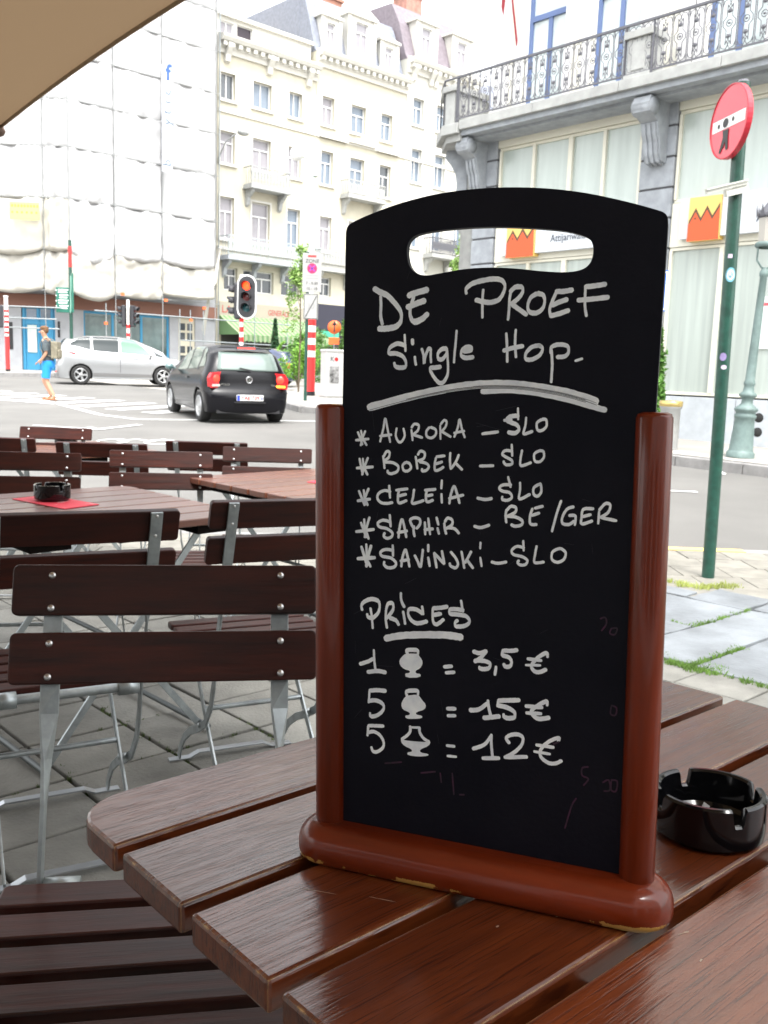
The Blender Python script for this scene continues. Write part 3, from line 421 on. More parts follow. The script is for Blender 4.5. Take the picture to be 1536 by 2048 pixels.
# ================================================================ BUILDINGS
def frame_M(P, X, Y): return Matrix(((X.x, Y.x, 0, P.x), (X.y, Y.y, 0, P.y), (0, 0, 1, 0), (0, 0, 0, 1)))
ML = frame_M(PL, DL, NL); MR = frame_M(PR, -DR, NR)
def wall(mb, x0, x1, z0, z1, ops, y=0., dep=.22):
    xs = sorted({x0, x1}|{o[0] for o in ops}|{o[1] for o in ops}); zs = sorted({z0, z1}|{o[2] for o in ops}|{o[3] for o in ops})
    xs = [x for x in xs if x0 <= x <= x1]; zs = [z for z in zs if z0 <= z <= z1]
    for a, c in zip(xs, xs[1:]):
        for d, e in zip(zs, zs[1:]):
            mx, mz = (a+c)/2, (d+e)/2
            if any(o[0] < mx < o[1] and o[2] < mz < o[3] for o in ops): continue
            mb.quad((a,y,d),(c,y,d),(c,y,e),(a,y,e))
    for (a, c, d, e) in ops:
        mb.quad((a,y,d),(a,y+dep,d),(a,y+dep,e),(a,y,e)); mb.quad((c,y,d),(c,y,e),(c,y+dep,e),(c,y+dep,d))
        mb.quad((a,y,e),(a,y+dep,e),(c,y+dep,e),(c,y,e)); mb.quad((a,y,d),(c,y,d),(c,y+dep,d),(a,y+dep,d))
def shell(mb, x0, x1, z0, z1, y1=9., yf=.5):   # sides, back and roof of a building, and a dark liner behind the openings
    mb.quad((x0,0,z0),(x0,0,z1),(x0,y1,z1),(x0,y1,z0)); mb.quad((x1,0,z0),(x1,y1,z0),(x1,y1,z1),(x1,0,z1))
    mb.quad((x0,y1,z0),(x0,y1,z1),(x1,y1,z1),(x1,y1,z0)); mb.quad((x0,0,z1),(x1,0,z1),(x1,y1,z1),(x0,y1,z1))
WM = {}
def window(parent, x0, x1, z0, z1, pm, fm=None, y=.2, tr=.66, mull=1, fw=.055, name='window'):
    fm = fm or framew; w, h = round(x1-x0, 2), round(z1-z0, 2); key = (w, h, tr, mull, fw, fm.name, pm.name)
    if key not in WM:
        b = MB(); X = w/2
        b.box(-X,-X+fw,-.03,.03,0,h); b.box(X-fw,X,-.03,.03,0,h); b.box(-X+fw,X-fw,-.028,.028,0,fw); b.box(-X+fw,X-fw,-.028,.028,h-fw,h)
        zt = h*tr if tr else h-fw
        if tr: b.box(-X+fw,X-fw,-.04,.04,zt-fw*.6,zt+fw*.6)
        for k in range(mull):
            xm = -X+w*(k+1)/(mull+1); b.box(xm-fw*.55,xm+fw*.55,-.026,.026,fw,(zt-fw*.6) if tr else h-fw)
        p = MB(); p.quad((-X+fw*.5,.01,fw*.5),(X-fw*.5,.01,fw*.5),(X-fw*.5,.01,h-fw*.5),(-X+fw*.5,.01,h-fw*.5))
        WM[key] = (b.mesh(name, fm), p.mesh('pane', pm))
    a, p = WM[key]; o = inst(name, a, parent, ((x0+x1)/2, y, z0)); inst('pane', p, o); return o
def balcony(parent, x0, x1, z, h, dep, solid=False, step=.2, bm=None, rm=None, corb=True, slab=.16):
    b = MB(); b.box(x0,x1,-dep,0,z-slab,z); b.box(x0-.05,x1+.05,-dep-.06,0,z-slab-.07,z-slab-.001)
    if corb:
        for cx in ([x0+.2, x1-.2] if x1-x0 < 4 else [x0+.2+i*(x1-x0-.4)/3 for i in range(4)]):
            b.xprism([(-.02,z-slab-.07),(-dep*.85,z-slab-.07),(-dep*.8,z-slab-.2),(-.25,z-slab-.45),(-.16,z-slab-.8),(-.02,z-slab-.9)], cx-.09, cx+.09)
    o = b.build('balcony', bm or stonel, parent)
    r = MB(); r.box(x0,x1,-dep+.02,-dep+.07,z+h-.05,z+h); r.box(x0,x1,-dep+.03,-dep+.06,z+.04,z+.08)
    for xx in (x0, x1-.05): r.box(xx,xx+.05,-dep+.07,0,z+h-.05,z+h-.005)
    n = int((x1-x0)/step)
    for i in range(n+1):
        x = x0+.03+(x1-x0-.06)*i/n; r.box(x-.012,x+.012,-dep+.034,-dep+.056,z+.08,z+h-.05)
        if i < n and solid:
            x2 = x+(x1-x0-.06)/n; m = (x+x2)/2; q = (x2-x)*.5
            pts = [(m+q*.9*math.cos(t)*(1 if k%2 else .55), z+h*.5+h*.36*math.sin(t)*(1 if k%2 else .7)) for k, t in enumerate([2*PI*j/12 for j in range(12)])]
            r.yprism(pts, -dep+.04, -dep+.05)
    for k in range(3):
        y = -dep+.1+k*(dep-.15)/3
        for xx in (x0+.02, x1-.03): r.box(xx-.01,xx+.01,y-.01,y+.01,z,z+h-.05)
    r.build('railing', rm or ironl, o); return o
def cornice(parent, x0, x1, z, dent=.42, dep=.55, m=None, brackets=()):
    b = MB(); b.xprism([(0,z-.75),(-.1,z-.75),(-.12,z-.55),(-.18,z-.5),(-.2,z-.28),(-dep*.8,z-.26),(-dep,z-.1),(-dep,z),(0,z+.12)], x0, x1)
    n = int((x1-x0)/dent)
    for i in range(n):
        x = x0+(i+.25)*(x1-x0)/n; b.box(x,x+dent*.5,-dep*.72,-.19,z-.47,z-.28)
    for x in brackets: b.xprism([(0,z-1.15),(-.16,z-1.1),(-.22,z-.8),(-dep*.8,z-.5),(-dep*.8,z-.3),(0,z-.3)], x-.14, x+.14)
    return b.build('cornice', m or trimw, parent)
def sills(mb, ws):
    for (a, c, d, e) in ws:
        mb.box(a-.12,c+.12,-.1,0,d-.14,d-.002); mb.box(a-.1,a-.002,-.035,0,d,e+.1); mb.box(c+.002,c+.1,-.035,0,d,e+.1); mb.box(a-.001,c+.001,-.035,0,e+.002,e+.1)
def dormer(parent, x0, x1, z0, z1, y0, gable=False, m=None, roofm=None, pm=None):
    b = MB(); w = x1-x0; d = 1.6; a, c = x0+w*.26, x1-w*.26; zt = z1-.25
    ops = [(a,c,z0+.3,zt-.25)]; b.M = Matrix.Translation((0,y0,0)); wall(b, x0, x1, z0, zt, ops, dep=.15)
    b.quad((x0,0,z0),(x0,0,zt),(x0,d,zt),(x0,d,z0)); b.quad((x1,0,z0),(x1,d,z0),(x1,d,zt),(x1,0,zt))
    b.box(x0-.1,x0+.14,-.05,-.002,z0,zt); b.box(x1-.14,x1+.1,-.05,-.002,z0,zt)
    xm = (x0+x1)/2; g = .55 if gable else .12
    b.yprism([(x0-.16,zt),(x1+.16,zt),(x1+.16,zt+.12),(xm,zt+.12+g),(x0-.16,zt+.12)], -.14, d)
    o = b.build('dormer', m or trimw, parent)
    window(o, a, c, z0+.3, zt-.25, pm or pane_c, y=y0+.12, tr=.7); return o
# ---------------------------------------------------------------- house 1: behind the wrapped building
def house(name, x0, x1, zc, cols, floors, m, label, brackets):
    r = empty(name, M=ML); tag(r, label, 'house', 'terraced houses across the street')
    ws = [(a, c, d, e) for (d, e, cc) in floors for (a, c) in (cc or cols)]
    b = MB(); wall(b, x0, x1, 4.9, zc-.7, ws); wall(b, x0, x1, .5, 4.9, [(x0+.35, x1-.35, .75, 3.65)], dep=.3); b.quad((x0,0,zc-.7),(x1,0,zc-.7),(x1,0,zc),(x0,0,zc)); shell(b, x0, x1, .5, zc)
    b.build('wall', m, r)
    for w in ws:
        if w[2] > 7: t = MB(); sills(t, [w]); t.build('window_surround', trimw, r)
    for z in (13.45, 6.95): t = MB(); t.box(x0+.02,x1-.02,-.07,0,z,z+.16); t.build('string_course', trimw, r)
    cornice(r, x0-.02, x1+.02, zc, m=trimw, brackets=brackets)
    rg = random.Random(int(x0*10))
    for (a, c, d, e) in ws:
        window(r, a, c, d, e, rg.choice([pane_d, pane_b, pane_b, pane_c]) if d > 7 else pane_d, tr=.66 if d < 13.6 or x0 > 15 else None, mull=1 if c-a < 1.7 else 2)
    return r
c1 = [(9.28,10.12),(11.18,12.3),(13.4,14.25)]
h1 = house('town_house', 9.12, 15.16, 16.9, c1, [(14.08,15.3,None),(11.1,12.6,None),(7.5,9.5,None),(5.0,6.1,[(9.55,10.35),(10.7,12.6),(13.1,14.3)])], plaster, 'cream town house next to the wrapped building, red lettered cafe board and striped awning below', [9.6, 12.1, 14.6])
b = MB(); ops = [(9.38,10.2,17.1,17.75),(10.4,11.3,17.08,17.78)]; b.M = Matrix.Translation((0,.3,0)); wall(b, 9.12, 15.0, 16.9, 17.95, ops, dep=.15); b.box(9.05,15.05,-.18,.3,17.951,18.12); b.box(9.12,15.0,2.5,2.6,16.9,17.95); b.quad((15.0,0,16.9),(15.0,2.5,16.9),(15.0,2.5,17.95),(15.0,0,17.95)); b.build('attic_storey', trimw, h1)
window(h1, 9.38, 10.2, 17.1, 17.75, pane_c, y=.4, tr=None); window(h1, 10.4, 11.3, 17.08, 17.78, mat('open_dark_window', (.03,.02,.03), .4), y=.42, tr=None, mull=0, fw=.03)
balcony(h1, 10.65, 13.05, 10.25, .85, .75, solid=True, bm=ironl); balcony(h1, 9.3, 15.1, 6.65, .95, .8, solid=True, bm=stone, rm=mat('verdigris_railing', (.33,.37,.38), .6, var=.2, scale=6), step=.24)
b = MB(); b.box(12.2,14.9,3.4,5.2,16.9,19.3); b.box(12.1,15.0,3.3,5.3,19.3,19.45)
for i in range(5): b.lathe([(.12,19.45),(.1,19.8)], 8, (12.5+i*.5,4.3,0))
b.build('chimney', mat('ochre_chimney', (.42,.33,.22), .9, var=.2, scale=2), h1)
dsh = MB(); dsh.lathe([(.02,0),(.2,.03),(.36,.12),(.42,.2)], 16); dsh.tube([(0,0,0),(0,0,.35)], .02)
o = dsh.build('satellite_dish', mat('dish_grey', (.5,.58,.56), .5), h1); o.location = (10.2,.9,18.25); o.rotation_euler = (1.2,0,.3)
# cafe front
b = MB(); b.box(9.2,15.1,-.16,-.002,3.72,4.4); o = b.build('shop_board', mat('cream_board', (.30,.275,.22), .6), h1)
lr = mat('cafe_lettering_red', (.35,.04,.03), .5)
text('GENERALE', .40, lr, o, (12.85,-.17,4.02), sx=.72); text('LA', .52, lr, o, (9.62,-.17,4.02))
b = MB(); b.box(9.5,14.8,.6,.7,.8,3.7); 
for x in (9.5,11.1,12.9,14.7): b.box(x-.1,x+.1,-.05,.25,.8,3.65)
b.build('shop_front', mat('dark_shop_front', (.05,.05,.045), .4), h1)
awm = mat('green_white_stripes', (.42,.52,.36), .9)
t = awm.node_tree; wv = t.nodes.new('ShaderNodeTexWave'); wv.inputs['Scale'].default_value = 1.1; wv.bands_direction = 'X'
tc = t.nodes.new('ShaderNodeTexCoord'); cr = t.nodes.new('ShaderNodeValToRGB'); cr.color_ramp.interpolation = 'CONSTANT'; cr.color_ramp.elements[0].color = (.10,.19,.08,1); cr.color_ramp.elements[1].color = (.22,.27,.16,1); cr.color_ramp.elements[1].position = .5
t.links.new(tc.outputs['Object'], wv.inputs[0]); t.links.new(wv.outputs[0], cr.inputs[0]); t.links.new(cr.outputs[0], t.nodes['Principled BSDF'].inputs['Base Color'])
b = MB(); N = 48; x0, x1 = 9.2, 14.9
for i in range(N):
    a, c = lerp(x0,x1,i/N), lerp(x0,x1,(i+1)/N); b.quad((a,-.16,3.72),(c,-.16,3.72),(c,-2.0,2.75),(a,-2.0,2.75))
    zb = 2.75-.34+.05*(i%2); b.quad((a,-2.0,2.75),(c,-2.0,2.75),(c,-2.02,zb),(a,-2.02,zb))
b.add([(x0,-.16,3.72),(x0,-2.0,2.75),(x0,-.16,2.75)],[(0,1,2)]); b.add([(x1,-.16,3.72),(x1,-2.0,2.75),(x1,-.16,2.75)],[(0,2,1)])
o = b.build('cafe_awning', awm); o.matrix_world = ML; tag(o, 'pale green striped awning with scalloped valance over the cafe front', 'awning')
wm = MB(); wm.tube([(9.15,-.05,11.2),(9.2,-.6,11.9),(9.5,-1.1,12.3)], .04); wm.sphere((9.75,-1.3,12.35), .22, sc=(1.5,1,.7)); o = wm.build('wall_lamp', ironl); o.matrix_world = ML; tag(o, 'curved street lamp arm on the corner between the wrapped building and the cream house', 'street lamp')
# ---------------------------------------------------------------- house 2: blue mansard
c2 = [(15.58,16.42),(17.62,18.68),(19.82,20.7)]
h2 = house('town_house', 15.18, 21.72, 17.72, c2, [(14.15,15.57,None),(11.1,12.8,None),(7.6,9.4,None),(5.2,6.2,[(15.7,16.5),(17.6,18.7),(19.8,20.7)])], plaster, 'cream town house with blue slate mansard roof and three white dormers', [])
b = MB(); b.box(15.18,21.72,1.6,8,17.7,20.9); b.xprism([(.1,17.75),(.25,17.9),(.7,19.3),(1.15,20.5),(1.4,20.9),(8,20.95),(8,17.75)], 15.2, 21.7); b.build('roof', slate, h2)
dormer(h2, 15.7, 16.9, 17.9, 19.9, .25); dormer(h2, 17.4, 19.25, 17.9, 20.4, .1, gable=True); dormer(h2, 19.9, 21.15, 17.9, 19.75, .25)
balcony(h2, 17.0, 19.75, 10.75, .75, .7, solid=True, bm=stonel, rm=stonel); balcony(h2, 15.3, 21.6, 6.7, .9, .6, solid=True, bm=stonel)
b = MB(); b.yprism([(17.4,13.55),(19.4,13.55),(18.4,13.98)], -.22, -.002); b.box(15.4,17.3,-.2,-.001,13.45,13.62); b.box(19.5,21.2,-.2,-.001,13.45,13.62); b.build('pediment', trimw, h2)
b = MB(); b.box(15.2,21.7,-.12,-.001,3.35,4.75); o = b.build('shop_board', mat('black_shop_board', (.02,.02,.035), .35), h2)
b = MB(); b.box(15.6,21.5,.3,.4,.7,3.6); b.box(16.0,18.2,.2,.3,1.2,3.2); b.box(18.6,21.2,.2,.3,1.2,3.2); b.build('shop_front', mat('dark_shop_front2', (.03,.03,.03), .25), h2)
b = MB(); b.box(15.7,17.0,-.2,-.12,2.95,3.3); b.build('neon_shop_sign', mat('green_sign', (.05,.35,.22), .5), h2)
b = MB(); b.box(18.9,20.4,4.4,6.0,20.9,22.6); b.box(18.8,20.5,4.3,6.1,22.6,22.75); b.build('chimney', mat('red_brown_chimney', (.34,.17,.12), .9, var=.2, scale=2), h2)
# ---------------------------------------------------------------- house 3: purple mansard
c3 = [(22.3,23.15),(24.25,25.15),(26.2,27.0)]
h3 = house('town_house', 21.76, 27.7, 18.95, c3, [(15.5,16.95,None),(12.3,14.15,None),(8.6,11.0,None),(5.4,6.6,None)], plaster2, 'tall pale town house with purple slate mansard and two large white dormers', [22.2, 23.6, 24.0, 25.5, 27.2])
b = MB(); b.xprism([(.1,18.98),(.3,19.3),(.9,21.1),(1.6,22.3),(8,22.5),(8,18.98)], 21.8, 27.65); b.build('roof', slate2, h3)
dormer(h3, 22.6, 24.2, 19.1, 21.5, .2); dormer(h3, 25.6, 27.3, 19.1, 21.5, .2)
balcony(h3, 23.6, 25.7, 8.3, .95, .8, bm=stonel, rm=iron, step=.12, solid=True)
b = MB(); b.box(24.3,25.6,3,4.2,22.4,23.9); b.box(24.2,25.7,2.9,4.3,23.9,24.05); b.box(23.0,24.1,2.6,2.7,21.9,22.6); b.build('chimney', mat('rough_brick', (.36,.19,.15), .95, var=.3, scale=3), h3)
c4 = [(28.4,29.2),(30.4,31.3),(32.3,33.1)]
h4 = house('town_house', 27.74, 34.0, 17.4, c4, [(14.0,15.4,None),(11.0,12.7,None),(7.6,9.8,None),(5.0,6.2,None)], plaster2, 'farthest pale house of the row, ending behind the bank building', [])
b = MB(); b.xprism([(.1,17.4),(1.2,19.6),(8,19.8),(8,17.4)], 27.8, 33.9); b.build('roof', slate, h4)
h5 = house('town_house', 34.04, 42.0, 16.6, [(35,36),(38,39),(40.4,41.3)], [(13.0,14.6,None),(10.0,11.8,None),(7.0,9.0,None)], plaster, 'low cream house at the far end of the row, hidden by the chalkboard', [])
# ---------------------------------------------------------------- wrapped building with scaffold
wb = empty('wrapped_building', M=ML); tag(wb, 'building wrapped in white scaffold sheeting over a brown shop fascia and blue door', 'building')
P2_ = PL+DL*1.5; X2 = Vector((1,.03,0)).normalized(); F2 = frame_M(P2_, X2, Vector((-X2.y, X2.x, 0))); L2 = ML.inverted() @ F2
b = MB(); ops = [(2.15,6.5,1.4,3.45),(6.98,7.92,.7,3.5)]
wall(b, 1.5, 9.08, .5, 3.46, ops, dep=.2); wall(b, 1.5, 9.08, 4.06, 19.5, []); shell(b, 1.5, 9.08, .5, 19.5)
b.M = L2; wall(b, -9, 0, .5, 3.46, [(-2.15,-.65,.7,3.5),(-8.5,-3.6,1.3,3.45)], dep=.2); wall(b, -9, 0, 4.06, 19.5, []); shell(b, -9, 0, .5, 19.5); b.build('wall', mat('grey_stucco', (.36,.37,.39), .9, var=.1, scale=2), wb)
b = MB(); b.box(1.5,9.08,-.1,.2,3.46,4.06); b.M = L2; b.box(-9,.05,-.1,.2,3.46,4.06); b.build('fascia', mat('brown_fascia', (.22,.10,.07), .6), wb)
bl = mat('blue_woodwork', (.035,.24,.42), .45)
D2 = L2 @ Matrix.Translation((-1.53,0,0)); d = MB(); d.M = D2; d.box(-.6,.85,.08,.18,.7,3.5); d.box(-.52,-.46,.02,.08,.75,3.5); d.box(.1,.16,.02,.08,.75,3.5); d.box(.72,.78,.02,.08,.75,3.5); d.box(-.46,.1,.04,.08,2.75,2.85); d.box(.16,.72,.04,.08,2.75,2.85); dr = d.build('door', bl, wb)
b = MB(); b.M = D2; b.box(-.4,.04,.06,.075,3.0,3.42); b.box(.22,.66,.06,.075,3.0,3.42); b.build('pane', pane_b, dr)
b = MB(); b.M = D2; b.box(-.36,.05,.03,.038,1.5,2.7); b.build('poster', mat('pale_poster', (.6,.65,.6), .5, col2=(.45,.55,.5), scale=6), dr)
window(wb, 2.15, 6.5, 1.4, 3.45, mat('shop_glass_teal', (.12,.17,.17), .08, spec=.9, var=.5, scale=.8), fm=bl, y=.12, tr=None, mull=2, fw=.1)
ow = window(wb, -8.5, -3.6, 1.3, 3.45, MAT['shop_glass_teal'], fm=bl, y=.12, tr=None, mull=2, fw=.1); ow.matrix_local = L2 @ Matrix.Translation((-6.05,.12,1.3))
b = MB(); b.box(2.15,6.5,.02,.06,.8,1.4); b.build('stall_riser', mat('pale_blue_panel', (.45,.52,.52), .6), wb)
d = MB(); d.box(6.98,7.92,.08,.14,.7,3.5); cd_ = d.build('door', mat('cream_door', (.62,.58,.46), .6), wb)
b = MB()
for i in (0,1):
    for z in (2.85,2.4,1.75,1.3): b.box(7.1+i*.4,7.38+i*.4,.06,.079,z,z+.34)
b.build('pane', pane_d, cd_)
b = MB(); b.M = D2; b.box(-1.25,-1.0,-.03,0,1.6,2.8); b.box(1.0,1.1,-.03,0,2.2,2.9); b.build('letter_plate', blackp, wb)
# scaffold
sc = empty('scaffold', M=ML); tag(sc, 'scaffold of galvanised tubes hung with white tarpaulins in front of the wrapped building', 'scaffold')
XS = [1.0,3.08,5.42,8.25]; XS2 = [-8.2,-5.6,-3.2,-.62,.46]; ZS = [4.15,5.9,8.0,10.1,12.0,13.8,15.62,17.4,19.3]
galvl = mat('light_galvanised', (.30,.31,.31), .5, metal=.3); k0 = 0
tarp = mat('white_tarpaulin', (.42,.42,.425), .65, var=.05, scale=1.2); tarpb = mat('weathered_tarpaulin', (.41,.395,.355), .7, var=.1, scale=1.5)
for m in (tarp, tarpb):
    bb = m.node_tree.nodes['Principled BSDF']; bb.inputs['Subsurface Weight'].default_value = 0
sy = -1.25
for i in (0,1,2,4,5,6,7):
    if i == 4: XA, LM_ = XS2, L2
    elif i == 0: XA, LM_ = XS, Matrix.Identity(4)
    for j in range(len(ZS)-1):
        i_ = i % 4; x0, x1, z0, z1 = XA[i_], XA[i_+1], ZS[j], ZS[j+1]; rg = random.Random(i*31+j); n = 20
        low = j < 2; sag = (.55 if j == 1 else .42 if j == 0 else .13)*rg.uniform(.35,1.3); drop = (.45 if j == 1 else .38 if j == 0 else .05)*rg.uniform(.2,1.4); lift = rg.uniform(-.1,.25) if j == 0 else 0
        b = MB(); b.M = LM_; vs = []; fs = []; ph = rg.uniform(0,9); rg0 = rg.uniform(-1.5,1.5)
        for q in range(n+1):
            for p in range(n+1):
                u, v = p/n, q/n; bu = math.sin(PI*u)**.7; bv = (1-v)**.6*min(1, v*8+.55) if low else math.sin(PI*v)**.8
                w = .035*math.sin(u*13+ph+v*3)*(1-abs(2*u-1))+.10*noise.noise(Vector((x0+u*3.1, z0+v*2+ph+u, ph)))*bu+.05*noise.noise(Vector((u*9+ph, v*5, ph)))+.02*math.sin((u*rg0+v)*17+ph)*bu
                vs.append((lerp(x0,x1,u), sy-sag*bu*bv-(w*(1.6 if low else .8)), lerp(z0+lift,z1,v)-drop*bu*(1-v)**2))
        for q in range(n):
            for p in range(n): a = q*(n+1)+p; fs.append((a,a+1,a+n+2,a+n+1))
        b.add(vs, fs, True)
        o = b.build('tarpaulin_sheet', tarpb if j == 0 or (j == 1 and i >= 4) else tarp, sc)
        sol = o.modifiers.new('thick', 'SOLIDIFY'); sol.thickness = .008
for i, x in enumerate(XS):
    b = MB(); b.tube([(x,sy-.03,G(0,42)+.1),(x,sy-.03,19.6)], .02, 8); b.build('standard_tube', galvl, sc)
for i, x in enumerate(XS2):
    b = MB(); b.M = L2; b.tube([(x,sy-.03,.7),(x,sy-.03,19.6)], .02, 8); b.build('standard_tube', galvl, sc)
for z in ZS: b = MB(); b.M = L2; b.tube([(-8.4,sy-.05,z),(.46,sy-.05,z)], .017, 8); b.build('ledger_tube', galvl, sc)
for j, z in enumerate(ZS): b = MB(); b.tube([(XS[k0],sy-.05,z),(8.4,sy-.05,z)], .017, 8); b.build('ledger_tube', galvl, sc)
for x in (9.05,):
    b = MB(); b.tube([(x,-.3,.9),(x,-.3,19.5)], .03, 6); b.build('standard_tube', galv, sc)
for (z, a, c, y, mm) in ((3.38,-7,.3,-2.0,1),(2.9,-2.4,.1,-2.0,1),(2.5,-7,.2,-2.0,1),(3.35,1.6,12.2,-2.3,0),(2.3,5.8,12.0,-2.3,0)):
    b = MB(); b.M = L2 if mm else Matrix.Identity(4); b.tube([(a,y,z),(c,y,z)], .03, 8); b.build('guard_tube', galv, sc)
for x in (2.15,3.3,5.75,6.3,7.0,9.9,11.9):
    b = MB(); b.tube([(x,-2.25,.65),(x,-2.25,3.7)], .026, 8); b.build('upright_tube', galv, sc)
b = MB()
for (x,z) in ((2.9,4.2),(5.0,4.1),(7.0,3.9),(6.3,3.3),(2.1,2.9)): b.box(x-.05,x+.1,-2.3,-2.24,z-.12,z)
b.build('warning_tape', mat('orange_tape', (.75,.14,.04), .6), sc)
# end curtain of the wrap down to the cafe
b = MB(); b.add([(7.8,-1.3,4.4),(8.5,-1.35,6.8),(8.55,-1.0,6.8),(7.9,-.9,2.6),(7.55,-1.2,2.9),(8.2,-1.5,5.2)],[(0,5,1,2),(0,2,3,4)]); o = b.build('tarpaulin_flap', tarpb, sc)
# banners
bn = empty('vertical_banner', M=ML @ Matrix.Translation((-1.05,-.28,0))); tag(bn, 'narrow white vertical banner with blue letters hung on the scaffold sheeting', 'banner')
b = MB(); b.box(6.12,6.62,-1.62,-1.58,9.7,14.2); b.build('cloth', mat('banner_white', (.5,.52,.56), .6), bn)
bb_ = mat('banner_blue', (.03,.09,.3), .5)
text('f', .95, bb_, bn, (6.42,-1.63,13.9), bold=.02)
for k, ch in enumerate('city'): text(ch, .62, mat('banner_grey_blue', (.12,.16,.21), .5), bn, (6.37,-1.63,13.1-.42*k), rot=(PI/2,-PI/2,0) )
text('b', .6, MAT['banner_grey_blue'], bn, (6.37,-1.63,10.1), rot=(PI/2,-PI/2,0))
yb = empty('yellow_banner', M=ML @ L2 @ Matrix.Translation((-.95,-.25,0))); tag(yb, 'small yellow notice tied to the sheeting, near the left edge', 'banner')
b = MB(); b.box(-.84,.4,-1.72,-1.69,6.95,7.65); b.build('cloth', mat('banner_yellow', (.75,.70,.16), .6), yb)
b = MB()
for (z,h,gap) in ((7.45,.1,.13),(7.2,.08,.2)):
    x = -.76
    while x < .3: b.box(x,x+.08,-1.725,-1.72,z,z+h); x += gap
b.build('lettering', mat('banner_ochre', (.45,.36,.05), .6), yb)
# ---------------------------------------------------------------- bank building on the right
R = empty('bank_building', M=MR); tag(R, 'corner bank building with grey stone pilasters, wrought iron balcony and blue framed windows', 'building')
cream = mat('cream_metal_trim', (.68,.66,.56), .55); frost = mat('frosted_green_glass', (.42,.475,.445), .18, spec=.8, var=.10, scale=1.2, stretch=(3,1,.3), clip=(.35,.65))
frost2 = mat('frosted_shop_glass', (.37,.415,.385), .22, spec=.7, var=.10, scale=2.2, stretch=(4,1,.15), clip=(.35,.65))
wup = mat('cream_upper_wall', (.74,.72,.64), .9, var=.05, scale=1.2)
b = MB(); fw_ = [(-4.85,-3.8,6.3,9.6),(-3.2,-2.12,6.3,9.6),(-.86,.22,6.3,9.6),(1.6,2.7,6.3,9.6),(4.0,5.1,6.3,9.6)]
wall(b, -5.6, 12, 6.1, 16, fw_, y=.05, dep=.3); b.quad((12,.05,0),(12,9,0),(12,9,16),(12,.05,16)); b.quad((-5.6,.05,16),(12,.05,16),(12,9,16),(-5.6,9,16))
b.quad((-5.6,.05,6.1),(-5.6,.05,16),(-6.1,.6,16),(-6.1,.6,6.1)); b.quad((-6.1,.6,6.1),(-6.1,.6,16),(-6.1,12,16),(-6.1,12,6.1)); b.build('upper_wall', wup, R)
b = MB(); b.box(-5.55,12,.5,.6,0,6.1); b.quad((-6.1,.6,0),(-6.1,.6,6.1),(-6.1,12,6.1),(-6.1,12,0)); b.build('inner_wall', stonel, R)
t = MB()
for (a,c,d,e) in fw_:
    for x in (a-.16, c+.02): t.box(x,x+.14,-.03,.05,6.2,9.8)
for x in (-1.95,-1.3): t.box(x,x+.25,-.06,.05,6.2,16)
t.box(-5.5,-5.2,-.04,.05,6.2,16); t.build('pilaster_strips', mat('pale_stone_strip', (.58,.58,.58), .8), R)
blf = mat('blue_window_frame', (.10,.15,.30), .4)
for (a,c,d,e) in fw_: window(R, a, c, d, e, mat('pale_reflecting_glass', (.50,.56,.56), .08, spec=.9, var=.2, scale=.5), fm=blf, y=.22, tr=.58, mull=1, fw=.085)
# stone piers with joints: blocks as parts
def pier(x0, x1, z0, z1, y0, y1, h, mats):
    z = z0
    while z < z1-.02:
        zz = min(z1, z+h); bb = MB(); bb.box(x0,x1,y0,y1,z,zz-.035); bb.build('stone_block', mats, R, bevel=.012); z = zz
    bb = MB(); bb.box(x0+.02,x1-.02,y0+.03,y1,z0,z1); bb.build('pier_core', mat('dark_joint', (.12,.12,.13), .9), R)
pier(-1.88, -1.2, .92, 6.1, -.05, .5, .52, stone)
pier(-5.95, -5.33, .92, 6.1, -.05, .5, .52, stone)
b = MB(); b.lathe([(.36,.9),(.36,4.2),(.40,4.25),(.40,4.35),(.36,4.4),(.36,6.0)], 20, (-6.15,.32,0)); b.build('corner_column', stonel, R)
b = MB(); x = -5.35
# wainscot slabs
while x < 12:
    bb = MB(); L_ = 1.42; bb.box(x+.006,min(12,x+L_)-.006,-.04,.5,0,.91); o = bb.build('wainscot_slab', mat('pale_blue_stone', (.44,.47,.50), .75, var=.12, scale=4), R, bevel=.006); x += L_
for (hx) in (.0,.34,):
    for hz in (.62,.38):
        bb = MB(); bb.lathe([(.001,-.046),(.075,-.046),(.08,-.04)], 16, (.42+hx,0,hz), axis='y'); bb.build('vent_hole', mat('vent_black', (.02,.02,.02), .8), R)
bb = MB(); bb.lathe([(.001,-.046),(.075,-.046),(.08,-.04)], 16, (.60,0,.74), axis='y'); bb.build('vent_hole', MAT['vent_black'], R)
# shop windows and mezzanine windows
def bay(x0, x1, z0, z1, muls, glass, nm):
    bb = MB(); bb.box(x0,x1,.02,.12,z0,z0+.05); bb.box(x0,x1,.02,.12,z1-.05,z1)
    edges = [x0]+muls+[x1]
    for i, x in enumerate(edges):
        w = .05 if i % 2 == 0 else .035
        if i == 0: bb.box(x,x+w,.0,.12,z0+.05,z1-.05)
        elif i == len(edges)-1: bb.box(x-w,x,.0,.12,z0+.05,z1-.05)
        else: bb.box(x-w,x+w,.0,.12,z0+.05,z1-.05)
    o = bb.build(nm, cream, R)
    for a, c in zip(edges, edges[1:]):
        p = MB(); p.box(a+.02,c-.02,.06,.075,z0+.02,z1-.02); p.build('pane', glass, o)
bay(-5.3,-1.9,4.27,5.8,[-4.4,-3.5,-2.72],frost,'mezzanine_window'); bay(-1.18,5.0,4.27,5.8,[1.9],frost,'mezzanine_window')
bay(-5.3,-1.9,.94,3.5,[-4.4,-3.5,-2.72],frost2,'shop_window'); bay(-1.18,5.0,.94,3.5,[-.19,1.6,3.3],frost2,'shop_window')
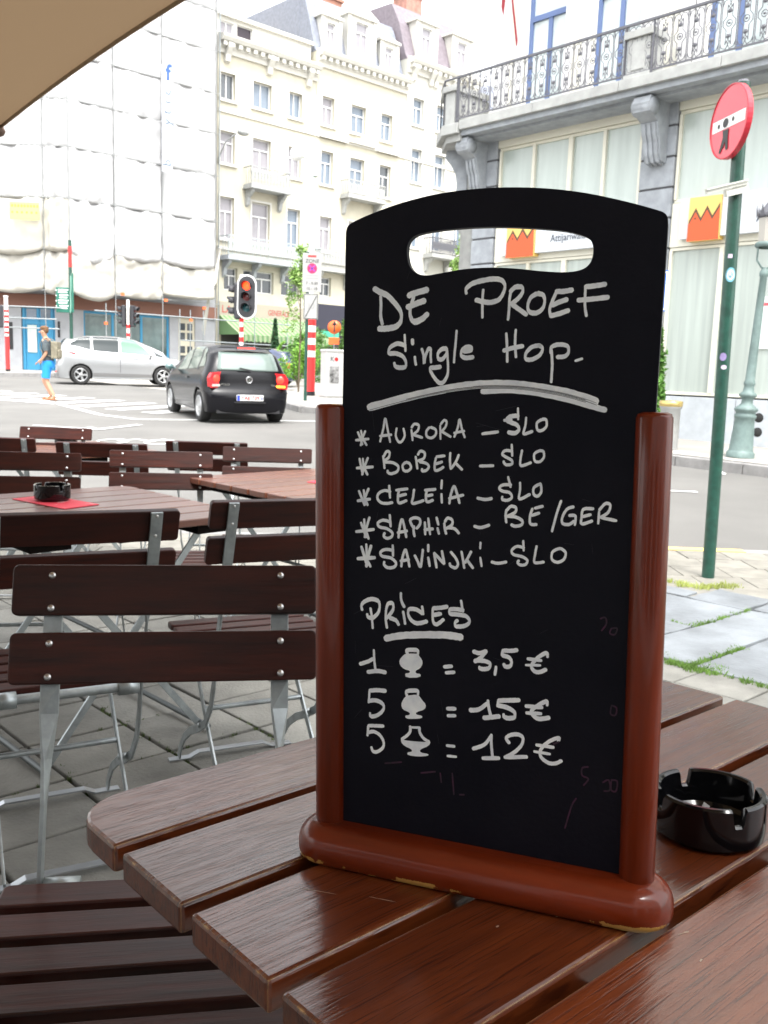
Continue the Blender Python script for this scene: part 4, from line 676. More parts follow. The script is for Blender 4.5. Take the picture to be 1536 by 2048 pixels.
b = MB(); b.box(-5.4,-1.89,-.02,.13,5.81,6.1); b.box(-1.19,12,-.02,.13,5.81,6.1); b.box(-5.31,-1.89,-.0,.12,3.51,4.26); b.box(-1.19,12,-.0,.12,3.51,4.26); b.build('fascia_panel', cream, R)
def sign(x0, w_logo, x1, tx, ts=.26):
    b = MB(); b.box(x0-.2,x0-.01,-.1,-.004,3.62,4.25); b.box(x0+w_logo+.005,x1,-.13,-.004,3.62,4.28); o = b.build('sign_board', mat('sign_grey', (.55,.58,.62), .4), R)
    b = MB(); b.box(x0,x0+w_logo,-.17,-.004,3.56,4.28); l = b.build('logo_board', mat('logo_yellow', (.75,.50,.14), .35), R)
    w = w_logo; zz = [(.02,3.86),(.22,4.07),(.40,3.9),(.58,4.09),(.76,3.92),(.98,4.12)]
    P = [(x0+u*w, z) for u, z in zz]
    b = MB(); b.add([(x0,-.1715,3.56),(x0+w,-.1715,3.56)]+[(x,-.1715,z) for x, z in P[::-1]]+[(x0,-.1715,3.85)],[tuple(range(3+len(P)))]); b.build('logo_field', mat('logo_red', (.72,.085,.02), .35), l)
    b = MB()
    for (a, c) in zip(P, P[1:]): b.add([(a[0],-.173,a[1]-.035),(c[0],-.173,c[1]-.035),(c[0],-.173,c[1]+.035),(a[0],-.173,a[1]+.035)],[(0,1,2,3)])
    b.lathe([(.001,0),(.02,0)], 8, (x0+w*.22,-.1735,3.93), axis='y'); b.build('logo_zigzag', mat('logo_brown', (.10,.05,.02), .4), l)
    text('Attijariwafa', ts, mat('sign_text_grey', (.07,.08,.1), .4), o, (tx,-.136,3.86), sx=.9)
    b = MB()
    for k in range(3):
        xx = tx-.35+.27*k; b.tube([(xx,-.134,4.12),(xx+.1,-.134,4.07),(xx+.2,-.134,4.1),(xx+.22,-.134,4.17)], .012, 5)
    b.build('red_script', mat('script_red', (.75,.08,.1), .4), o)
sign(-.76,.58,3.4,.98); sign(-4.85,.72,-2.1,-3.33,.2)
b = MB(); b.box(.55,1.25,.035,.05,1.75,2.6); o = b.build('poster_frame', mat('poster_white', (.66,.72,.70), .3), R)
b = MB(); b.box(.6,.98,.03,.034,2.45,2.5); b.build('poster_print', mat('poster_red', (.65,.1,.12), .4), o)
b = MB()
rg = random.Random(2)
for k in range(14): x = rg.uniform(.8,1.15); z = rg.uniform(2.1,2.35); b.box(x,x+.08,.026+.0003*k,.034,z-.05,z+.05)
b.build('poster_print', mat('poster_picture', (.35,.2,.2), .4, col2=(.2,.3,.4), scale=14), o)
# balcony: slab, rail, pedestals, corbels
b = MB(); b.box(-5.75,12,-.72,.05,6.0,6.1)
x = -5.75
while x < 12:
    bb = MB(); bb.box(x+.004,min(12,x+1.9)-.004,-.80,.03,6.1,6.28); bb.build('balcony_slab', stonel, R, bevel=.01); x += 1.9
b.box(-5.75,12,-.5,.05,5.95,6.0); b.build('balcony_soffit', stone, R)
bb = MB(); bb.prism([(-5.76,-.84),(-6.2,-.84),(-6.95,-.25),(-6.95,.9),(-5.76,.9)], 6.04, 6.24); bb.prism([(-5.76,-.74),(-6.15,-.74),(-6.82,-.2),(-6.82,.9),(-5.76,.9)], 5.9, 6.04); bb.build('balcony_corner_slab', stonel, R, bevel=.01)
def pedestal(x0, x1, y0, y1):
    b = MB(); b.box(x0,x1,y0,y1,6.28,6.92); b.box(x0-.05,x1+.05,y0-.05,y1+.05,6.92,7.04); b.box(x0+.1,x1-.1,y0-.015,y0,6.4,6.85); b.box(x0-.03,x1+.03,y0-.03,y1+.03,6.281,6.34); b.build('pedestal', stonel, R, bevel=.01)
pedestal(-1.85,-1.4,-.74,-.3)
b = MB(); P = [(-6.2,-.74),(-6.72,-.3),(-6.72,.3),(-5.95,.3),(-5.95,-.74)]; b.prism(P, 6.24, 6.9); b.prism([(x*1.0+(-.05 if x < -6.1 else .05), y-.05) for x, y in P], 6.9, 7.02); b.build('pedestal', stonel, R, bevel=.01)
def corbel(x, wdt=.34):
    pts = [(-.05,5.97),(-.66,5.97),(-.70,5.86),(-.66,5.72),(-.52,5.66),(-.40,5.6),(-.36,5.42),(-.30,5.3),(-.26,5.1),(-.2,4.98),(-.05,4.95)]
    b = MB(); b.xprism(pts[::-1], x-wdt/2, x+wdt/2)
    for k in (-1,0,1): b.xprism([(y-.02,z-.02) for y,z in pts[5:]][::-1]+[], x+k*.1-.03, x+k*.1+.03)
    b.lathe([(.001,-wdt/2-.03),(.15,-wdt/2-.03),(.15,wdt/2+.03),(.001,wdt/2+.03)], 16, (0,0,0)) if False else None
    M0 = b.M; b.M = Matrix.Translation((x,-.55,5.82)) @ Matrix.Rotation(PI/2,4,'Y'); b.lathe([(.001,-wdt/2-.03),(.14,-wdt/2-.03),(.14,wdt/2+.03),(.001,wdt/2+.03)], 16); b.M = M0
    b.build('corbel', stone, R)
corbel(-1.53); corbel(-5.75, .3)
b = MB(); b.M = Matrix.Translation((-6.2,.1,0)) @ Matrix.Rotation(-PI/3.2,4,'Z'); pts = [(-.05,5.9),(-.5,5.9),(-.55,5.75),(-.42,5.6),(-.3,5.4),(-.26,5.1),(-.2,4.75),(-.05,4.7)]; b.xprism(pts[::-1], -.16, .16); b.build('corbel', stone, R)
# wrought iron railing panels
rail = MB(); rail.box(-5.9,12,-.76,-.71,7.13,7.17); rail.box(-5.9,12,-.745,-.725,6.33,6.36); rail.build('handrail', iron, R)
def scroll_panel():
    b = MB(); r_ = .008
    def t(p, n=5): b.tube([(x,0,z) for x, z in p], r_, n)
    for s in (-1, 1):
        t([(s*.13,0),(s*.13,.78)]); t([(s*.045,.08),(s*.045,.30),(s*.10,.36),(s*.10,.44),(s*.045,.5),(s*.045,.68)])
        t([(s*.13,.66),(s*.10,.74),(s*.03,.76),(0,.70),(s*.02,.64),(s*.05,.68)]); t([(s*.13,.12),(s*.10,.04),(s*.03,.02),(0,.08),(s*.02,.14),(s*.05,.10)])
        t([(s*.045,.22),(s*.0,.16),(s*.045,.1)]); t([(s*.045,.56),(s*.0,.62),(s*.045,.66)])
    t([(.05*math.cos(k*PI/5),.40+.05*math.sin(k*PI/5)) for k in range(11)]); b.box(-.025,.025,-.006,.006,.18,.24); b.box(-.025,.025,-.006,.006,.55,.61); b.box(-.02,.02,-.006,.006,.385,.415)
    return b.mesh('scroll_panel', iron, True)
sp = scroll_panel(); x = -5.7
while x < 4.5:
    inst('scroll_panel', sp, R, (x,-.735,6.35)); x += .285
for (x0,y0,x1,y1) in ((-5.9,-.735,-6.25,-.735),(-6.25,-.735,-6.78,-.3),(-6.78,-.3,-6.78,.7)):
    b = MB(); b.tube([(x0,y0,7.15),(x1,y1,7.15)], .02, 6); b.tube([(x1,y1,6.2),(x1,y1,7.15)], .015, 6); b.tube([(x0,y0,6.2),(x0,y0,7.15)], .015, 6); b.build('corner_rail', iron, R)
for x in (-5.85,-1.9,-1.35,2.4): b = MB(); b.box(x-.015,x+.015,-.75,-.72,6.28,7.14); b.build('rail_post', iron, R)
fl = MB(); fl.add([(-4.95,-.55,9.6),(-4.85,-.6,9.55),(-4.83,-.6,8.35),(-4.88,-.58,8.1),(-4.97,-.55,8.3)],[(0,1,2,3,4)]); fl.tube([(-4.98,.02,7.6),(-4.96,-.7,10.2)], .02, 6); o = fl.build('flag', mat('dark_red_cloth', (.28,.02,.03), .8)); o.matrix_world = MR; tag(o, 'dark red furled flag hanging beside the first blue framed window', 'flag')

# ---------------------------------------------------------------- unseen cafe added behind the viewer to shade and fill the terrace
kf = empty('unseen_cafe_building', (0,-3.6,0)); tag(kf, 'unseen cafe building behind the viewer, added to shade and fill the terrace', 'building')
b = MB(); ops = [(-9+2.4*i,-7.2+2.4*i,.6,2.6) for i in range(8)]+[(-8.8+2.4*i,-7.6+2.4*i,4.2,6.2) for i in range(8)]
b.M = Matrix.Rotation(PI,4,'Z'); wall(b, -11, 12, -.1, 9, ops, dep=.3); b.quad((-11,0,-.1),(-11,8,-.1),(-11,8,9),(-11,0,9)); b.quad((12,0,-.1),(12,0,9),(12,8,9),(12,8,-.1)); b.quad((-11,0,9),(12,0,9),(12,8,9),(-11,8,9)); b.build('wall', mat('cafe_bounce_wall', (.80,.79,.78), .9, var=.3, scale=3), kf)  # wall kept pale to bounce fill light onto the board
for (a,c,d,e) in ops:
    o = window(kf, a, c, d, e, MAT['dark_window_glass'], fm=MAT['black_trim'] if 'black_trim' in MAT else mat('dark_joinery', (.03,.02,.015), .5), y=.22, tr=None, mull=1); o.location = (-(a+c)/2, -.22, d); o.rotation_euler = (0,0,PI)
# ================================================================ VEHICLES
def catmull(P, t):
    n = len(P)-1; i = min(int(t), n-1); f = t-i; p0, p1, p2, p3 = P[max(i-1,0)], P[i], P[i+1], P[min(i+2,n)]
    return tuple(.5*((2*b)+(-a+c)*f+(2*a-5*b+4*c-d)*f*f+(-a+3*b-3*c+d)*f**3) for a, b, c, d in zip(p0,p1,p2,p3))
def cerp(tab, x):
    if x <= tab[0][0]: return tab[0][1]
    if x >= tab[-1][0]: return tab[-1][1]
    for i, ((a,p),(b,q)) in enumerate(zip(tab, tab[1:])):
        if x <= b:
            m0 = (q-tab[i-1][1])/(b-tab[i-1][0]) if i else (q-p)/(b-a); m1 = (tab[i+2][1]-p)/(tab[i+2][0]-a) if i+2 < len(tab) else (q-p)/(b-a)
            h = b-a; t = (x-a)/h; return (2*t**3-3*t*t+1)*p+(t**3-2*t*t+t)*h*m0+(-2*t**3+3*t*t)*q+(t**3-t*t)*h*m1
def car(name, label, spec, M, paint, group=None):
    """spec: L length, xr rear end (relative to rear axle), wb wheelbase, hw half width, roof/belt tables over X, rear and front profiles X(z)"""
    r = empty(name, M=M); tag(r, label, 'car', group)
    L, xr, wb, hw = spec['L'], spec['xr'], spec['wb'], spec['hw']; xf = xr+L; roof, belt = spec['roof'], spec['belt']; rearx, frontx = spec['rear'], spec['front']; zb = spec['zb']
    NJ = 12
    def column(X):   # ring (y,z) at a full-width station
        zt = cerp(roof, X); zl = min(cerp(belt, X), zt-.03); e = 1-.10*max(0, (X-(xf-.9))/.9)**2-.06*max(0, ((xr+.5)-X)/.5)**2; w = hw*e
        k = max(0, min(1, (zt-zl)/.5)); wr = w*(1-.30*k)
        return [(0,zb),(w*.86,zb),(w*.955,zb+.06),(w*.985,lerp(zb,zl,.42)),(w,lerp(zb,zl,.62)),(w*.985,lerp(zb,zl,.86)),(w*.945,zl),
                (lerp(w*.93,wr,.5),lerp(zl,zt,.5)),(lerp(w*.93,wr,.86)*(1 if k > .3 else .97),lerp(zl,zt,.84)),(wr*.80,lerp(zl,zt,.965)),(wr*.45,zt),(0,zt+.008)]
    st = []
    Xs = spec['stations']
    x0c = column(Xs[0]); x1c = column(Xs[-1])
    for f, dx in ((0,0),(.5,.015),(.82,.05),(.95,.12)):
        st.append([(cerp(rearx, z)+dx, y*f, z) for y, z in x0c])
    for i, X in enumerate(Xs):
        c = column(X); k = max(0, 1-(X-Xs[0])/.6); k2 = max(0, 1-(Xs[-1]-X)/.6)
        st.append([(X if (k == 0 and k2 == 0) else (lerp(X, cerp(rearx, z)+.28+(X-Xs[0]), k) if k > 0 else lerp(X, cerp(frontx, z)-.30-(Xs[-1]-X), k2)), y, z) for y, z in c])
    for f, dx in ((.95,.13),(.82,.055),(.5,.018),(0,0)):
        st.append([(cerp(frontx, z)-dx, y*f, z) for y, z in x1c])
    NS = len(st)
    def S(i, j):
        i = max(0, min(NS-1, i)); rows = [catmull(st[q], j) for q in range(max(0,int(i)-1), min(NS, int(i)+3))]; return catmull(rows, i-max(0,int(i)-1))
    b = MB(); SI, SJ = (NS-1)*4, 44; vs = []; fs = []
    for s in (1, -1):
        o = len(vs)
        for a in range(SI+1):
            for c in range(SJ+1): p = S(a/4, (NJ-1)*c/SJ); vs.append((p[0], p[1]*s, p[2]))
        for a in range(SI):
            for c in range(SJ):
                q = o+a*(SJ+1)+c; f = (q, q+1, q+SJ+2, q+SJ+1); fs.append(f if s > 0 else f[::-1])
    b.add(vs, fs, True); body = b.build('body', [paint, MAT['wheel_well']], r)
    bmm = bmesh.new(); bmm.from_mesh(body.data); bmesh.ops.remove_doubles(bmm, verts=bmm.verts, dist=.0004); bmesh.ops.recalc_face_normals(bmm, faces=bmm.faces); bmm.to_mesh(body.data); bmm.free()
    wr_ = spec['wr']
    for X in (0, wb):
        cb = MB()
        for s in (1, -1):
            prof = [(.001,hw*.62),(wr_+.055,hw*.62),(wr_+.055,hw*1.2),(.001,hw*1.2)]
            cb.M = Matrix.Translation((X,0,wr_)) @ Matrix.Rotation(-s*PI/2,4,'X'); cb.lathe(prof, 32, smooth=False)
        co = cb.build('cut', MAT['wheel_well']); 
        bm2 = bmesh.new(); bm2.from_mesh(co.data); bmesh.ops.remove_doubles(bm2, verts=bm2.verts, dist=.003); bmesh.ops.recalc_face_normals(bm2, faces=bm2.faces); bm2.to_mesh(co.data); bm2.free()
        md = body.modifiers.new('b', 'BOOLEAN'); md.operation = 'DIFFERENCE'; md.object = co; md.solver = 'EXACT'
        co.parent = r; bpy.context.view_layer.update(); bake(body); bpy.data.objects.remove(co)
    # patches on the body surface
    def istat(X, j=6): # station index for X along ring j
        lo, hi = 0, NS-1
        for _ in range(40):
            m = (lo+hi)/2
            if S(m, j)[0] < X: lo = m
            else: hi = m
        return lo
    def patch(nm, poly, m, off=.006, sides=(1,), parent=None, N=10, mirror=True):
        """poly: 4 corners (i,j) in surface coordinates"""
        out = []
        for s in ((1,-1) if mirror else (1,)):
            b = MB(); vs = []; fs = []
            for a in range(N+1):
                for c in range(N+1):
                    u, v = a/N, c/N; (i0,j0),(i1,j1),(i2,j2),(i3,j3) = poly
                    i = lerp(lerp(i0,i1,u), lerp(i3,i2,u), v); j = lerp(lerp(j0,j1,u), lerp(j3,j2,u), v)
                    p = Vector(S(i,j)); e = .02; du = Vector(S(i+e,j))-Vector(S(i-e,j)); dv = Vector(S(i,j+e))-Vector(S(i,j-e)); n = du.cross(dv)
                    if n.length < 1e-9: n = Vector((0,0,1))
                    n.normalize(); cen = Vector((wb/2,0,.7))
                    if n.dot(p-cen) < 0: n = -n
                    p = p+n*off; vs.append((p.x, p.y*s, p.z))
            for a in range(N):
                for c in range(N): q = a*(N+1)+c; fs.append((q,q+1,q+N+2,q+N+1))
            b.add(vs, fs, True); out.append(b.build(nm, m, parent or r))
        return out
    api = dict(S=S, patch=patch, istat=istat, root=r, body=body, xf=xf)
    # wheels
    def wheel(X, s, spokes):
        b = MB(); w = .20; M0 = Matrix.Translation((X, s*(hw-.115), wr_)) @ Matrix.Rotation(-s*PI/2,4,'X'); b.M = M0
        b.lathe([(wr_*.66,-w/2),(wr_*.93,-w/2),(wr_,-w*.36),(wr_,w*.36),(wr_*.93,w/2),(wr_*.66,w/2*.9),(wr_*.66,-w/2)], 32)
        t = b.build('wheel', rubber, r)
        b = MB(); b.M = M0; b.lathe([(wr_*.66,w*.42),(wr_*.62,w*.46),(wr_*.60,w*.1),(.02,w*.05)], 28)
        b.build('wheel_back', MAT['wheel_well'], t)
        b = MB(); b.M = M0; b.lathe([(wr_*.67,w*.40),(wr_*.665,w*.5),(wr_*.60,w*.47),(wr_*.60,w*.2)], 28); b.lathe([(.001,w*.44),(.05,w*.43),(.06,w*.2)], 14)
        for k in range(spokes):
            a = 2*PI*k/spokes; b.M = M0 @ Matrix.Rotation(a,4,'Z'); b.prism([(.04,-.03),(wr_*.62,-.018 if spokes > 6 else -.035),(wr_*.62,.018 if spokes > 6 else .035),(.04,.03)], w*.3, w*.42)
        b.build('rim', mat('alloy', (.55,.56,.57), .28, metal=.9), t)
    for X in (0, wb):
        for s in (1, -1): wheel(X, s, spec['spokes'])
    return api
mat('wheel_well', (.01,.01,.01), .9)
carglass = mat('car_glass', (.02,.028,.03), .08, spec=.35); carglass_l = mat('car_glass_reflecting', (.13,.17,.155), .06, spec=.8)
trimb = mat('black_trim', (.02,.02,.022), .5); tail = mat('tail_lamp_red', (.55,.015,.02), .15, coat=.6); tailw = mat('lamp_clear', (.6,.5,.45), .12, coat=.6)
brake = mat('brake_lamp_lit', (.8,.03,.02), .2, emit=((1,.04,.02), .55)); indi = mat('indicator_lit', (.9,.35,.03), .2, emit=((1,.25,.03), 1.0))
silver = mat('silver_paint', (.36,.37,.38), .28, metal=.55, coat=.8); blackc = mat('black_car_paint', (.004,.004,.006), .22, coat=.12, spec=.25); navy = mat('navy_car_paint', (.02,.035,.09), .16, coat=1.0)
def place(x, y, th, dz=0):
    a = PI/2-math.radians(th); e = 1.2; fx, fy = math.cos(a), math.sin(a); sl = (G(x+fx*e,y+fy*e)-G(x-fx*e,y-fy*e))/(2*e)
    return Matrix.Translation((x,y,G(x,y)-.02+dz)) @ Matrix.Rotation(a,4,'Z') @ Matrix.Rotation(-math.atan(sl),4,'Y')
# ---- small black hatchback seen from behind
sp_ = dict(L=3.90, xr=-.66, wb=2.46, hw=.83, wr=.30, zb=.20, spokes=10,
  roof=[(-.62,1.0),(-.45,1.20),(-.28,1.37),(-.05,1.435),(.5,1.465),(1.1,1.455),(1.5,1.37),(1.85,1.18),(2.2,1.0),(2.5,.95),(3.0,.86),(3.2,.72)],
  belt=[(-.62,.98),(0,.965),(1.0,.92),(2.2,.88),(3.0,.80),(3.2,.70)],
  rear=[(.2,-.60),(.30,-.655),(.50,-.665),(.60,-.64),(.64,-.60),(.93,-.57),(1.02,-.54),(1.2,-.45),(1.36,-.31),(1.42,-.20),(1.44,-.1)],
  front=[(.2,3.14),(.35,3.23),(.55,3.24),(.7,3.15),(.85,2.98),(.95,2.8)],
  stations=[-.30,-.05,.3,.7,1.1,1.5,1.85,2.2,2.55,2.92])
HB = place(-2.98, 18.2, -26) @ Matrix.Scale(1.03,4)
P = car('hatchback', 'black five-door hatchback seen from behind with its brake lamps lit', sp_, HB, blackc); S, patch, ist, r = P['S'], P['patch'], P['istat'], P['root']
# overwrite column-based rear: windows
i1, i2, i3 = ist(.30,7), ist(1.02,7), ist(1.60,7)
patch('side_window', [(ist(.28,7),6.25),(ist(.98,7),6.2),(ist(.98,8),8.3),(ist(.34,8),8.3)], carglass_l)
patch('side_window', [(ist(1.05,7),6.2),(ist(1.86,6.2),6.2),(ist(1.42,8),8.3),(ist(1.05,8),8.3)], carglass_l)
patch('quarter_window', [(ist(-.15,7),6.4),(ist(.20,7),6.3),(ist(.22,8),8.2),(ist(0,8),8.1)], carglass_l)
patch('window_pillar', [(ist(.2,7),6.1),(ist(.3,7),6.1),(ist(.34,8),8.4),(ist(.24,8),8.4)], trimb, off=.004)
patch('windscreen', [(ist(2.1,9),9),(ist(2.1,9),11),(ist(1.56,11),11),(ist(1.56,9),9)], carglass, off=.005)
# tailgate window: rear surface columns 0..3
def rearpatch(nm, u0, u1, z0, z1, m, off, parent=None, taper=0., N=10, inset=0):
    b = MB(); vs = []; fs = []
    for a in range(N+1):
        for c in range(N+1):
            z = lerp(z0,z1,c/N); sgn = lerp(u0,u1,a/N)*(1-taper*c/N)
            y = sgn; X = cerp(sp_['rear'], z)+ .06*abs(y/.75)**3 + .0; vs.append((X-off, y, z))
    for a in range(N):
        for c in range(N): q = a*(N+1)+c; fs.append((q,q+1,q+N+2,q+N+1))
    b.add(vs, fs, True); o = b.build(nm, m, parent or r); s = o.modifiers.new('t','SOLIDIFY'); s.thickness = .012; s.offset = -1; return o
rearpatch('rear_window', -.60, .60, 1.0, 1.33, carglass_l, .012, taper=.12)
b = MB(); b.bar([(-.60,-.05,1.0),(-.625,.2,1.04)], .03, .012, (0,0,1)); b.build('rear_wiper', trimb, r)
b = MB(); b.box(-.36,-.18,-.5,.5,1.405,1.43); b.build('roof_spoiler', blackc, r, bevel=.01)
b = MB(); b.box(-.39,-.365,-.17,.17,1.405,1.425); b.build('high_brake_lamp', brake, r)
b = MB(); b.tube([(.25,0,1.45),(.18,0,1.56)], .006, 5); b.build('antenna', trimb, r)
for s in (1, -1):
    b = MB(); pts = []
    b.M = Matrix.Translation((-.545, s*.63, .80)) @ Matrix.Rotation(s*.38,4,'Z')
    b.yz = 1
    pr = [(-.14,-.12),(.13,-.12),(.145,.05),(.09,.14),(-.09,.155),(-.14,.06)]
    n = len(pr); b.add([(-.03,y*s,z) for y,z in pr]+[(.08,y*s,z) for y,z in pr], [tuple(range(n)),tuple(range(n,2*n))]+[(i,(i+1)%n,n+(i+1)%n,n+i) for i in range(n)])
    o = b.build('tail_lamp', tail, r, bevel=.012)
    b = MB(); b.M = Matrix.Translation((-.585, s*.62, .84)) @ Matrix.Rotation(s*.38,4,'Z') @ Matrix.Rotation(-PI/2,4,'Y'); b.lathe([(.001,.012),(.055,.006),(.075,-.01)], 20); b.build('brake_lens', brake, o)
    b = MB(); b.M = Matrix.Translation((-.583, s*.62, .715)) @ Matrix.Rotation(s*.38,4,'Z'); b.box(-.004,.01,-.1,.1,-.02,.02); b.build('lamp_lens', indi if s < 0 else tailw, o)
o = rearpatch('number_plate', -.26, .26, .44, .55, mat('plate_white', (.75,.75,.73), .4), .02)
pl = text('YAE 739', .105, mat('plate_red', (.6,.05,.05), .5), o, (-.694,-.0,.495), rot=(PI/2,0,-PI/2), sx=.95, bold=.002)
text('B', .085, mat('plate_blue_text', (.05,.07,.25), .5), o, (-.694,-.225,.495), rot=(PI/2,0,-PI/2))
b = MB(); b.box(-.692,-.688,.20,.255,.445,.545); b.build('plate_band', mat('plate_blue', (.02,.05,.4), .4), o)
b = MB(); b.box(-.685,-.60,-.30,.30,.40,.42); b.box(-.60,-.585,-.18,-.02,.635,.66); b.build('tailgate_handle', trimb, r)
chrome = mat('chrome', (.75,.75,.77), .12, metal=1.)
b = MB(); b.M = Matrix.Translation((-.596,0,.83)) @ Matrix.Rotation(-PI/2,4,'Y'); R0 = .062
b.lathe([(R0,0),(R0,.012),(R0-.010,.012),(R0-.010,0)], 24)
for (y0,z0,y1,z1) in ((-.03,.045,-.002,.006),(.03,.045,.002,.006),(-.05,.018,-.026,-.045),(-.026,-.045,0,.0),(0,0,.026,-.045),(.026,-.045,.05,.018)): b.bar([(z0,y0,.006),(z1,y1,.006)], .009, .008, (0,0,1))
b.build('round_badge', chrome, r)
text('POLO', .05, chrome, r, (-.60,.46,.735), rot=(PI/2,0,-PI/2), name='badge_lettering', sx=1.3); text('TDI', .04, chrome, r, (-.60,-.47,.735), rot=(PI/2,0,-PI/2), name='badge_lettering', sx=1.3)
for s in (1,-1):
    b = MB(); b.sphere((1.98,s*.93,.98), .09, sc=(.7,1,.75)); b.tube([(2.0,s*.8,.95),(1.98,s*.9,.97)], .02, 6); b.build('door_mirror', mat('mirror_teal', (.10,.17,.17), .2, coat=.8), r)
    b = MB(); b.box(.78,.94,s*.835-.012,s*.835+.012,.80,.825); b.box(1.75,1.77,s*.82-.01,s*.82+.01,.3,.85) if 0 else None; b.build('door_handle', blackc, r, bevel=.006)
b = MB(); b.box(-.60,-.50,-.62,.62,.20,.26); b.build('rear_valance', trimb, r)
patch('bumper_strip', [(2.2,3.3),(5.2,3.3),(5.2,3.5),(2.2,3.5)], blackc, off=.012)
# ---- silver people carrier
spf = dict(L=4.52, xr=-.80, wb=2.79, hw=.91, wr=.33, zb=.20, spokes=5,
  roof=[(-.78,1.2),(-.55,1.45),(-.35,1.60),(0,1.655),(.7,1.685),(1.4,1.67),(1.9,1.58),(2.4,1.38),(2.9,1.15),(3.2,1.03),(3.6,.86),(3.75,.7)],
  belt=[(-.78,1.18),(0,1.12),(1.0,1.05),(2.4,.98),(3.2,.90),(3.75,.68)],
  rear=[(.2,-.74),(.32,-.80),(.58,-.81),(.66,-.76),(1.1,-.74),(1.2,-.70),(1.45,-.58),(1.60,-.42),(1.66,-.3)],
  front=[(.2,3.62),(.35,3.70),(.55,3.72),(.7,3.66),(.85,3.5),(.98,3.3)],
  stations=[-.42,-.1,.3,.8,1.3,1.8,2.3,2.75,3.05,3.38])
P = car('people_carrier', 'silver people carrier crossing the junction behind the pedestrian', spf, place(-10.95, 32.2, 68), silver); S, patch, ist, r = P['S'], P['patch'], P['istat'], P['root']
patch('side_window', [(ist(.42,7),6.3),(ist(1.28,7),6.3),(ist(1.28,8),8.4),(ist(.42,8),8.4)], carglass)
patch('side_window', [(ist(1.36,7),6.3),(ist(2.45,6.3),6.3),(ist(1.80,8),8.4),(ist(1.36,8),8.4)], mat('car_glass_green', (.10,.19,.14), .08, spec=.5))
patch('quarter_window', [(ist(-.38,7),6.9),(ist(.34,7),6.35),(ist(.34,8),8.4),(ist(-.05,8),8.2)], carglass)
patch('quarter_window', [(ist(2.55,6.3),6.3),(ist(2.85,6.3),6.35),(ist(2.45,7),7.2),(ist(2.4,7),7.5)], carglass)
patch('windscreen', [(ist(2.95,9),8.8),(ist(2.95,9),11),(ist(1.95,11),11),(ist(1.95,9),8.8)], carglass, off=.005)
patch('sill_strip', [(ist(.4,3),2.1),(ist(2.4,3),2.1),(ist(2.4,3),2.5),(ist(.4,3),2.5)], mat('grey_sill', (.15,.15,.15), .5), off=.008)
patch('door_seam', [(ist(1.31,5),2.6),(ist(1.325,5),2.6),(ist(1.325,5),6.2),(ist(1.31,5),6.2)], trimb, off=.003)
patch('roof_rail', [(ist(-.1,9),9.1),(ist(1.8,9),9.1),(ist(1.8,9),9.3),(ist(-.1,9),9.3)], trimb, off=.015)
def rear2(nm, u0, u1, z0, z1, m, off, rear, taper=0.):
    b = MB(); vs = []; fs = []; N = 8
    for a in range(N+1):
        for c in range(N+1): z = lerp(z0,z1,c/N); y = lerp(u0,u1,a/N)*(1-taper*c/N); vs.append((cerp(rear, z)+.07*abs(y/.8)**3-off, y, z))
    for a in range(N):
        for c in range(N): q = a*(N+1)+c; fs.append((q,q+1,q+N+2,q+N+1))
    b.add(vs, fs, True); o = b.build(nm, m, r); s = o.modifiers.new('t','SOLIDIFY'); s.thickness = .015; s.offset = -1; return o
rear2('rear_window', -.66, .66, 1.15, 1.55, carglass, .012, spf['rear'], .15); rear2('number_plate', -.26, .26, .78, .90, MAT['plate_white'], .012, spf['rear'])
b = MB(); b.box(-.82,-.70,-.7,.7,.20,.36); b.build('rear_valance', MAT['grey_sill'], r); b = MB(); b.box(-.83,-.79,-.7,-.5,.4,.45); b.build('reflector', tail, r)
for s in (1,-1):
    b = MB(); b.M = Matrix.Translation((-.55,s*.84,1.02)); b.add([(-.16,-.12*s,-.06),(.38,.035*s,.0),(.38,.045*s,.06),(.1,.03*s,.10),(-.15,-.10*s,.08)],[(0,1,2,3,4)]); o = b.build('tail_lamp', tail, r); sm = o.modifiers.new('t','SOLIDIFY'); sm.thickness = .05; sm.offset = 0
    b = MB(); b.sphere((2.35,s*1.0,1.05), .1, sc=(.7,1,.8)); b.tube([(2.4,s*.85,1.02),(2.35,s*.95,1.04)], .025, 6); b.build('door_mirror', silver, r)
    for X in (.95,1.75): b = MB(); b.box(X,X+.2,s*.905-.015,s*.905+.015,.90,.93); b.build('door_handle', silver, r, bevel=.006)
    b = MB(); b.sphere((3.35,s*.66,.78), .2, sc=(1.1,.5,.5)); b.build('headlamp', tailw, r)
# ---- dark blue car half hidden behind the hatchback
P = car('parked_car', 'dark blue car half hidden behind the black hatchback, tail towards the striped post', sp_, place(-4.35, 36.6, -82), navy); patch, ist, r = P['patch'], P['istat'], P['root']
patch('side_window', [(ist(.28,7),6.25),(ist(.98,7),6.2),(ist(.98,8),8.3),(ist(.34,8),8.3)], carglass)
patch('side_window', [(ist(1.05,7),6.2),(ist(1.86,6.2),6.2),(ist(1.42,8),8.3),(ist(1.05,8),8.3)], carglass)
for s in (1,-1): b = MB(); b.M = Matrix.Translation((-.5,s*.70,.80)); b.box(-.08,.1,-.09,.09,-.1,.12); b.build('tail_lamp', tail, r, bevel=.02)
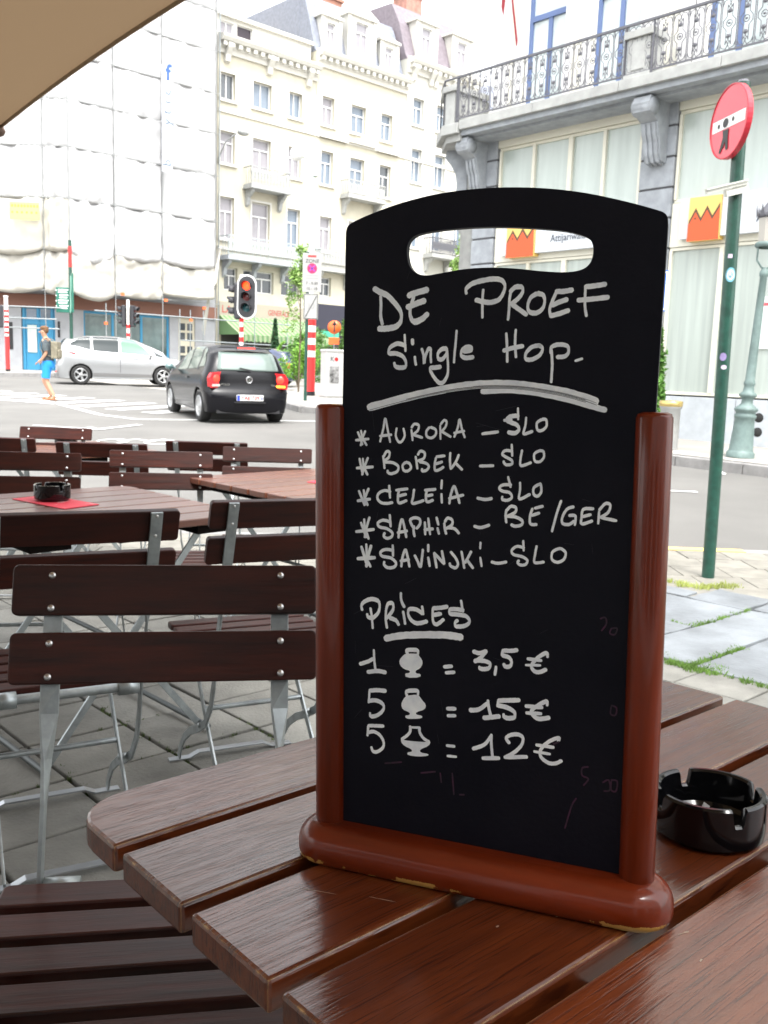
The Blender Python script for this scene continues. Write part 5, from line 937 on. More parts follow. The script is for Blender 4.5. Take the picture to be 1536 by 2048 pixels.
# ================================================================ STREET FURNITURE
def pole_at(name, x, y, z1, rad, m, label, cat, lean=(0,0), dz=.12, group=None, cap=True):
    r = empty(name, (x,y,G(x,y)+dz)); tag(r, label, cat, group); g = G(x,y)+dz
    b = MB(); b.tube([(0,0,-.05),(lean[0],lean[1],z1-g)], rad, 16)
    b.build('pole', m, r); return r, g
def band(r, m, z0, z1, rad, name='band', n=14, c=(0,0)):
    b = MB(); b.lathe([(rad,z0),(rad,z1)], n, (c[0],c[1],0)); b.lathe([(rad,z1),(.001,z1)], n, (c[0],c[1],0)); return b.build(name, m, r)
def signal(r, z0, face, back, lit, name='signal_head', off=(0,0)):
    """three lamp head, lamps look along angle face"""
    e = empty('x') if False else None
    Mz = Matrix.Translation((off[0],off[1],z0)) @ Matrix.Rotation(face,4,'Z')
    pts = [(.24*math.cos(t), .34*(1 if math.sin(t) > 0 else -1)*(1 if abs(math.sin(t)) > 1e-6 else 0)+.24*math.sin(t)) for t in [2*PI*k/32 for k in range(32)]]
    pts = [(.26*math.cos(t), (.31 if t < PI else -.31)+.26*math.sin(t)) for t in [PI*k/12 for k in range(13)]+[PI+PI*k/12 for k in range(13)]]
    b = MB(); b.M = Mz
    if back:
        b.yprism([(x*1.0,z) for x,z in pts], -.02, .0); o = b.build('backing_board_rim', whitep, r)
        b = MB(); b.M = Mz; b.yprism([(x*.88,z*.93) for x,z in pts], -.03, -.019); o = b.build(name, mat('signal_black', (.03,.03,.035), .5), r)
    else:
        b.box(-.15,.15,-.02,.14,-.46,.46); o = b.build(name, mat('signal_black', (.03,.03,.035), .5), r, bevel=.04)
    for k, zz in enumerate((.28,0,-.28)):
        b = MB(); b.M = Mz @ Matrix.Translation((0,-.03,zz)); b.lathe([(.001,-.025),(.07,-.018),(.105,0)], 20, axis='y')
        b.build('lamp_lens', (mat('signal_red_lit', (.9,.05,.02), .3, emit=((1,.035,.006), 1.5)) if lit and k == 0 else mat('signal_dark_'+('red','amber','green')[k], [(.12,.01,.015),(.10,.02,.02),(.02,.08,.09)][k], .2)), o)
        b = MB(); b.M = Mz @ Matrix.Translation((0,-.03,zz)); vs = []; fs = []
        for q in range(13):
            t = -.35+PI*1.22*q/12; vs += [(.118*math.cos(t),0,.118*math.sin(t)),(.118*math.cos(t),-.20+.06*abs(math.cos(t))*(1 if math.sin(t) < .4 else .2),.118*math.sin(t))]
        for q in range(12): fs.append((2*q,2*q+1,2*q+3,2*q+2))
        b.add(vs, fs, True); h = b.build('visor', MAT['signal_black'], o); sm = h.modifiers.new('t','SOLIDIFY'); sm.thickness = .006
    return o
# lit traffic light over the hatchback
x, y = -3.93, 24.2
r, g = pole_at('traffic_light', x, y, 3.55, .055, mat('striped_pole_white', (.75,.74,.70), .5), 'traffic light showing red on a red and white striped post above the black hatchback', 'traffic light')
for k in range(6): band(r, redp, .95+.2*k*1.3, .95+.2*k*1.3+.13, .06, 'red_band')
band(r, redp, .0, .7, .06, 'red_band')
signal(r, 2.92-g+.05, math.radians(-8), True, True, off=(.16,-.16)); signal(r, 2.86-g, math.radians(-92), False, False, off=(-.16,.02)); signal(r, 2.9-g, math.radians(150), False, False, off=(-.05,.2))
# second traffic light seen from behind
x, y = -11.5, 40.2
r, g = pole_at('traffic_light', x, y, 3.9, .07, MAT['striped_pole_white'], 'pair of black signal heads on a white topped post beyond the silver people carrier', 'traffic light')
for k in range(4): band(r, redp, .9+.36*k, 1.05+.36*k, .075, 'red_band')
signal(r, 3.2-g, math.radians(-75), False, False, off=(-.26,0)); signal(r, 3.2-g, math.radians(75), False, False, off=(.28,0)); signal(r, 3.2-g, math.radians(180), False, False, off=(0,.18))
# left post
x, y = -16.0, 38.2
r, g = pole_at('traffic_light', x, y, 3.72, .08, MAT['striped_pole_white'], 'red and white striped post with signal heads at the left edge', 'traffic light')
band(r, redp, 0.1, 1.45, .086, 'red_band'); band(r, blackp, 0, .1, .09, 'black_foot'); band(r, whitep, 3.05, 3.1, .1, 'cap')
for k in range(5): band(r, redp, 1.55+.22*k, 1.65+.22*k, .086, 'red_band')
signal(r, 2.9-g, math.radians(-60), False, False, off=(-.30,0))
# direction sign post
x, y = -13.65, 39.2
r, g = pole_at('direction_signpost', x, y, 6.2, .07, greenp, 'tall green signpost with red band carrying green map and direction boards, behind the pedestrian', 'signpost')
band(r, redp, 5.1-g, 5.95-g, .078, 'red_band')
gb = mat('sign_board_green', (.012,.13,.09), .35)
b = MB(); b.box(-.62,-.05,-.05,.0,3.2-g,4.25-g); o = b.build('direction_board', gb, r, bevel=.02)
b = MB()
for k in range(4):
    z = 4.12-g-.22*k
    for q in range(2): b.box(-.52+.05*(k%2),-.08-.05*q,-.056,-.05,z-.1*q,z-.1*q+.05)
    b.lathe([(.001,-.001),(.03,-.001),(.03,0)], 8, (-.6,-.052,z), axis='y')
b.build('lettering', whitep, o)
b = MB(); b.M = Matrix.Rotation(-1.05,4,'Z'); b.box(.02,.5,-.03,.03,3.2-g,4.82-g); o = b.build('map_board', gb, r, bevel=.02)
b = MB(); b.M = Matrix.Rotation(-1.05,4,'Z'); b.tube([(.1,-.04,3.2-g),(.2,-.04,3.6-g),(.15,-.04,4.0-g),(.32,-.04,4.3-g),(.3,-.04,4.7-g)], .03, 5); b.build('map_print', mat('map_pale_green', (.3,.55,.45), .5), o)
# zone signs
x, y = -2.19, 24.0
r, g = pole_at('parking_zone_sign', x, y, 4.15, .042, greenp, 'no parking zone plate above an end of speed zone plate on a thin green pole', 'road sign')
def plate(x0, x1, z0, z1, y, m, nm, par, rim=None):
    b = MB(); b.box(x0,x1,y,y+.02,z0,z1); o = b.build(nm, m, par, bevel=.006)
    if rim:
        b = MB(); w = .015
        for (a,c,d,e) in ((x0+.01,x1-.01,z0+.01,z0+.01+w),(x0+.01,x1-.01,z1-.01-w,z1-.01),(x0+.01,x0+.01+w,z0+.01+w,z1-.01-w),(x1-.01-w,x1-.01,z0+.01+w,z1-.01-w)): b.box(a,c,y-.003,y,d,e)
        b.build('plate_border', rim, o)
    return o
pw = mat('sign_white', (.36,.36,.35), .4); ink = mat('sign_black', (.03,.03,.03), .5); inkg = mat('sign_grey_ink', (.30,.30,.30), .5)
o = plate(-.13,.36,3.14-g,4.12-g,-.07,pw,'zone_plate',r)
text('ZONE', .13, ink, o, (.115,-.074,3.92-g)); b = MB(); b.box(0,.22,-.073,-.07,4.02-g,4.07-g); b.build('plate_print', redp, o)
b = MB(); b.lathe([(.001,0),(.13,0)], 24, (.115,-.073,3.74-g), axis='y'); b.build('round_red', mat('sign_magenta_red', (.62,.02,.10), .4), o)
b = MB()
for s in (1,-1): b.bar([(.115-.075,-.077,3.74-g-.075*s),(.115+.075,-.077,3.74-g+.075*s)], .028, .003, (0,1,0)) if 0 else b.add([(.115-.085,-.077,3.74-g-.065*s),(.115-.065,-.077,3.74-g-.085*s),(.115+.085,-.077,3.74-g+.065*s),(.115+.065,-.077,3.74-g+.085*s)],[(0,1,2,3)])
b.build('cross', mat('sign_blue_violet', (.12,.06,.4), .4), o)
text('7 - 9.30', .10, ink, o, (.115,-.074,3.36-g)); text('16 - 18', .10, ink, o, (.115,-.074,3.23-g))
b = MB()
for zz in (3.56,3.49): b.box(-.05,.28,-.073,-.07,zz-g-.012,zz-g+.012)
b.build('plate_print', inkg, o)
o = plate(-.09,.29,2.45-g,3.10-g,-.07,pw,'speed_zone_end_plate',r, rim=ink)
text('30', .2, inkg, o, (.10,-.074,2.78-g)); b = MB(); b.add([(-.05,-.078,2.50-g),(-.03,-.078,2.50-g),(.26,-.078,3.05-g),(.24,-.078,3.05-g)],[(0,1,2,3)]); b.build('slash', ink, o)
# striped lamp post with globe
x, y = -2.32, 26.8
r, g = pole_at('street_lamp', x, y, 7.2, .085, mat('lamp_post_pale_green', (.55,.62,.58), .5), 'tall pale lamp post rising from a red and white striped sleeve beside the zone signs', 'street lamp', lean=(-.05,0))
band(r, redp, .12, 1.12, .15, 'red_sleeve'); band(r, blackp, 0, .12, .16, 'foot')
for k in range(6): band(r, whitep if k % 2 == 0 else redp, 1.12+.18*k, 1.30+.18*k, .146, 'striped_band')
band(r, whitep, 2.2, 2.9, .13, 'white_sleeve')
b = MB(); b.tube([(0,0,7.05-g),(-.45,0,7.15-g)], .03, 8); b.box(-.1,.1,-.1,.1,6.6-g,7.15-g); b.build('lamp_arm', MAT['lamp_post_pale_green'], r)
b = MB(); b.sphere((-.5,0,7.2-g), .2, 16, 10); b.build('globe', mat('white_globe', (.8,.8,.8), .2), r)
# cabinet
x, y = -1.62, 26.3
r = empty('utility_cabinet', (x,y,G(x,y)+.12), rz=.5); tag(r, 'white utility cabinet with a pasted concert poster', 'utility cabinet')
b = MB(); b.box(-.3,.3,-.22,.22,.0,1.33); b.build('body', mat('cabinet_white', (.50,.50,.49), .5, var=.05, scale=4), r, bevel=.04, segs=3); b = MB(); b.box(-.32,.32,-.24,.24,1.28,1.36); b.build('lid', MAT['cabinet_white'], r, bevel=.03); b = MB(); b.box(-.28,.28,-.2,.2,-.02,.06); b.build('plinth', stone, r)
b = MB(); b.box(-.24,.12,-.226,-.221,.36,1.22); o = b.build('poster', mat('poster_grey', (.5,.5,.5), .7), r)
b = MB(); b.box(-.21,.09,-.229,-.226,.40,.88); b.build('poster_print', mat('poster_photo', (.05,.05,.05), .6, col2=(.45,.45,.45), scale=7, clip=(.35,.65)), o)
text('K', .2, ink, o, (-.13,-.229,1.08)); b = MB(); b.lathe([(.001,0),(.06,0)], 14, (.0,-.229,1.08), axis='y'); b.build('poster_print', redp, o)
# orange temporary sign
x, y = -1.83, 30.0
r, g = pole_at('temporary_sign', x, y, 2.75, .02, galv, 'small round orange temporary sign standing behind the white cabinet', 'road sign')
b = MB(); b.lathe([(.001,-.01),(.22,-.01),(.22,.01)], 24, (0,-.03,2.55-g), axis='y'); o = b.build('disc', mat('sign_orange', (.85,.16,.04), .4), r)
b = MB(); b.box(-.02,.02,-.045,-.041,2.4-g,2.65-g); b.add([(-.09,-.045,2.62-g),(.09,-.045,2.62-g),(0,-.045,2.76-g)],[(0,1,2)]); b.build('arrow', ink, o)
b = MB(); b.box(-.17,.17,-.03,-.01,2.0-g,2.22-g); b.build('lower_plate', MAT['sign_orange'], r)
# ---- no entry sign on the near green pole
x, y = 2.195, 5.93; g0_ = G(x,y)
r = empty('no_entry_sign', (x,y,g0_)); tag(r, 'red no entry sign with black stick marks on a dark green pole', 'road sign')
lean = (-.062, 0)
b = MB(); b.tube([(0,0,-.05),(lean[0],0,3.0-g0_)], .041, 24); b.build('pole', greenp, r)
ax = lambda z: lean[0]*(z-g0_)/(3.0-g0_)
b = MB(); b.lathe([(.042,2.99-g0_),(.03,3.015-g0_),(.001,3.02-g0_)], 20, (lean[0],0,0)); b.build('pole_cap', iron, r)
na = math.radians(190); zc_ = 2.765-g0_
MS = Matrix.Translation((ax(2.77)+.062*math.cos(na)-.005, .062*math.sin(na), zc_)) @ Matrix.Rotation(na+PI/2,4,'Z')
e = bpy.data.objects.new('sign_disc', None)
b = MB(); b.M = MS; b.lathe([(.001,-.012),(.214,-.012),(.214,.016),(.001,.016)], 48, axis='y', smooth=False); disc = b.build('sign_disc', mat('sign_red', (.72,.022,.05), .3, coat=.4), r)
b = MB(); b.M = MS; b.lathe([(.221,.018),(.221,-.016),(.215,-.018),(.213,-.012)], 48, axis='y', smooth=False); b.build('rim', mat('sign_rim', (.5,.02,.04), .4), disc)
b = MB(); b.M = MS; b.box(-.188,.188,-.0145,-.012,-.034,.034); b.build('white_bar', mat('sign_bar_white', (.78,.78,.76), .35), disc)
b = MB(); b.M = MS
def ell(cx, cz, rx, rz, yy=-.0165): b.add([(cx+rx*math.cos(2*PI*k/16), yy, cz+rz*math.sin(2*PI*k/16)) for k in range(16)], [tuple(range(16))[::-1]])
ell(-.03,.0,.032,.028); ell(-.11,-.004,.014,.014); ell(.055,.004,.014,.014)
b.add([(-.058,-.0165,-.042),(.012,-.0165,-.042),(.008,-.0165,-.085),(.018,-.0165,-.16),(.0,-.0165,-.172),(-.012,-.0165,-.155),(-.02,-.0165,-.11),(-.038,-.0165,-.145),(-.05,-.0165,-.15),(-.075,-.0165,-.18),(-.085,-.0165,-.165),(-.05,-.0165,-.085)],[(0,1,2,11),(2,3,6),(3,4,5,6),(2,6,11),(6,7,11),(7,8,11),(8,9,10,11)])
b.build('black_marks', mat('sticker_black', (.02,.02,.02), .5), disc)
# edge-on bracket plate
b = MB(); b.M = Matrix.Translation((ax(2.4),-.045,2.375-g0_)) @ Matrix.Rotation(math.radians(12),4,'Z') @ Matrix.Rotation(-.28,4,'Y')
b.box(-.235,.055,-.02,-.005,.0,.03); b.box(-.10,.055,-.02,.0,-.045,-.012); b.box(-.235,.055,-.03,-.021,.02,.03); b.box(-.05,.06,-.005,.09,-.04,.025)
b.build('bracket', mat('bracket_aluminium', (.55,.55,.50), .5, metal=.3), r)
def sticker(z, a0, a1, h, m, nm='sticker', rr=.0425, round_=False, par=None):
    b = MB(); n = 10; vs = []; fs = []; c0 = ax(z+g0_)
    if round_:
        vs = [(c0+rr*math.cos((a0+a1)/2), rr*math.sin((a0+a1)/2), z)]
        for k in range(20):
            t = 2*PI*k/20; a = (a0+a1)/2+(a1-a0)/2*math.cos(t); vs.append((c0+rr*math.cos(a), rr*math.sin(a), z+h*math.sin(t)))
        fs = [(0,1+k,1+(k+1)%20) for k in range(20)]
    else:
        for k in range(n+1): a = lerp(a0,a1,k/n); vs += [(c0+rr*math.cos(a), rr*math.sin(a), z-h),(c0+rr*math.cos(a), rr*math.sin(a), z+h)]
        fs = [(2*k,2*k+2,2*k+3,2*k+1) for k in range(n)]
    b.add(vs, fs, True); return b.build(nm, m, par or r)
sz = lambda py: 1.15-(py-771)/1800*5.93-g0_
d2r = math.radians
o = sticker(sz(562), d2r(215), d2r(300), .045, mat('sticker_blue', (.18,.45,.58), .4), round_=True); sticker(sz(562), d2r(226), d2r(288), .032, mat('sticker_pale', (.7,.75,.8), .4), rr=.0432, round_=True, par=o); sticker(sz(562), d2r(238), d2r(276), .02, MAT['sticker_blue'], rr=.0438, round_=True, par=o)
text('R', .035, mat('sticker_white', (.8,.8,.8), .4), o, (ax(1.85)-.012,-.0445,sz(562)), rot=(PI/2,0,-.15))
sticker(sz(527), d2r(225), d2r(262), .012, mat('sticker_lilac', (.6,.5,.65), .5)); sticker(sz(718), d2r(215), d2r(272), .026, mat('sticker_purple', (.28,.22,.42), .5), round_=True); sticker(sz(738), d2r(232), d2r(280), .014, MAT['sticker_lilac'], round_=True)
# ---- ornate lamp post
x, y = 5.17, 13.15; g = G(x,y)+.12
r = empty('ornate_lamp_post', (x,y,g)); r.scale = (.82,.82,.90); r.rotation_euler = (0,.036,0); tag(r, 'ornate pale green cast iron lamp post on the pavement before the bank', 'lamp post')
cast = mat('cast_iron_pale_green', (.13,.185,.175), .55, var=.18, scale=9)
b = MB(); b.lathe([(.24,0),(.24,.08),(.215,.1),(.205,.12),(.19,.3),(.175,.5),(.165,.62),(.18,.64),(.19,.68),(.165,.70),(.17,.73),(.20,.76),(.20,.79),(.14,.83),(.10,.87),(.095,.92),(.11,.96),(.15,.99),(.15,1.02),(.095,1.06),(.085,1.14),(.095,1.17),(.10,1.2),(.082,1.24),(.078,1.5),(.066,2.3),(.058,2.85),(.075,2.87),(.075,2.93),(.055,2.96),(.05,3.0)], 16); b.build('column', cast, r)
b = MB(); b.tube([(-.16,0,3.32),(-.15,0,3.1),(-.06,0,3.0),(0,0,2.98)], .016, 6); b.tube([(.16,0,3.32),(.15,0,3.1),(.06,0,3.0),(0,0,2.98)], .016, 6); b.lathe([(.19,3.3),(.21,3.32),(.21,3.36),(.19,3.38)], 12); b.build('lantern_bracket', cast, r)
b = MB(); b.lathe([(.17,3.37),(.21,3.75),(.001,3.76)], 8, smooth=False); b.build('lantern', mat('lantern_glass', (.42,.40,.36), .2), r)
b = MB(); b.lathe([(.215,3.74),(.24,3.78),(.2,3.82),(.12,3.95),(.05,4.05),(.001,4.1)], 8)
for k in range(12):
    a = 2*PI*k/12; b.M = Matrix.Rotation(a,4,'Z'); b.add([(.235,-.05,3.76),(.235,.05,3.76),(.25,.02,3.88),(.27,0,3.95),(.25,-.02,3.88)],[(0,1,2,3,4)])
b.M = Matrix.Identity(4); b.build('lantern_crown', iron, r)
# ---- bollard behind the right post
x, y = 4.40, 14.1; g = G(x,y)+.12
r = empty('bollard', (x,y,g)); tag(r, 'squat pale bollard with a brass coloured rim just above the right wooden post', 'bollard')
b = MB(); b.lathe([(.15,0),(.15,.62),(.17,.64),(.17,.70),(.001,.70)], 20); b.build('post', stonel, r); b = MB(); b.lathe([(.172,.66),(.178,.67),(.178,.735),(.165,.745),(.10,.75),(.001,.75)], 20); b.build('rim', mat('brass', (.55,.42,.16), .35, metal=.7), r)
# ---- blue sign behind the chalkboard edge
x, y = 3.96, 14.4
r, g = pole_at('parking_sign', x, y, 2.95, .035, galv, 'blue rectangular sign peeking out at the right edge of the chalkboard', 'road sign')
b = MB(); b.box(-.29,.31,-.06,-.04,2.24-g,2.86-g); o = b.build('plate', mat('sign_blue', (.01,.12,.55), .4), r); b = MB(); b.box(-.28,.30,-.063,-.06,2.26-g,2.28-g); b.box(-.28,.30,-.063,-.06,2.82-g,2.84-g); b.box(.28,.30,-.063,-.06,2.28-g,2.82-g); b.build('plate_border', whitep, o)
text('P', .4, whitep, o, (-.05,-.063,2.55-g)); o = plate(-.28,.28,2.04-g,2.21-g,-.06,pw,'arrow_plate',r); b = MB(); b.box(.19,.2,-.064,-.06,2.09-g,2.17-g); b.build('arrow', ink, o)
# litter
b = MB(); x, y = 4.45, 12.1; b.add([(x,y,G(x,y)-.015),(x+.16,y+.02,G(x,y)-.01),(x+.12,y+.16,G(x,y)+.02),(x+.02,y+.12,G(x,y)-.008)],[(0,1,2,3)]); o = b.build('paper_scrap', whitep); tag(o, 'scrap of white paper lying by the kerb in front of the bank', 'litter')
# ================================================================ PLANTS
def foliage(cx, cy, cz, rx, ry, rz, n, size, rg, b, shape='blob', sub=3):
    cl = [Vector((rg.gauss(0,.42), rg.gauss(0,.42), rg.gauss(0,.42))) for _ in range(sub*6)]
    for _ in range(n):
        c = rg.choice(cl); d = Vector((rg.gauss(0,1), rg.gauss(0,1), rg.gauss(0,1))).normalized()*rg.random()**.5*.36
        p = c+d
        if p.length > 1.05: p *= 1/p.length
        if shape == 'cone':
            t = rg.random()**1.5; rr = (1-t)*.95+.05; a = rg.uniform(0,2*PI); q = math.sqrt(rg.uniform(.5,1))*rr; p = Vector((math.cos(a)*q, math.sin(a)*q, t*2-1))
        P0 = Vector((cx+p.x*rx, cy+p.y*ry, cz+p.z*rz)); u = Vector((rg.gauss(0,1), rg.gauss(0,1), rg.gauss(0,.6))).normalized(); v = u.cross(Vector((rg.gauss(0,1), rg.gauss(0,1), rg.gauss(0,1)))).normalized(); s = size*rg.uniform(.6,1.3)
        b.add([P0-u*s, P0+v*s*.45, P0+u*s, P0-v*s*.45], [(0,1,2,3)])
def tree(name, x, y, h, label, crown, m, dz=.12, trunk=.04, seed=1, cat='tree', stem=True):
    g = G(x,y)+dz; r = empty(name, (x,y,g)); tag(r, label, cat); rg = random.Random(seed)
    b = MB()
    for (cx,cy,cz,rx,ry,rz,n,s,*sh) in crown: foliage(cx,cy,cz,rx,ry,rz,n,s,rg,b,*(sh or []))
    b.build('crown', m, r)
    if stem:
        b = MB(); b.tube([(0,0,-.05),(.03,0,h*.4),(.0,.02,h*.75),(.04,0,h*.96)], [trunk,trunk*.8,trunk*.5,trunk*.2], 7)
        for k in range(9):
            z = h*(.35+.06*k); a = rg.uniform(0,2*PI); l = h*.13*(1.3-k*.08); b.tube([(0.02,0,z),(math.cos(a)*l*.6,math.sin(a)*l*.6,z+l*.5),(math.cos(a)*l,math.sin(a)*l,z+l*1.1)], [trunk*.35,trunk*.2,trunk*.08], 5)
        b.build('trunk', bark, r)
    return r
leaf_s = mat('sapling_leaf', (.22,.36,.09), .6, var=.4, scale=2.5)
tree('sapling', -2.86, 28.9, 4.3, 'thin young street tree with airy light green leaves beside the zone signs', [(0,0,3.6,.42,.42,.95,900,.07),(-.3,0,2.2,.3,.3,.6,140,.06),(.1,0,4.3,.2,.2,.3,200,.05),(-.25,0,3.0,.25,.25,.5,150,.06)], leaf_s, trunk=.03, seed=4)
tree('conifer', -5.55, 44.2, 2.6, 'narrow dark green conical conifer in front of the striped awning', [(0,0,1.5,.36,.36,1.25,2600,.075,'cone')], leaf_d, trunk=.05, seed=5)
def bush(x, y, rx, rz, n, m, label, seed, s=.07, dz=.12):
    g = G(x,y)+dz; r = empty('bush', (x,y,g)); tag(r, label, 'bush'); b = MB(); foliage(0,0,rz*.9,rx,rx*.8,rz,n,s,random.Random(seed),b); b.build('foliage', m, r)
    b = MB()
    for k in range(4): b.tube([(0,0,-.05),(rx*.3*math.cos(k*1.7),rx*.3*math.sin(k*1.7),rz)], [.03,.012], 5)
    b.build('stems', bark, r)
bush(-4.75, 41.8, .62, .85, 1800, leaf_m, 'rounded green bush right of the narrow conifer', 11); bush(-6.0, 42.8, .5, .72, 1300, leaf_l, 'yellow green bush at the foot of the narrow conifer', 12)
bush(-3.65, 40.5, .5, .8, 1300, mat('leaf_brownish', (.16,.13,.05), .7, var=.5, scale=3), 'brownish green bush behind the blue car', 13); bush(-4.1, 43.8, .8, 1.1, 2000, leaf_m, 'tall green bush partly under the awning', 14)
bush(-3.35, 33.6, .85, .95, 2600, leaf_l, 'bright green bush beside the blue car, left of the striped post', 16, .06); bush(-3.1, 37.5, .9, 1.25, 2600, leaf_m, 'tall green bush behind the striped lamp post', 17); bush(-7.2, 43.6, .55, .7, 1100, leaf_d, 'low dark bush left of the narrow conifer', 15)
tree('shrub_column', -1.36, 29.5, 2.6, 'slim green shrub just left of the chalkboard behind the white cabinet', [(0,0,1.6,.26,.26,1.0,1100,.07)], leaf_m, seed=8)
tree('street_tree', 4.35, 55.0, 9.0, 'green tree further up the street, seen through the handle slot of the board', [(.1,0,7.4,.85,.8,1.3,2200,.10),(-.5,0,6.4,.5,.5,.8,700,.10),(.6,0,6.0,.5,.5,.7,500,.10)], leaf_s, trunk=.1, seed=9)
tree('potted_cypress', 4.52, 15.4, 1.5, 'small feathery evergreen showing past the right edge of the chalkboard', [(.0,0,1.15,.20,.2,.75,1500,.06,'cone'),(0,0,1.2,.18,.18,.6,500,.05)], leaf_m, trunk=.03, seed=10)
# ================================================================ PEDESTRIAN
def skin(name, verts, edges, radii, m, parent, subs=2, root=0):
    me = bpy.data.meshes.new(name); me.from_pydata(verts, edges, []); me.materials.append(m); o = bpy.data.objects.new(name, me); COL.objects.link(o); o.parent = parent
    s = o.modifiers.new('skin','SKIN'); s.use_smooth_shade = True
    for i, r in enumerate(radii): me.skin_vertices[0].data[i].radius = r if isinstance(r, tuple) else (r, r)
    me.skin_vertices[0].data[root].use_root = True
    q = o.modifiers.new('sub','SUBSURF'); q.levels = subs; q.render_levels = subs; return o
x, y = -8.46, 22.6
pr = empty('person', (x,y,G(x,y)-.01)); tag(pr, 'person in dark t-shirt and bright blue shorts with a backpack, walking left over the crossing', 'person')
skm = mat('skin', (.46,.25,.16), .6); hair = mat('brown_hair', (.14,.07,.03), .8, var=.3, scale=40)
V = [(0,0,.96),(-.02,0,1.12),(-.01,0,1.28),(-.02,0,1.44),(-.05,0,1.52),(-.075,0,1.57),  # pelvis..neck..head base
     (-.10,0,1.66),(-.10,0,1.73),
     (-.01,.17,1.42),(.03,.20,1.16),(-.13,.16,.98),(-.20,.14,.94),   # far arm
     (-.01,-.18,1.42),(.04,-.22,1.15),(-.10,-.20,.98),(-.18,-.19,.93),  # near arm
     (.0,.09,.90),(-.16,.09,.50),(.02,.08,.12),(-.02,.08,.05),(-.16,.08,.03),
     (.0,-.09,.90),(-.03,-.09,.49),(.16,-.10,.12),(.17,-.10,.06),(.03,-.10,.03)]
E = [(0,1),(1,2),(2,3),(3,4),(4,5),(5,6),(6,7),(3,8),(8,9),(9,10),(10,11),(3,12),(12,13),(13,14),(14,15),(0,16),(16,17),(17,18),(18,19),(19,20),(0,21),(21,22),(22,23),(23,24),(24,25)]
Rr = [(.13,.11),(.13,.10),(.15,.11),(.12,.09),(.055,.055),(.06,.06),(.095,.08),(.075,.065),.055,.042,.032,.034,.055,.042,.032,.034,.085,.058,.038,.036,.03,.085,.06,.04,.036,.03]
body = skin('body', V, E, Rr, skm, pr)
def loft(rings, nm, m, n=20, parent=None):
    b = MB(); vs = []
    for (cx,cy,cz,rx,ry) in rings:
        for k in range(n): t = 2*PI*k/n; vs.append((cx+rx*math.cos(t), cy+ry*math.sin(t), cz))
    fs = [(i*n+k, i*n+(k+1)%n, (i+1)*n+(k+1)%n, (i+1)*n+k) for i in range(len(rings)-1) for k in range(n)]
    b.add(vs, fs, True); return b
tee = mat('tshirt_dark_grey', (.035,.045,.06), .9, var=.5, scale=14, col2=(.09,.11,.11))
b = loft([(.0,0,.90,.135,.165),(.0,0,.98,.13,.16),(-.015,0,1.12,.125,.155),(-.01,0,1.25,.135,.175),(-.01,0,1.36,.13,.195),(-.015,0,1.42,.115,.19),(-.02,0,1.465,.09,.14),(-.03,0,1.50,.065,.075)], 'shirt', tee)
for s in (1,-1): b.tube([(-.015,s*.13,1.43),(-.005,s*.185,1.38),(.015,s*.205,1.28),(.03,s*.215,1.20)], [.07,.075,.068,.066], 14)
b.build('shirt', tee, pr)
blu = mat('bright_blue_cloth', (.01,.22,.62), .8)
b = loft([(.0,0,.99,.125,.155),(.005,0,.93,.14,.17),(.01,0,.86,.145,.175),(.005,0,.80,.13,.165)], 'shorts', blu)
b.tube([(.0,.085,.90),(-.05,.09,.76),(-.125,.095,.57)], [.10,.10,.095], 16); b.tube([(.0,-.085,.90),(-.015,-.09,.74),(-.03,-.095,.54)], [.10,.10,.098], 16); b.build('shorts', blu, pr)
b = MB(); b.sphere((-.078,0,1.762), .100, 16, 12, sc=(1.05,.88,.62)); b.sphere((-.040,0,1.715), .082, 14, 10, sc=(.80,1.0,1.05)); b.build('hair', hair, pr)
b = MB(); b.sphere((-.195,0,1.665), .02, 8, 6, sc=(1.3,.8,1.1)); b.build('nose', skm, pr)
b = MB(); b.box(-.184,-.17,-.05,-.025,1.69,1.70); b.box(-.184,-.17,.025,.05,1.69,1.70); b.box(-.188,-.165,-.025,.025,1.615,1.622); b.build('face_features', mat('dark_features', (.05,.025,.02), .6), pr)
for s in (1,-1): b = MB(); b.sphere((-.09,s*.098,1.67), .022, 8, 6, sc=(.8,.4,1.3)); b.build('ear', skm, pr)
for hx, hy, hz in ((-.20,.14,.94),(-.18,-.19,.93)):
    b = MB()
    for k in range(4): b.tube([(hx-.01,hy-.024+.016*k,hz-.01),(hx-.05,hy-.026+.017*k,hz-.035),(hx-.055,hy-.024+.015*k,hz-.07)], [.011,.010,.007], 6)
    b.tube([(hx+.0,hy+.03,hz+.0),(hx-.035,hy+.045,hz-.01),(hx-.05,hy+.04,hz-.03)], [.012,.011,.008], 6); b.build('fingers', skm, pr)
sand = mat('tan_sandal', (.34,.15,.07), .7)
for (ax_, ay, az, pitch) in  ((-.07,.08,.0,0),(.11,-.10,.012,.1)):
    b = MB(); b.M = Matrix.Translation((ax_,ay,az)) @ Matrix.Rotation(pitch,4,'Y'); b.prism([(.12,-.035),(.12,.035),(-.02,.045),(-.13,.04),(-.15,0),(-.13,-.045),(-.02,-.045)], .0, .028); b.box(-.09,-.05,-.05,.05,.028,.07); b.box(.04,.07,-.045,.045,.028,.085); b.build('sandal', sand, pr, bevel=.006)
bp = skin('x', [(0,0,0)], [], [.1], sand, pr) if False else None
b = MB(); b.box(.12,.28,-.15,.15,1.02,1.44); b.box(.27,.32,-.11,.11,1.05,1.25)
o = b.build('backpack', mat('khaki_canvas', (.20,.18,.13), .9, var=.3, scale=12)); o.location = (x,y,G(x,y)-.01); bv = o.modifiers.new('b','BEVEL'); bv.width = .05; bv.segments = 4; o.parent = pr; o.location = (0,0,0)
b = MB()
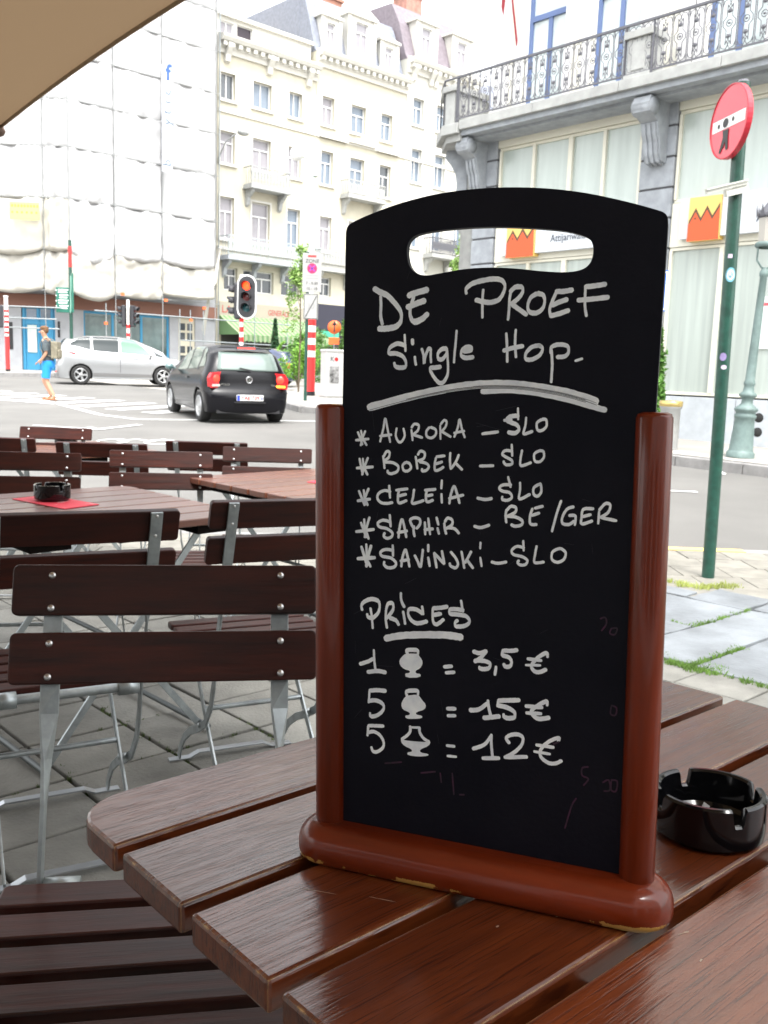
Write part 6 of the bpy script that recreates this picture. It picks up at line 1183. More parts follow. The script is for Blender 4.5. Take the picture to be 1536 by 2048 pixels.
for s in (1,-1): b.bar([(.14,s*.11,1.44),(.03,s*.115,1.52),(-.08,s*.12,1.49),(-.138,s*.125,1.38),(-.14,s*.13,1.25),(-.05,s*.165,1.14),(.12,s*.15,1.08)], .045, .010, (0,1,0))
b.build('straps', MAT['khaki_canvas'], pr)
# ================================================================ TERRACE FURNITURE
gold = (.50,.30,.11)
chairw = mat('chair_wood', (.050,.009,.0045), .44, var=.3, scale=5, stretch=(1.2,14,14), coat=.10, croughness=.25, spec=.22, obvar=.18, bump=.12, col2=(.016,.005,.004))
tablew = mat('table_wood', (.14,.042,.022), .38, scale=7, stretch=(1.0,16,16), coat=.35, croughness=.22, obvar=.15, bump=.2, col2=(.085,.03,.018), wear=(gold,.003,40,1.03,.30))
steel_d = mat('dark_table_steel', (.09,.10,.10), .5, metal=.6)
rivet_m = mat('rivet_steel', (.62,.62,.62), .28, metal=.9)
def rr(x, z, r, n=4):   # rounded rectangle outline
    P = []
    for cx, cz, a in ((x-r,z-r,0),(-x+r,z-r,PI/2),(-x+r,-z+r,PI),(x-r,-z+r,1.5*PI)):
        for k in range(n+1): t = a+PI/2*k/n; P.append((cx+r*math.cos(t), cz+r*math.sin(t)))
    return P
UPR = [(-.158,.868),(-.130,.78),(-.104,.70),(-.092,.66),(-.070,.60),(-.045,.54),(-.022,.47),(-.008,.41),(.004,.35),(.030,.28),(.085,.215),(.160,.175),(.240,.140),(.310,.095),(.355,.045),(.372,.008)]
def make_chair():
    r = empty('terrace_chair'); r['category'] = 'chair'; r['group'] = 'folding terrace chairs'
    bs = MB(); bs.yprism(rr(.2235,.0375,.009), -.009, .009); bsm = bs.mesh('back_slat', chairw)
    tilt = math.atan2(.054,.168)
    for zc, yc in ((.836,-.148),(.741,-.117)):
        o = inst('back_slat', bsm, r, (0, yc+.016, zc), (-tilt*-1 if 0 else tilt, 0, 0), bevel=.0025)
    # seat planks
    for k in range(5):
        b = MB(); b.prism(rr(.212,.0275,.004 if 0 < k < 4 else .012), -.009, .009); m = b.mesh('seat_slat', chairw)
        inst('seat_slat', m, r, (0, .03+.0735*k, .441), bevel=.003)
    for s in (1, -1):
        n = len(UPR); path = [(s*.168, y, z) for y, z in UPR]; sides = []
        for i, (y, z) in enumerate(UPR):
            t = max(0, min(1, (.68-z)/.10)); a = t*PI/2; d = Vector(UPR[min(i+1,n-1)])-Vector(UPR[max(i-1,0)]); d.normalize(); nrm = Vector((0, -d.y, d.x))
            sides.append(Vector((math.cos(a),0,0))+nrm*math.sin(a))
        ws = [.027 if z > .6 else .024 for y, z in UPR]
        b = MB(); b.bar(path, ws, .006, sides); b.build('upright_bar', galv, r, bevel=.0012)
        b = MB(); b.bar([(s*.150,.335,.425),(s*.150,.12,.19),(s*.150,-.055,.008)], .022, .006, (0,.7,-.7)); b.build('crossing_leg', galv, r, bevel=.0012)
        b = MB(); b.box(s*.150-.012,s*.150+.012,-.005,.355,.420,.431); b.build('seat_rail', galv, r)
        M0 = Matrix.Translation((s*.138,-.012,.428)) @ Matrix.Rotation(PI/2,4,'Y'); b = MB(); b.M = M0; b.lathe([(.012,-.024),(.0195,-.024),(.0195,.024),(.012,.024)], 16); b.M = Matrix.Identity(4); b.box(s*.138-.02,s*.138+.02,-.014,.02,.413,.431); b.build('hinge_sleeve', galv, r)
        b = MB(); M1 = Matrix.Translation((s*.160,.128,.197)) @ Matrix.Rotation(PI/2,4,'Y'); b.M = M1; b.lathe([(.001,-.017),(.008,-.015),(.008,.015),(.001,.017)], 10); b.build('pivot', galv, r)
        for zc, yc in ((.836,-.148),(.741,-.117)):
            for dz in (.023,-.023):
                b = MB(); b.M = Matrix.Translation((s*.168, yc+.016+.0085+dz*math.sin(-tilt)*-1*0+(-dz*math.tan(tilt)), zc+dz)) @ Matrix.Rotation(tilt,4,'X') @ Matrix.Rotation(-PI/2,4,'X')
                b.lathe([(.0055,0),(.0048,.0022),(.0028,.0036),(.0005,.004)], 12); b.build('rivet', rivet_m, r)
                b = MB(); b.M = Matrix.Translation((s*.168, yc-.0015-dz*math.tan(tilt), zc+dz)) @ Matrix.Rotation(tilt,4,'X') @ Matrix.Rotation(PI/2,4,'X'); b.lathe([(.004,0),(.004,.0015),(.0005,.0015)], 10); b.build('screw', rivet_m, r)
    b = MB(); b.tube([(-.15,-.012,.428),(.15,-.012,.428)], .0115, 14); b.build('hinge_rod', galv, r)
    b = MB(); b.tube([(-.15,.158,.232),(.15,.158,.232)], .0075, 10); b.build('stretcher_rod', galv, r)
    for y, s in ((.372,1), (-.058,1)):
        b = MB(); b.bar([(-.20,y,.004),(-.135,y,.004),(-.105,y,.018),(.105,y,.018),(.135,y,.004),(.20,y,.004)], .026, .005, (0,1,0)); b.build('foot_bar', mat('bright_galvanised', (.36,.38,.40), .35, metal=.8), r, bevel=.001)
    return r
proto = make_chair()
def put_chair(x, y, deg, label, first=[True]):
    """x, y: centre of the top of the back"""
    c = proto if first[0] else copy_tree(proto); first[0] = False
    a = math.radians(deg); fx, fy = -math.sin(a), math.cos(a); ox, oy = x+.15*fx, y+.15*fy
    sl = -.03 if 0.5 < oy < 5 else 0.
    c.location = (ox, oy, G(ox, oy)+.001); c.rotation_euler = (Matrix.Rotation(math.atan(sl),3,'X') @ Matrix.Rotation(a,3,'Z')).to_euler()
    c['label'] = label; return c
put_chair(-.325, 1.322, 190, 'nearest chair, its back turned on the striped seat beside the chalkboard table')
put_chair(-.655, 1.875, 29, 'dark chair seen from behind at the left edge, before the red napkin table')
put_chair(-.225, 2.262, 27, 'chair seen from behind just left of the chalkboard, its left back strut showing two screws')
put_chair(-1.47, 3.62, 192, 'chair facing us behind the black ashtray, cut by the left edge')
put_chair(-1.00, 3.98, 192, 'chair facing us in the middle between the two nearer tables')
put_chair(-.60, 4.53, 186, 'chair facing us at the far side of the right hand table, nearest to the chalkboard')
put_chair(-1.42, 4.45, 5, 'chair seen from behind under the white bicycle marking, at the farthest table')
put_chair(-.99, 4.95, 3, 'chair seen from behind with a nick in its top slat, behind the middle chair')
put_chair(-2.07, 5.65, 181, 'farthest chair facing us, below the crossing pedestrian and the silver car')
put_chair(-2.72, 5.75, 181, 'farthest chair at the very left edge of the photo')
put_chair(-2.05, 4.62, 8, 'back of a far chair at the left edge, only its top corner showing')
def make_table(name, M, pitch, w, n, L, label, group=None, first_v=.121, th=.025, H=.735, tm=None):
    r = empty(name, M=M); tag(r, label, 'table', group); tm = tm or tablew
    for k in range(n):
        v1 = first_v-pitch*k; v0 = v1-w; b = MB()
        if k in (0, n-1):
            P = []; R0 = .055; X0, X1 = -L/2, L/2; Y0, Y1 = -w/2, w/2; s = 1 if k == 0 else -1
            for q in range(9): t = PI/2*q/8; P.append((X1-R0+R0*math.sin(t), s*(Y1-R0+R0*math.cos(t))))
            P += [(X1, -s*Y1), (X0, -s*Y1)]
            for q in range(9): t = PI/2*q/8; P.append((X0+R0-R0*math.cos(t), s*(Y1-R0+R0*math.sin(t))))
            if s > 0: P = P[::-1]
            b.prism(P, -th, 0)
        else: b.box(-L/2,L/2,-w/2,w/2,-th,0)
        inst('table_plank', b.mesh('table_plank', tm), r, (L/2, (v0+v1)/2, 0), bevel=.0035)
    vN = first_v-pitch*(n-1)-w; vm = (first_v+vN)/2
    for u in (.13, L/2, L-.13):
        b = MB(); b.box(u-.06,u+.06,vN+.02,first_v-.02,-th-.03,-th-.001); b.build('cross_rail', mat('underframe_gap_shade', (.008,.006,.005), .95, spec=.05), r)  # rails widened and blackened so the plank gaps read as shade
    for v in (first_v-.10, vN+.10):
        for s in (1, -1):
            b = MB(); c = L/2; b.bar([(c-s*.26,v+.012*s,-th-.03),(c+s*.28,v+.012*s,-H)], .022, .006, (1,0,0)); b.build('folding_leg', galv, r)
    for u in (L/2-.28, L/2+.28): b = MB(); b.tube([(u,vN+.06,-H+.01),(u,first_v-.06,-H+.01)], .01, 8); b.build('foot_rod', steel_d, r)
    b = MB(); b.tube([(L/2,vN+.09,-th-.37),(L/2,first_v-.09,-th-.37)], .008, 8); b.build('brace_rod', steel_d, r)
    return r
u_ = Vector((.75826,.65192,-.00674)); n_ = Vector((-.02806,.04296,.99868)); n_.normalize(); u_ = (u_-n_*u_.dot(n_)).normalized(); v_ = n_.cross(u_)
O_ = Vector((-.20568,.69049,.74911))
MT = Matrix(((u_.x,v_.x,n_.x,O_.x),(u_.y,v_.y,n_.y,O_.y),(u_.z,v_.z,n_.z,O_.z),(0,0,0,1)))
nearw = mat('near_table_wood', (.14,.030,.0065), .45, scale=4.5, stretch=(1.1,17,17), coat=.8, croughness=.12, spec=.12, obvar=.25, bump=.08, detail=9, col2=(.07,.013,.003), wear=(gold,.0035,60,1.045,.30))
def pores(m):   # short dark pores and fine ridges along the planks
    t = m.node_tree; N = t.nodes; L = t.links; b = N['Principled BSDF']; tc = N.new('ShaderNodeTexCoord'); mp = N.new('ShaderNodeMapping'); mp.inputs['Scale'].default_value = (18, 620, 90)
    oi = N.new('ShaderNodeObjectInfo'); ml = N.new('ShaderNodeMath'); ml.operation = 'MULTIPLY'; ml.inputs[1].default_value = 40; L.new(oi.outputs['Random'], ml.inputs[0]); L.new(ml.outputs[0], mp.inputs['Location'])
    L.new(tc.outputs['Object'], mp.inputs[0]); nz = N.new('ShaderNodeTexNoise'); nz.inputs['Scale'].default_value = 1.; nz.inputs['Detail'].default_value = 3; nz.inputs['Distortion'].default_value = .4; L.new(mp.outputs[0], nz.inputs['Vector'])
    mr = N.new('ShaderNodeMapRange'); mr.inputs[1].default_value = .54; mr.inputs[2].default_value = .64; L.new(nz.outputs[0], mr.inputs[0])
    src = b.inputs['Base Color'].links[0].from_socket; mx = N.new('ShaderNodeMix'); mx.data_type = 'RGBA'; mx.blend_type = 'MULTIPLY'; L.new(src, mx.inputs[6]); mx.inputs[7].default_value = (.5,.42,.4,1); L.new(mr.outputs[0], mx.inputs[0]); L.new(mx.outputs[2], b.inputs['Base Color'])
    old = b.inputs['Normal'].links[0].from_node; bp = N.new('ShaderNodeBump'); bp.inputs['Strength'].default_value = .22; bp.inputs['Distance'].default_value = .0005; bp.invert = True; L.new(mr.outputs[0], bp.inputs['Height']); L.new(old.outputs[0], bp.inputs['Normal']); L.new(bp.outputs[0], b.inputs['Normal']); L.new(bp.outputs[0], b.inputs['Coat Normal'])
    wn = N.new('ShaderNodeTexNoise'); wn.inputs['Scale'].default_value = 9; wn.inputs['Detail'].default_value = 6; L.new(tc.outputs['Object'], wn.inputs['Vector']); m2 = N.new('ShaderNodeMapRange'); m2.inputs[1].default_value = .35; m2.inputs[2].default_value = .7; m2.inputs[3].default_value = .10; m2.inputs[4].default_value = .24
    L.new(wn.outputs[0], m2.inputs[0]); L.new(m2.outputs[0], b.inputs['Coat Roughness'])
pores(nearw); nearw.node_tree.nodes['Principled BSDF'].inputs['Coat IOR'].default_value = 1.75
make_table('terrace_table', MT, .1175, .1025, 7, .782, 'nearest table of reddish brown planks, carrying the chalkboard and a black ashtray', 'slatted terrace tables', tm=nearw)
def frameT(x, y, ex, ey, z, roll=(0,0)):   # origin far corner, x along planks, y across
    px = Vector((ex,ey,0)).normalized(); q = Vector((-px.y,px.x,0)); return Matrix(((px.x,q.x,0,x),(px.y,q.y,0,y),(0,0,1,z),(0,0,0,1)))
near = [o for o in bpy.data.objects if o.name.startswith('terrace_table') and o.parent is None][-1]; rg = random.Random(21)
scm = mat('varnish_scratch_pale', (.35,.26,.2), .8)
for (u, v, l, a) in ((.275,-.300,.009,.5),(.205,-.29,.007,-.4),(.255,-.36,.010,-.3),(.235,-.385,.004,.2),(.16,-.27,.003,.1),(.33,-.40,.004,.9),(.09,-.15,.03,-1.0),(.12,-.19,.022,-1.05),(.20,-.06,.02,.1),(.07,.05,.014,.4),(.42,-.42,.004,0),(.10,-.40,.004,0)):
    b = MB(); b.M = Matrix.Translation((u,v,.00025)) @ Matrix.Rotation(a,4,'Z'); w = .0009 if l < .012 else .0003; n_q = 6; P = [(l*(q/n_q-.5), w*(.4+rg.random())*(1 if q not in (0,n_q) else .2)) for q in range(n_q+1)]
    b.add([(x,y,0) for x,y in P]+[(x,-y*.6,0) for x,y in P[::-1]], [tuple(range(2*n_q+2))[::-1]]); b.build('varnish_scratch', scm, near)
# table with red napkin: far right corner at (-1.015,3.50), planks run to the left-near
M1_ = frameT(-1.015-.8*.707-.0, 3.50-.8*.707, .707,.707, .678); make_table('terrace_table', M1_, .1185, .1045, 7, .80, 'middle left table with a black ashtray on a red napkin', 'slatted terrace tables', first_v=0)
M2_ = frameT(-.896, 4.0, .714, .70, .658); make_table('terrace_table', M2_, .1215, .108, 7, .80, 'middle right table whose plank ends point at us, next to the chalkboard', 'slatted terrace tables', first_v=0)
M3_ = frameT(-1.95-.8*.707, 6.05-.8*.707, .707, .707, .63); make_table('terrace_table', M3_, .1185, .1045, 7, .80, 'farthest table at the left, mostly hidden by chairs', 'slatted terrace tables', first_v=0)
# ashtrays
black_g = mat('black_glass', (.004,.004,.005), .09, spec=.45)
def ashtray(M, R0, h, label, notch0=0., paper=False):
    r = empty('ashtray', M=M); tag(r, label, 'ashtray', 'round black ashtrays'); b = MB(); n = 192; vs = []; fs = []
    def top(a):
        d = min(abs((a-notch0-q*PI/2+PI) % (2*PI)-PI) for q in range(4)); return h if d > .135 else h-.36*h*(1 if d < .085 else (.135-d)/.05)
    ri = R0*.865
    for k in range(n):
        a = 2*PI*k/n; c, s = math.cos(a), math.sin(a); z = top(a)
        for rad, zz in ((R0*.86,0),(R0*.975,.004),(R0,h*.3),(R0,h*.6),(R0,z-.0018),(R0-.0018,z),(ri+.0018,z),(ri,z-.0018),(ri,h*.6),(ri*.97,.011),(ri*.9,.008)): vs.append((rad*c,rad*s,zz))
    m = 11
    for k in range(n):
        for q in range(m-1): fs.append((k*m+q,((k+1)%n)*m+q,((k+1)%n)*m+q+1,k*m+q+1))
    b.add(vs, fs, True); b.add([(ri*.9*math.cos(2*PI*k/32),ri*.9*math.sin(2*PI*k/32),.008) for k in range(32)], [tuple(range(32))]); b.add([(R0*.86*math.cos(2*PI*k/32),R0*.86*math.sin(2*PI*k/32),0) for k in range(32)], [tuple(range(32))[::-1]])
    o = b.build('bowl', black_g, r); es = o.modifiers.new('es','EDGE_SPLIT'); es.split_angle = math.radians(38)
    if paper:
        b = MB(); rg = random.Random(4)
        for k in range(5): x, y = rg.uniform(-.02,.015), rg.uniform(-.015,.015); b.add([(x,y,.010),(x+.012,y+.003,.012),(x+.010,y+.008,.015),(x+.001,y+.006,.011)],[(0,1,2,3)])
        b.build('ash_flakes', mat('ash_grey', (.3,.3,.3), .9), r)
    return r
Mt = MT @ Matrix.Translation((.412,-.288,0)); ashtray(Mt, .0472, .040, 'black glass ashtray on the nearest table, to the right of the chalkboard', notch0=1.05, paper=True)
ashtray(Matrix.Translation((-1.132,3.035,.684)), .060, .052, 'black ashtray standing on the red napkin', notch0=.9)
ashtray(Matrix.Translation((-2.05,5.75,.632)), .07, .035, 'distant black ashtray on the farthest table', notch0=.9)
nap = MB(); nap.prism([(-1.27,3.035),(-1.03,2.86),(-.955,2.98),(-1.19,3.15)], .679, .681)
o = nap.build('napkin', mat('red_napkin', (.62,.035,.06), .7, var=.25, scale=20, col2=(.75,.45,.45), clip=(.6,.75))); tag(o, 'red paper napkin under the ashtray on the middle left table', 'napkin')
nap = MB(); nap.prism([(-.345,3.95),(-.24,3.86),(-.16,4.0),(-.28,4.08)], .659, .661); o = nap.build('napkin', MAT['red_napkin']); tag(o, 'red paper napkin on the middle right table, touching the chalkboard post', 'napkin')
# ================================================================ CHALKBOARD MENU
A_ = Vector((-.03613,.70205,.78342)); B_ = Vector((.92604,-.37508,.04215)).normalized(); B_ = (B_-n_*B_.dot(n_)).normalized(); m_ = B_.cross(n_)   # m_ looks at the camera
# local frame: x along the board, y away from the camera, z up
MBD = Matrix(((B_.x,-m_.x,n_.x,A_.x),(B_.y,-m_.y,n_.y,A_.y),(B_.z,-m_.z,n_.z,A_.z),(0,0,0,1)))
menu = empty('menu_board', M=MBD); tag(menu, 'black chalkboard menu in a red brown wooden stand on the nearest table', 'chalkboard')
def redwood(nm, sc=(1,1,1)): return mat(nm, (.19,.023,.0035), .42, scale=3.5, stretch=sc, coat=.55, croughness=.13, spec=.15, bump=.06, col2=(.08,.010,.002), wear=((.55,.33,.09),.004,28,1.045,.42), detail=5)
rwv = redwood('red_stained_wood_upright', (12,12,1.0)); rwh = redwood('red_stained_wood_base', (1.2,10,10))
def chips(m, lo, hi, sc=55, th=.56, ctr=None):   # chipped varnish showing bare wood where z is between lo and hi
    t = m.node_tree; N = t.nodes; L = t.links; b = N['Principled BSDF']; tc = N.new('ShaderNodeTexCoord'); sx = N.new('ShaderNodeSeparateXYZ'); L.new(tc.outputs['Object'], sx.inputs[0])
    a = N.new('ShaderNodeMapRange'); a.inputs[1].default_value = lo; a.inputs[2].default_value = hi; a.interpolation_type = 'SMOOTHSTEP'; L.new(sx.outputs['Z'], a.inputs[0])
    nz = N.new('ShaderNodeTexNoise'); nz.inputs['Scale'].default_value = sc; nz.inputs['Detail'].default_value = 6; nz.inputs['Roughness'].default_value = .7; L.new(tc.outputs['Object'], nz.inputs['Vector'])
    n2 = N.new('ShaderNodeTexNoise'); n2.inputs['Scale'].default_value = 13; L.new(tc.outputs['Object'], n2.inputs['Vector'])
    ad = N.new('ShaderNodeMath'); ad.operation = 'ADD'; L.new(nz.outputs[0], ad.inputs[0]); L.new(n2.outputs[0], ad.inputs[1])
    mu = N.new('ShaderNodeMath'); mu.operation = 'MULTIPLY'; L.new(ad.outputs[0], mu.inputs[0]); L.new(a.outputs[0], mu.inputs[1])
    th_ = N.new('ShaderNodeMapRange'); th_.inputs[1].default_value = th*2; th_.inputs[2].default_value = th*2+.03; L.new(mu.outputs[0], th_.inputs[0])
    src = b.inputs['Base Color'].links[0].from_socket; mx = N.new('ShaderNodeMix'); mx.data_type = 'RGBA'; L.new(src, mx.inputs[6]); mx.inputs[7].default_value = (.50,.27,.07,1); L.new(th_.outputs[0], mx.inputs[0]); L.new(mx.outputs[2], b.inputs['Base Color'])
chips(rwh, -.014, -.026, th=.545); chips(rwv, .331, .341, th=.54)
for x, hh in ((.0012,.341),(.2478,.336)):
    b = MB(); R0 = .0126; n = 40; prof = [(R0*.9,-.004),(R0,0),(R0,hh-.004),(R0-.0012,hh-.0012),(R0-.004,hh),(.0005,hh)]
    b.lathe(prof, n, (x,0,0)); b.build('upright_post', rwv, menu)
# base: stadium footprint, rounded section
b = MB(); L0, L1, hw_, hb = .0035, .2455, .0290, .0295; n = 72; rows = [(0.0,-.6),(0.3,-.98),(.42,-1.0)]
prof = []
for k in range(13):
    t = -.25*PI+ (PI*.75)*k/12; prof.append((math.cos(t), math.sin(t)))
secs = [(hw_-.0035,0),(hw_-.001,.002),(hw_,.006),(hw_,.012)]+[(hw_-.0175+.0175*math.cos(t), .012+.0175*math.sin(t)) for t in [PI/2*k/8 for k in range(1,9)]]
vs = []; fs = []
def stad(off, z):
    P = []
    for k in range(n//2+1): t = -PI/2+PI*k/(n//2); P.append((L1+off*math.cos(t), off*math.sin(t), z))
    for k in range(n//2+1): t = PI/2+PI*k/(n//2); P.append((L0+off*math.cos(t), off*math.sin(t), z))
    return P
rings = [stad(o, z-.0295) for o, z in secs]; m = len(rings[0])
for R1 in rings: vs += R1
for i in range(len(rings)-1):
    for k in range(m): fs.append((i*m+k, i*m+(k+1)%m, (i+1)*m+(k+1)%m, (i+1)*m+k))
b.add(vs, fs, True); b.add(rings[-1], [tuple(range(m))]); b.add(rings[0], [tuple(range(m))[::-1]]); b.build('base', rwh, menu)
# panel with handle slot
HOLE = [(646,4534),(657,4606),(690,4640),(736,4662),(873,4678),(1103,4684),(1364,4673),(1618,4645),(1830,4613),(1952,4575),(2005,4545),(2023,4510),(2031,4459),(2017,4385),(1960,4338),(1839,4327),(1662,4346),(1517,4371),(1315,4392),(1108,4393),(916,4370),(799,4355),(711,4384),(665,4440)]
TOP = [(2517,4600),(2512,4655),(2490,4685),(2430,4712),(2232,4780),(1961,4858),(1682,4912),(1395,4943),(1136,4951),(869,4938),(595,4896),(352,4835),(186,4777),(153,4731),(148,4690)]
pan = [(.2345,-.02)]+[(x/1e4,z/1e4) for x,z in TOP]+[(.0055,-.02)]
pan = [(.0055,-.002),(.2345,-.002)]+[(x/1e4,z/1e4) for x,z in TOP]
from mathutils.geometry import tessellate_polygon
def smooth_loop(P, k=3):
    for _ in range(k):
        Q = []
        for a, c in zip(P, P[1:]+P[:1]): Q += [(a[0]*.75+c[0]*.25, a[1]*.75+c[1]*.25), (a[0]*.25+c[0]*.75, a[1]*.25+c[1]*.75)]
        P = Q
    return P
hole = smooth_loop([(x/1e4,z/1e4) for x,z in HOLE], 2)
topc = [(x/1e4,z/1e4) for x,z in TOP]
tp = [topc[0]]
for i in range(1, len(topc)-1):
    a, c, d = topc[i-1], topc[i], topc[i+1]
    for t in (0,.33,.66): tp.append((catmull(topc, i+t)[0], catmull(topc, i+t)[1]))
tp.append(topc[-1])
outer = [(.0055,-.002),(.2400,-.002)]+tp
loops = [[Vector((x,z,0)) for x,z in outer],[Vector((x,z,0)) for x,z in hole]]
tris = tessellate_polygon(loops); allp = outer+hole; N0 = len(allp); t_ = .0028
vs = [(x,-t_,z) for x,z in allp]+[(x,t_,z) for x,z in allp]; fs = []
for t in tris:
    a, c, d = [allp[i] for i in t]; ar = (c[0]-a[0])*(d[1]-a[1])-(c[1]-a[1])*(d[0]-a[0]); t = tuple(t) if ar > 0 else tuple(t)[::-1]
    fs.append(t); fs.append(tuple(N0+i for i in t[::-1]))
for st_, ln in ((0,len(outer)),(len(outer),len(hole))):
    for k in range(ln): a, c = st_+k, st_+(k+1)%ln; fs.append((a,N0+a,N0+c,c))
b = MB(); b.add(vs, fs)
cb_m = mat('chalkboard_black', (.0015,.002,.0065), .5, col2=(.0075,.007,.012), scale=5, spec=.14, bump=.05, bscale=300)
panel = b.build('blackboard', cb_m, menu, bevel=.0012)
def ribbon(mb, pts, thin, thick, y, seed=0, closed=False):
    """chisel tipped pen stroke on the board: width follows the direction"""
    P = [(pts[i]/1e4, pts[i+1]/1e4) for i in range(0, len(pts), 2)]; thin /= 1e4; thick /= 1e4
    Q = []; n = len(P)-1; K = 7 if n > 1 else 5
    for i in range(n):
        for k in range(K): Q.append(catmull(P, i+k/K) if n > 1 else (lerp(P[0][0],P[1][0],k/K), lerp(P[0][1],P[1][1],k/K)))
    Q.append(P[-1]); rg = random.Random(seed); vs = []; m = len(Q); w_ = []; d_ = []
    for i in range(m):
        a, c = Q[max(i-1,0)], Q[min(i+1,m-1)]; dx, dz = c[0]-a[0], c[1]-a[1]; l = math.hypot(dx,dz) or 1e-9; d_.append((dx/l,dz/l)); w_.append(lerp(thin, thick, abs(dx/l)**1.3))
    w_ = [(w_[max(i-1,0)]+w_[i]*2+w_[min(i+1,m-1)])/4 for i in range(m)]
    def end(i, s):   # slightly rounded, ragged ends
        (x,z),(dx,dz),w = Q[i], d_[i], w_[i]; e = s*w*.22; return [(x+dx*e-dz*w*.22, z+dz*e+dx*w*.22),(x+dx*e+dz*w*.22, z+dz*e-dx*w*.22)]
    L = []; 
    a = end(0,-1); L.append((a[0],a[1]))
    for i in range(m):
        (x,z),(dx,dz) = Q[i], d_[i]; j1 = 1+rg.uniform(-.07,.07); j2 = 1+rg.uniform(-.07,.07); w = w_[i]*(.86 if i in (0,m-1) else 1)
        L.append(((x-dz*w/2*j1, z+dx*w/2*j1),(x+dz*w/2*j2, z-dx*w/2*j2)))
    a = end(m-1,1); L.append((a[0],a[1]))
    for (p, q) in L: vs += [(p[0],y,p[1]),(q[0],y,q[1])]
    mb.add(vs, [(2*i,2*i+1,2*i+3,2*i+2) for i in range(len(L)-1)])
ink_w = mat('white_paint_marker', (.84,.88,.95), .75, var=.16, scale=70, detail=8)
inkm = ink_w
old = mat('old_magenta_traces', (.07,.008,.045), .7, var=.9, scale=160, col2=(.012,.01,.016))
k = 0
for word, sts in LETTERS.items():
    grp = []
    for s in sts:
        xs, zs = s[2::2], s[3::2]; bx = [min(xs)-26, max(xs)+26, min(zs)-26, max(zs)+26]; hit = [g for g in grp if not (g[0][0] > bx[1] or g[0][1] < bx[0] or g[0][2] > bx[3] or g[0][3] < bx[2])]
        new = [bx, [s]]
        for g in hit: new[0] = [min(new[0][0],g[0][0]), max(new[0][1],g[0][1]), min(new[0][2],g[0][2]), max(new[0][3],g[0][3])]; new[1] += g[1]; grp.remove(g)
        grp.append(new)
    for bx, ss in grp:
        b = MB()
        for s in ss: ribbon(b, s[2:], s[0], s[1], -t_-.00035-.00003*(k % 9), k); k += 1
        b.build('old_chalk_trace' if word == '_old' else 'underline' if word in ('arc','underline') else 'lettering', old if word == '_old' else inkm, panel)
b = MB()   # dry brush streaks in the long white arc
for dz, th, a0, a1 in ((-14,4,1,7),(-22,3,0,8),(-8,2,3,8),(-30,3,2,7)):
    p = LETTERS['arc'][0][2:]; q = [v+(dz if i % 2 else 0) for i, v in enumerate(p)][2*a0:2*a1+2]; ribbon(b, q, th, th, -t_-.0009, 900+dz)
b.build('dry_brush_streaks', cb_m, panel)
b = MB(); rg = random.Random(8)
for i in range(26):
    x0, z0 = rg.uniform(.02,.22), rg.uniform(.03,.45); l = rg.uniform(.004,.02); a = rg.uniform(-.4,1.8); ribbon(b, [x0*1e4,z0*1e4,(x0+l*math.cos(a))*1e4,(z0+l*math.sin(a))*1e4], 1.3, 1.6, -t_-.0002, i)
b.build('board_scratches', mat('board_scratch_grey', (.035,.035,.045), .8), panel)
for word, p in FILLED.items():
    P = smooth_loop([(p[i]/1e4, p[i+1]/1e4) for i in range(0, len(p), 2)], 1); b = MB(); b.add([(x,-t_-.0003,z) for x,z in P], [tuple(range(len(P)))[::-1]]); b.build('beer_glass_drawing', inkm, panel)
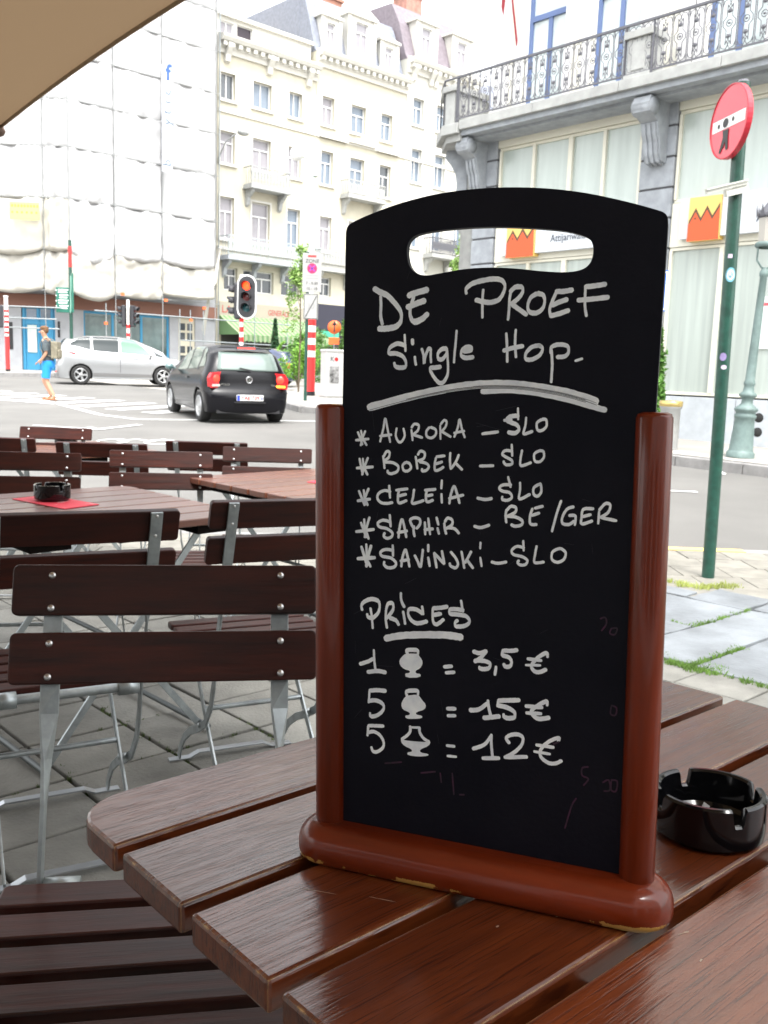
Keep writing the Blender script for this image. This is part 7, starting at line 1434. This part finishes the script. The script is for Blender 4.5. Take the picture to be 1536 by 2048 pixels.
# ================================================================ PARASOL
C1 = Vector((-1.60,3.80,0)); ee = Vector((.68,-.735,0)).normalized(); ff = Vector((-.735,-.68,0)).normalized(); S_ = 4.2
cen = C1+ee*S_/2+ff*S_/2
par = empty('parasol', (cen.x, cen.y, G(cen.x,cen.y))); tag(par, 'large beige parasol overhead, one corner hanging into the top left of the view', 'parasol')
cloth = bpy.data.materials.new('beige_canvas'); cloth.use_nodes = True; t = cloth.node_tree; t.nodes.clear()
ou = t.nodes.new('ShaderNodeOutputMaterial'); mx = t.nodes.new('ShaderNodeMixShader'); df = t.nodes.new('ShaderNodeBsdfDiffuse'); tr = t.nodes.new('ShaderNodeBsdfTranslucent')
df.inputs[0].default_value = (.38,.28,.18,1); tr.inputs[0].default_value = (.25,.17,.10,1); mx.inputs[0].default_value = .22
t.links.new(df.outputs[0], mx.inputs[1]); t.links.new(tr.outputs[0], mx.inputs[2]); t.links.new(mx.outputs[0], ou.inputs[0])
g0c = G(cen.x,cen.y); apex = Vector((0,0,3.0-g0c)); zed = lambda t: 2.065-g0c+.118*t*(1-t/S_)
def rel(p): return Vector((p.x-cen.x, p.y-cen.y, 0))
corners = [C1, C1+ee*S_, C1+ee*S_+ff*S_, C1+ff*S_]; N = 24
for q in range(4):
    a, c = corners[q], corners[(q+1)%4]; vs = []; fs = []; M_ = 14
    for i in range(N+1):
        t0 = i/N; p = rel(a.lerp(c, t0)); inn = .10*4*t0*(1-t0)*0; p.z = zed(t0*S_); p = p*1.0
        for j in range(M_+1):
            s = j/M_; v = p.lerp(apex, s); v.z -= .10*math.sin(PI*s)*(.4+.6*4*t0*(1-t0)); vs.append(tuple(v))
    for i in range(N):
        for j in range(M_): x = i*(M_+1)+j; fs.append((x,x+1,x+M_+2,x+M_+1))
    b = MB(); b.add(vs, fs, True); o = b.build('canopy_panel', cloth, par)
    b = MB()
    hem = []
    for i in range(N+1): t0 = i/N; p = rel(a.lerp(c, t0)); hem.append((p.x,p.y,zed(t0*S_)-.0))
    b.tube(hem, .007, 6); b.build('hem', cloth, par)
    b = MB(); p = rel(a); b.tube([(p.x*.985,p.y*.985,zed(0)+.005),(apex.x,apex.y,apex.z-.02-.0)], .016, 8); b.build('rib', mat('parasol_rib_wood', (.10,.05,.03), .5), par)
    b = MB(); b.tube([(p.x*.93,p.y*.93,zed(0)+.02),(p.x*1.004,p.y*1.004,zed(0)-.01)], .022, 8); b.build('rib_pocket', MAT['parasol_rib_wood'], par)
b = MB(); b.tube([(0,0,0),(0,0,3.05-g0c)], .035, 14); b.build('pole', MAT['parasol_rib_wood'], par); b = MB(); b.lathe([(.4,0),(.4,.06),(.36,.08),(.05,.1),(.05,.3)], 24); b.build('foot', stone, par)
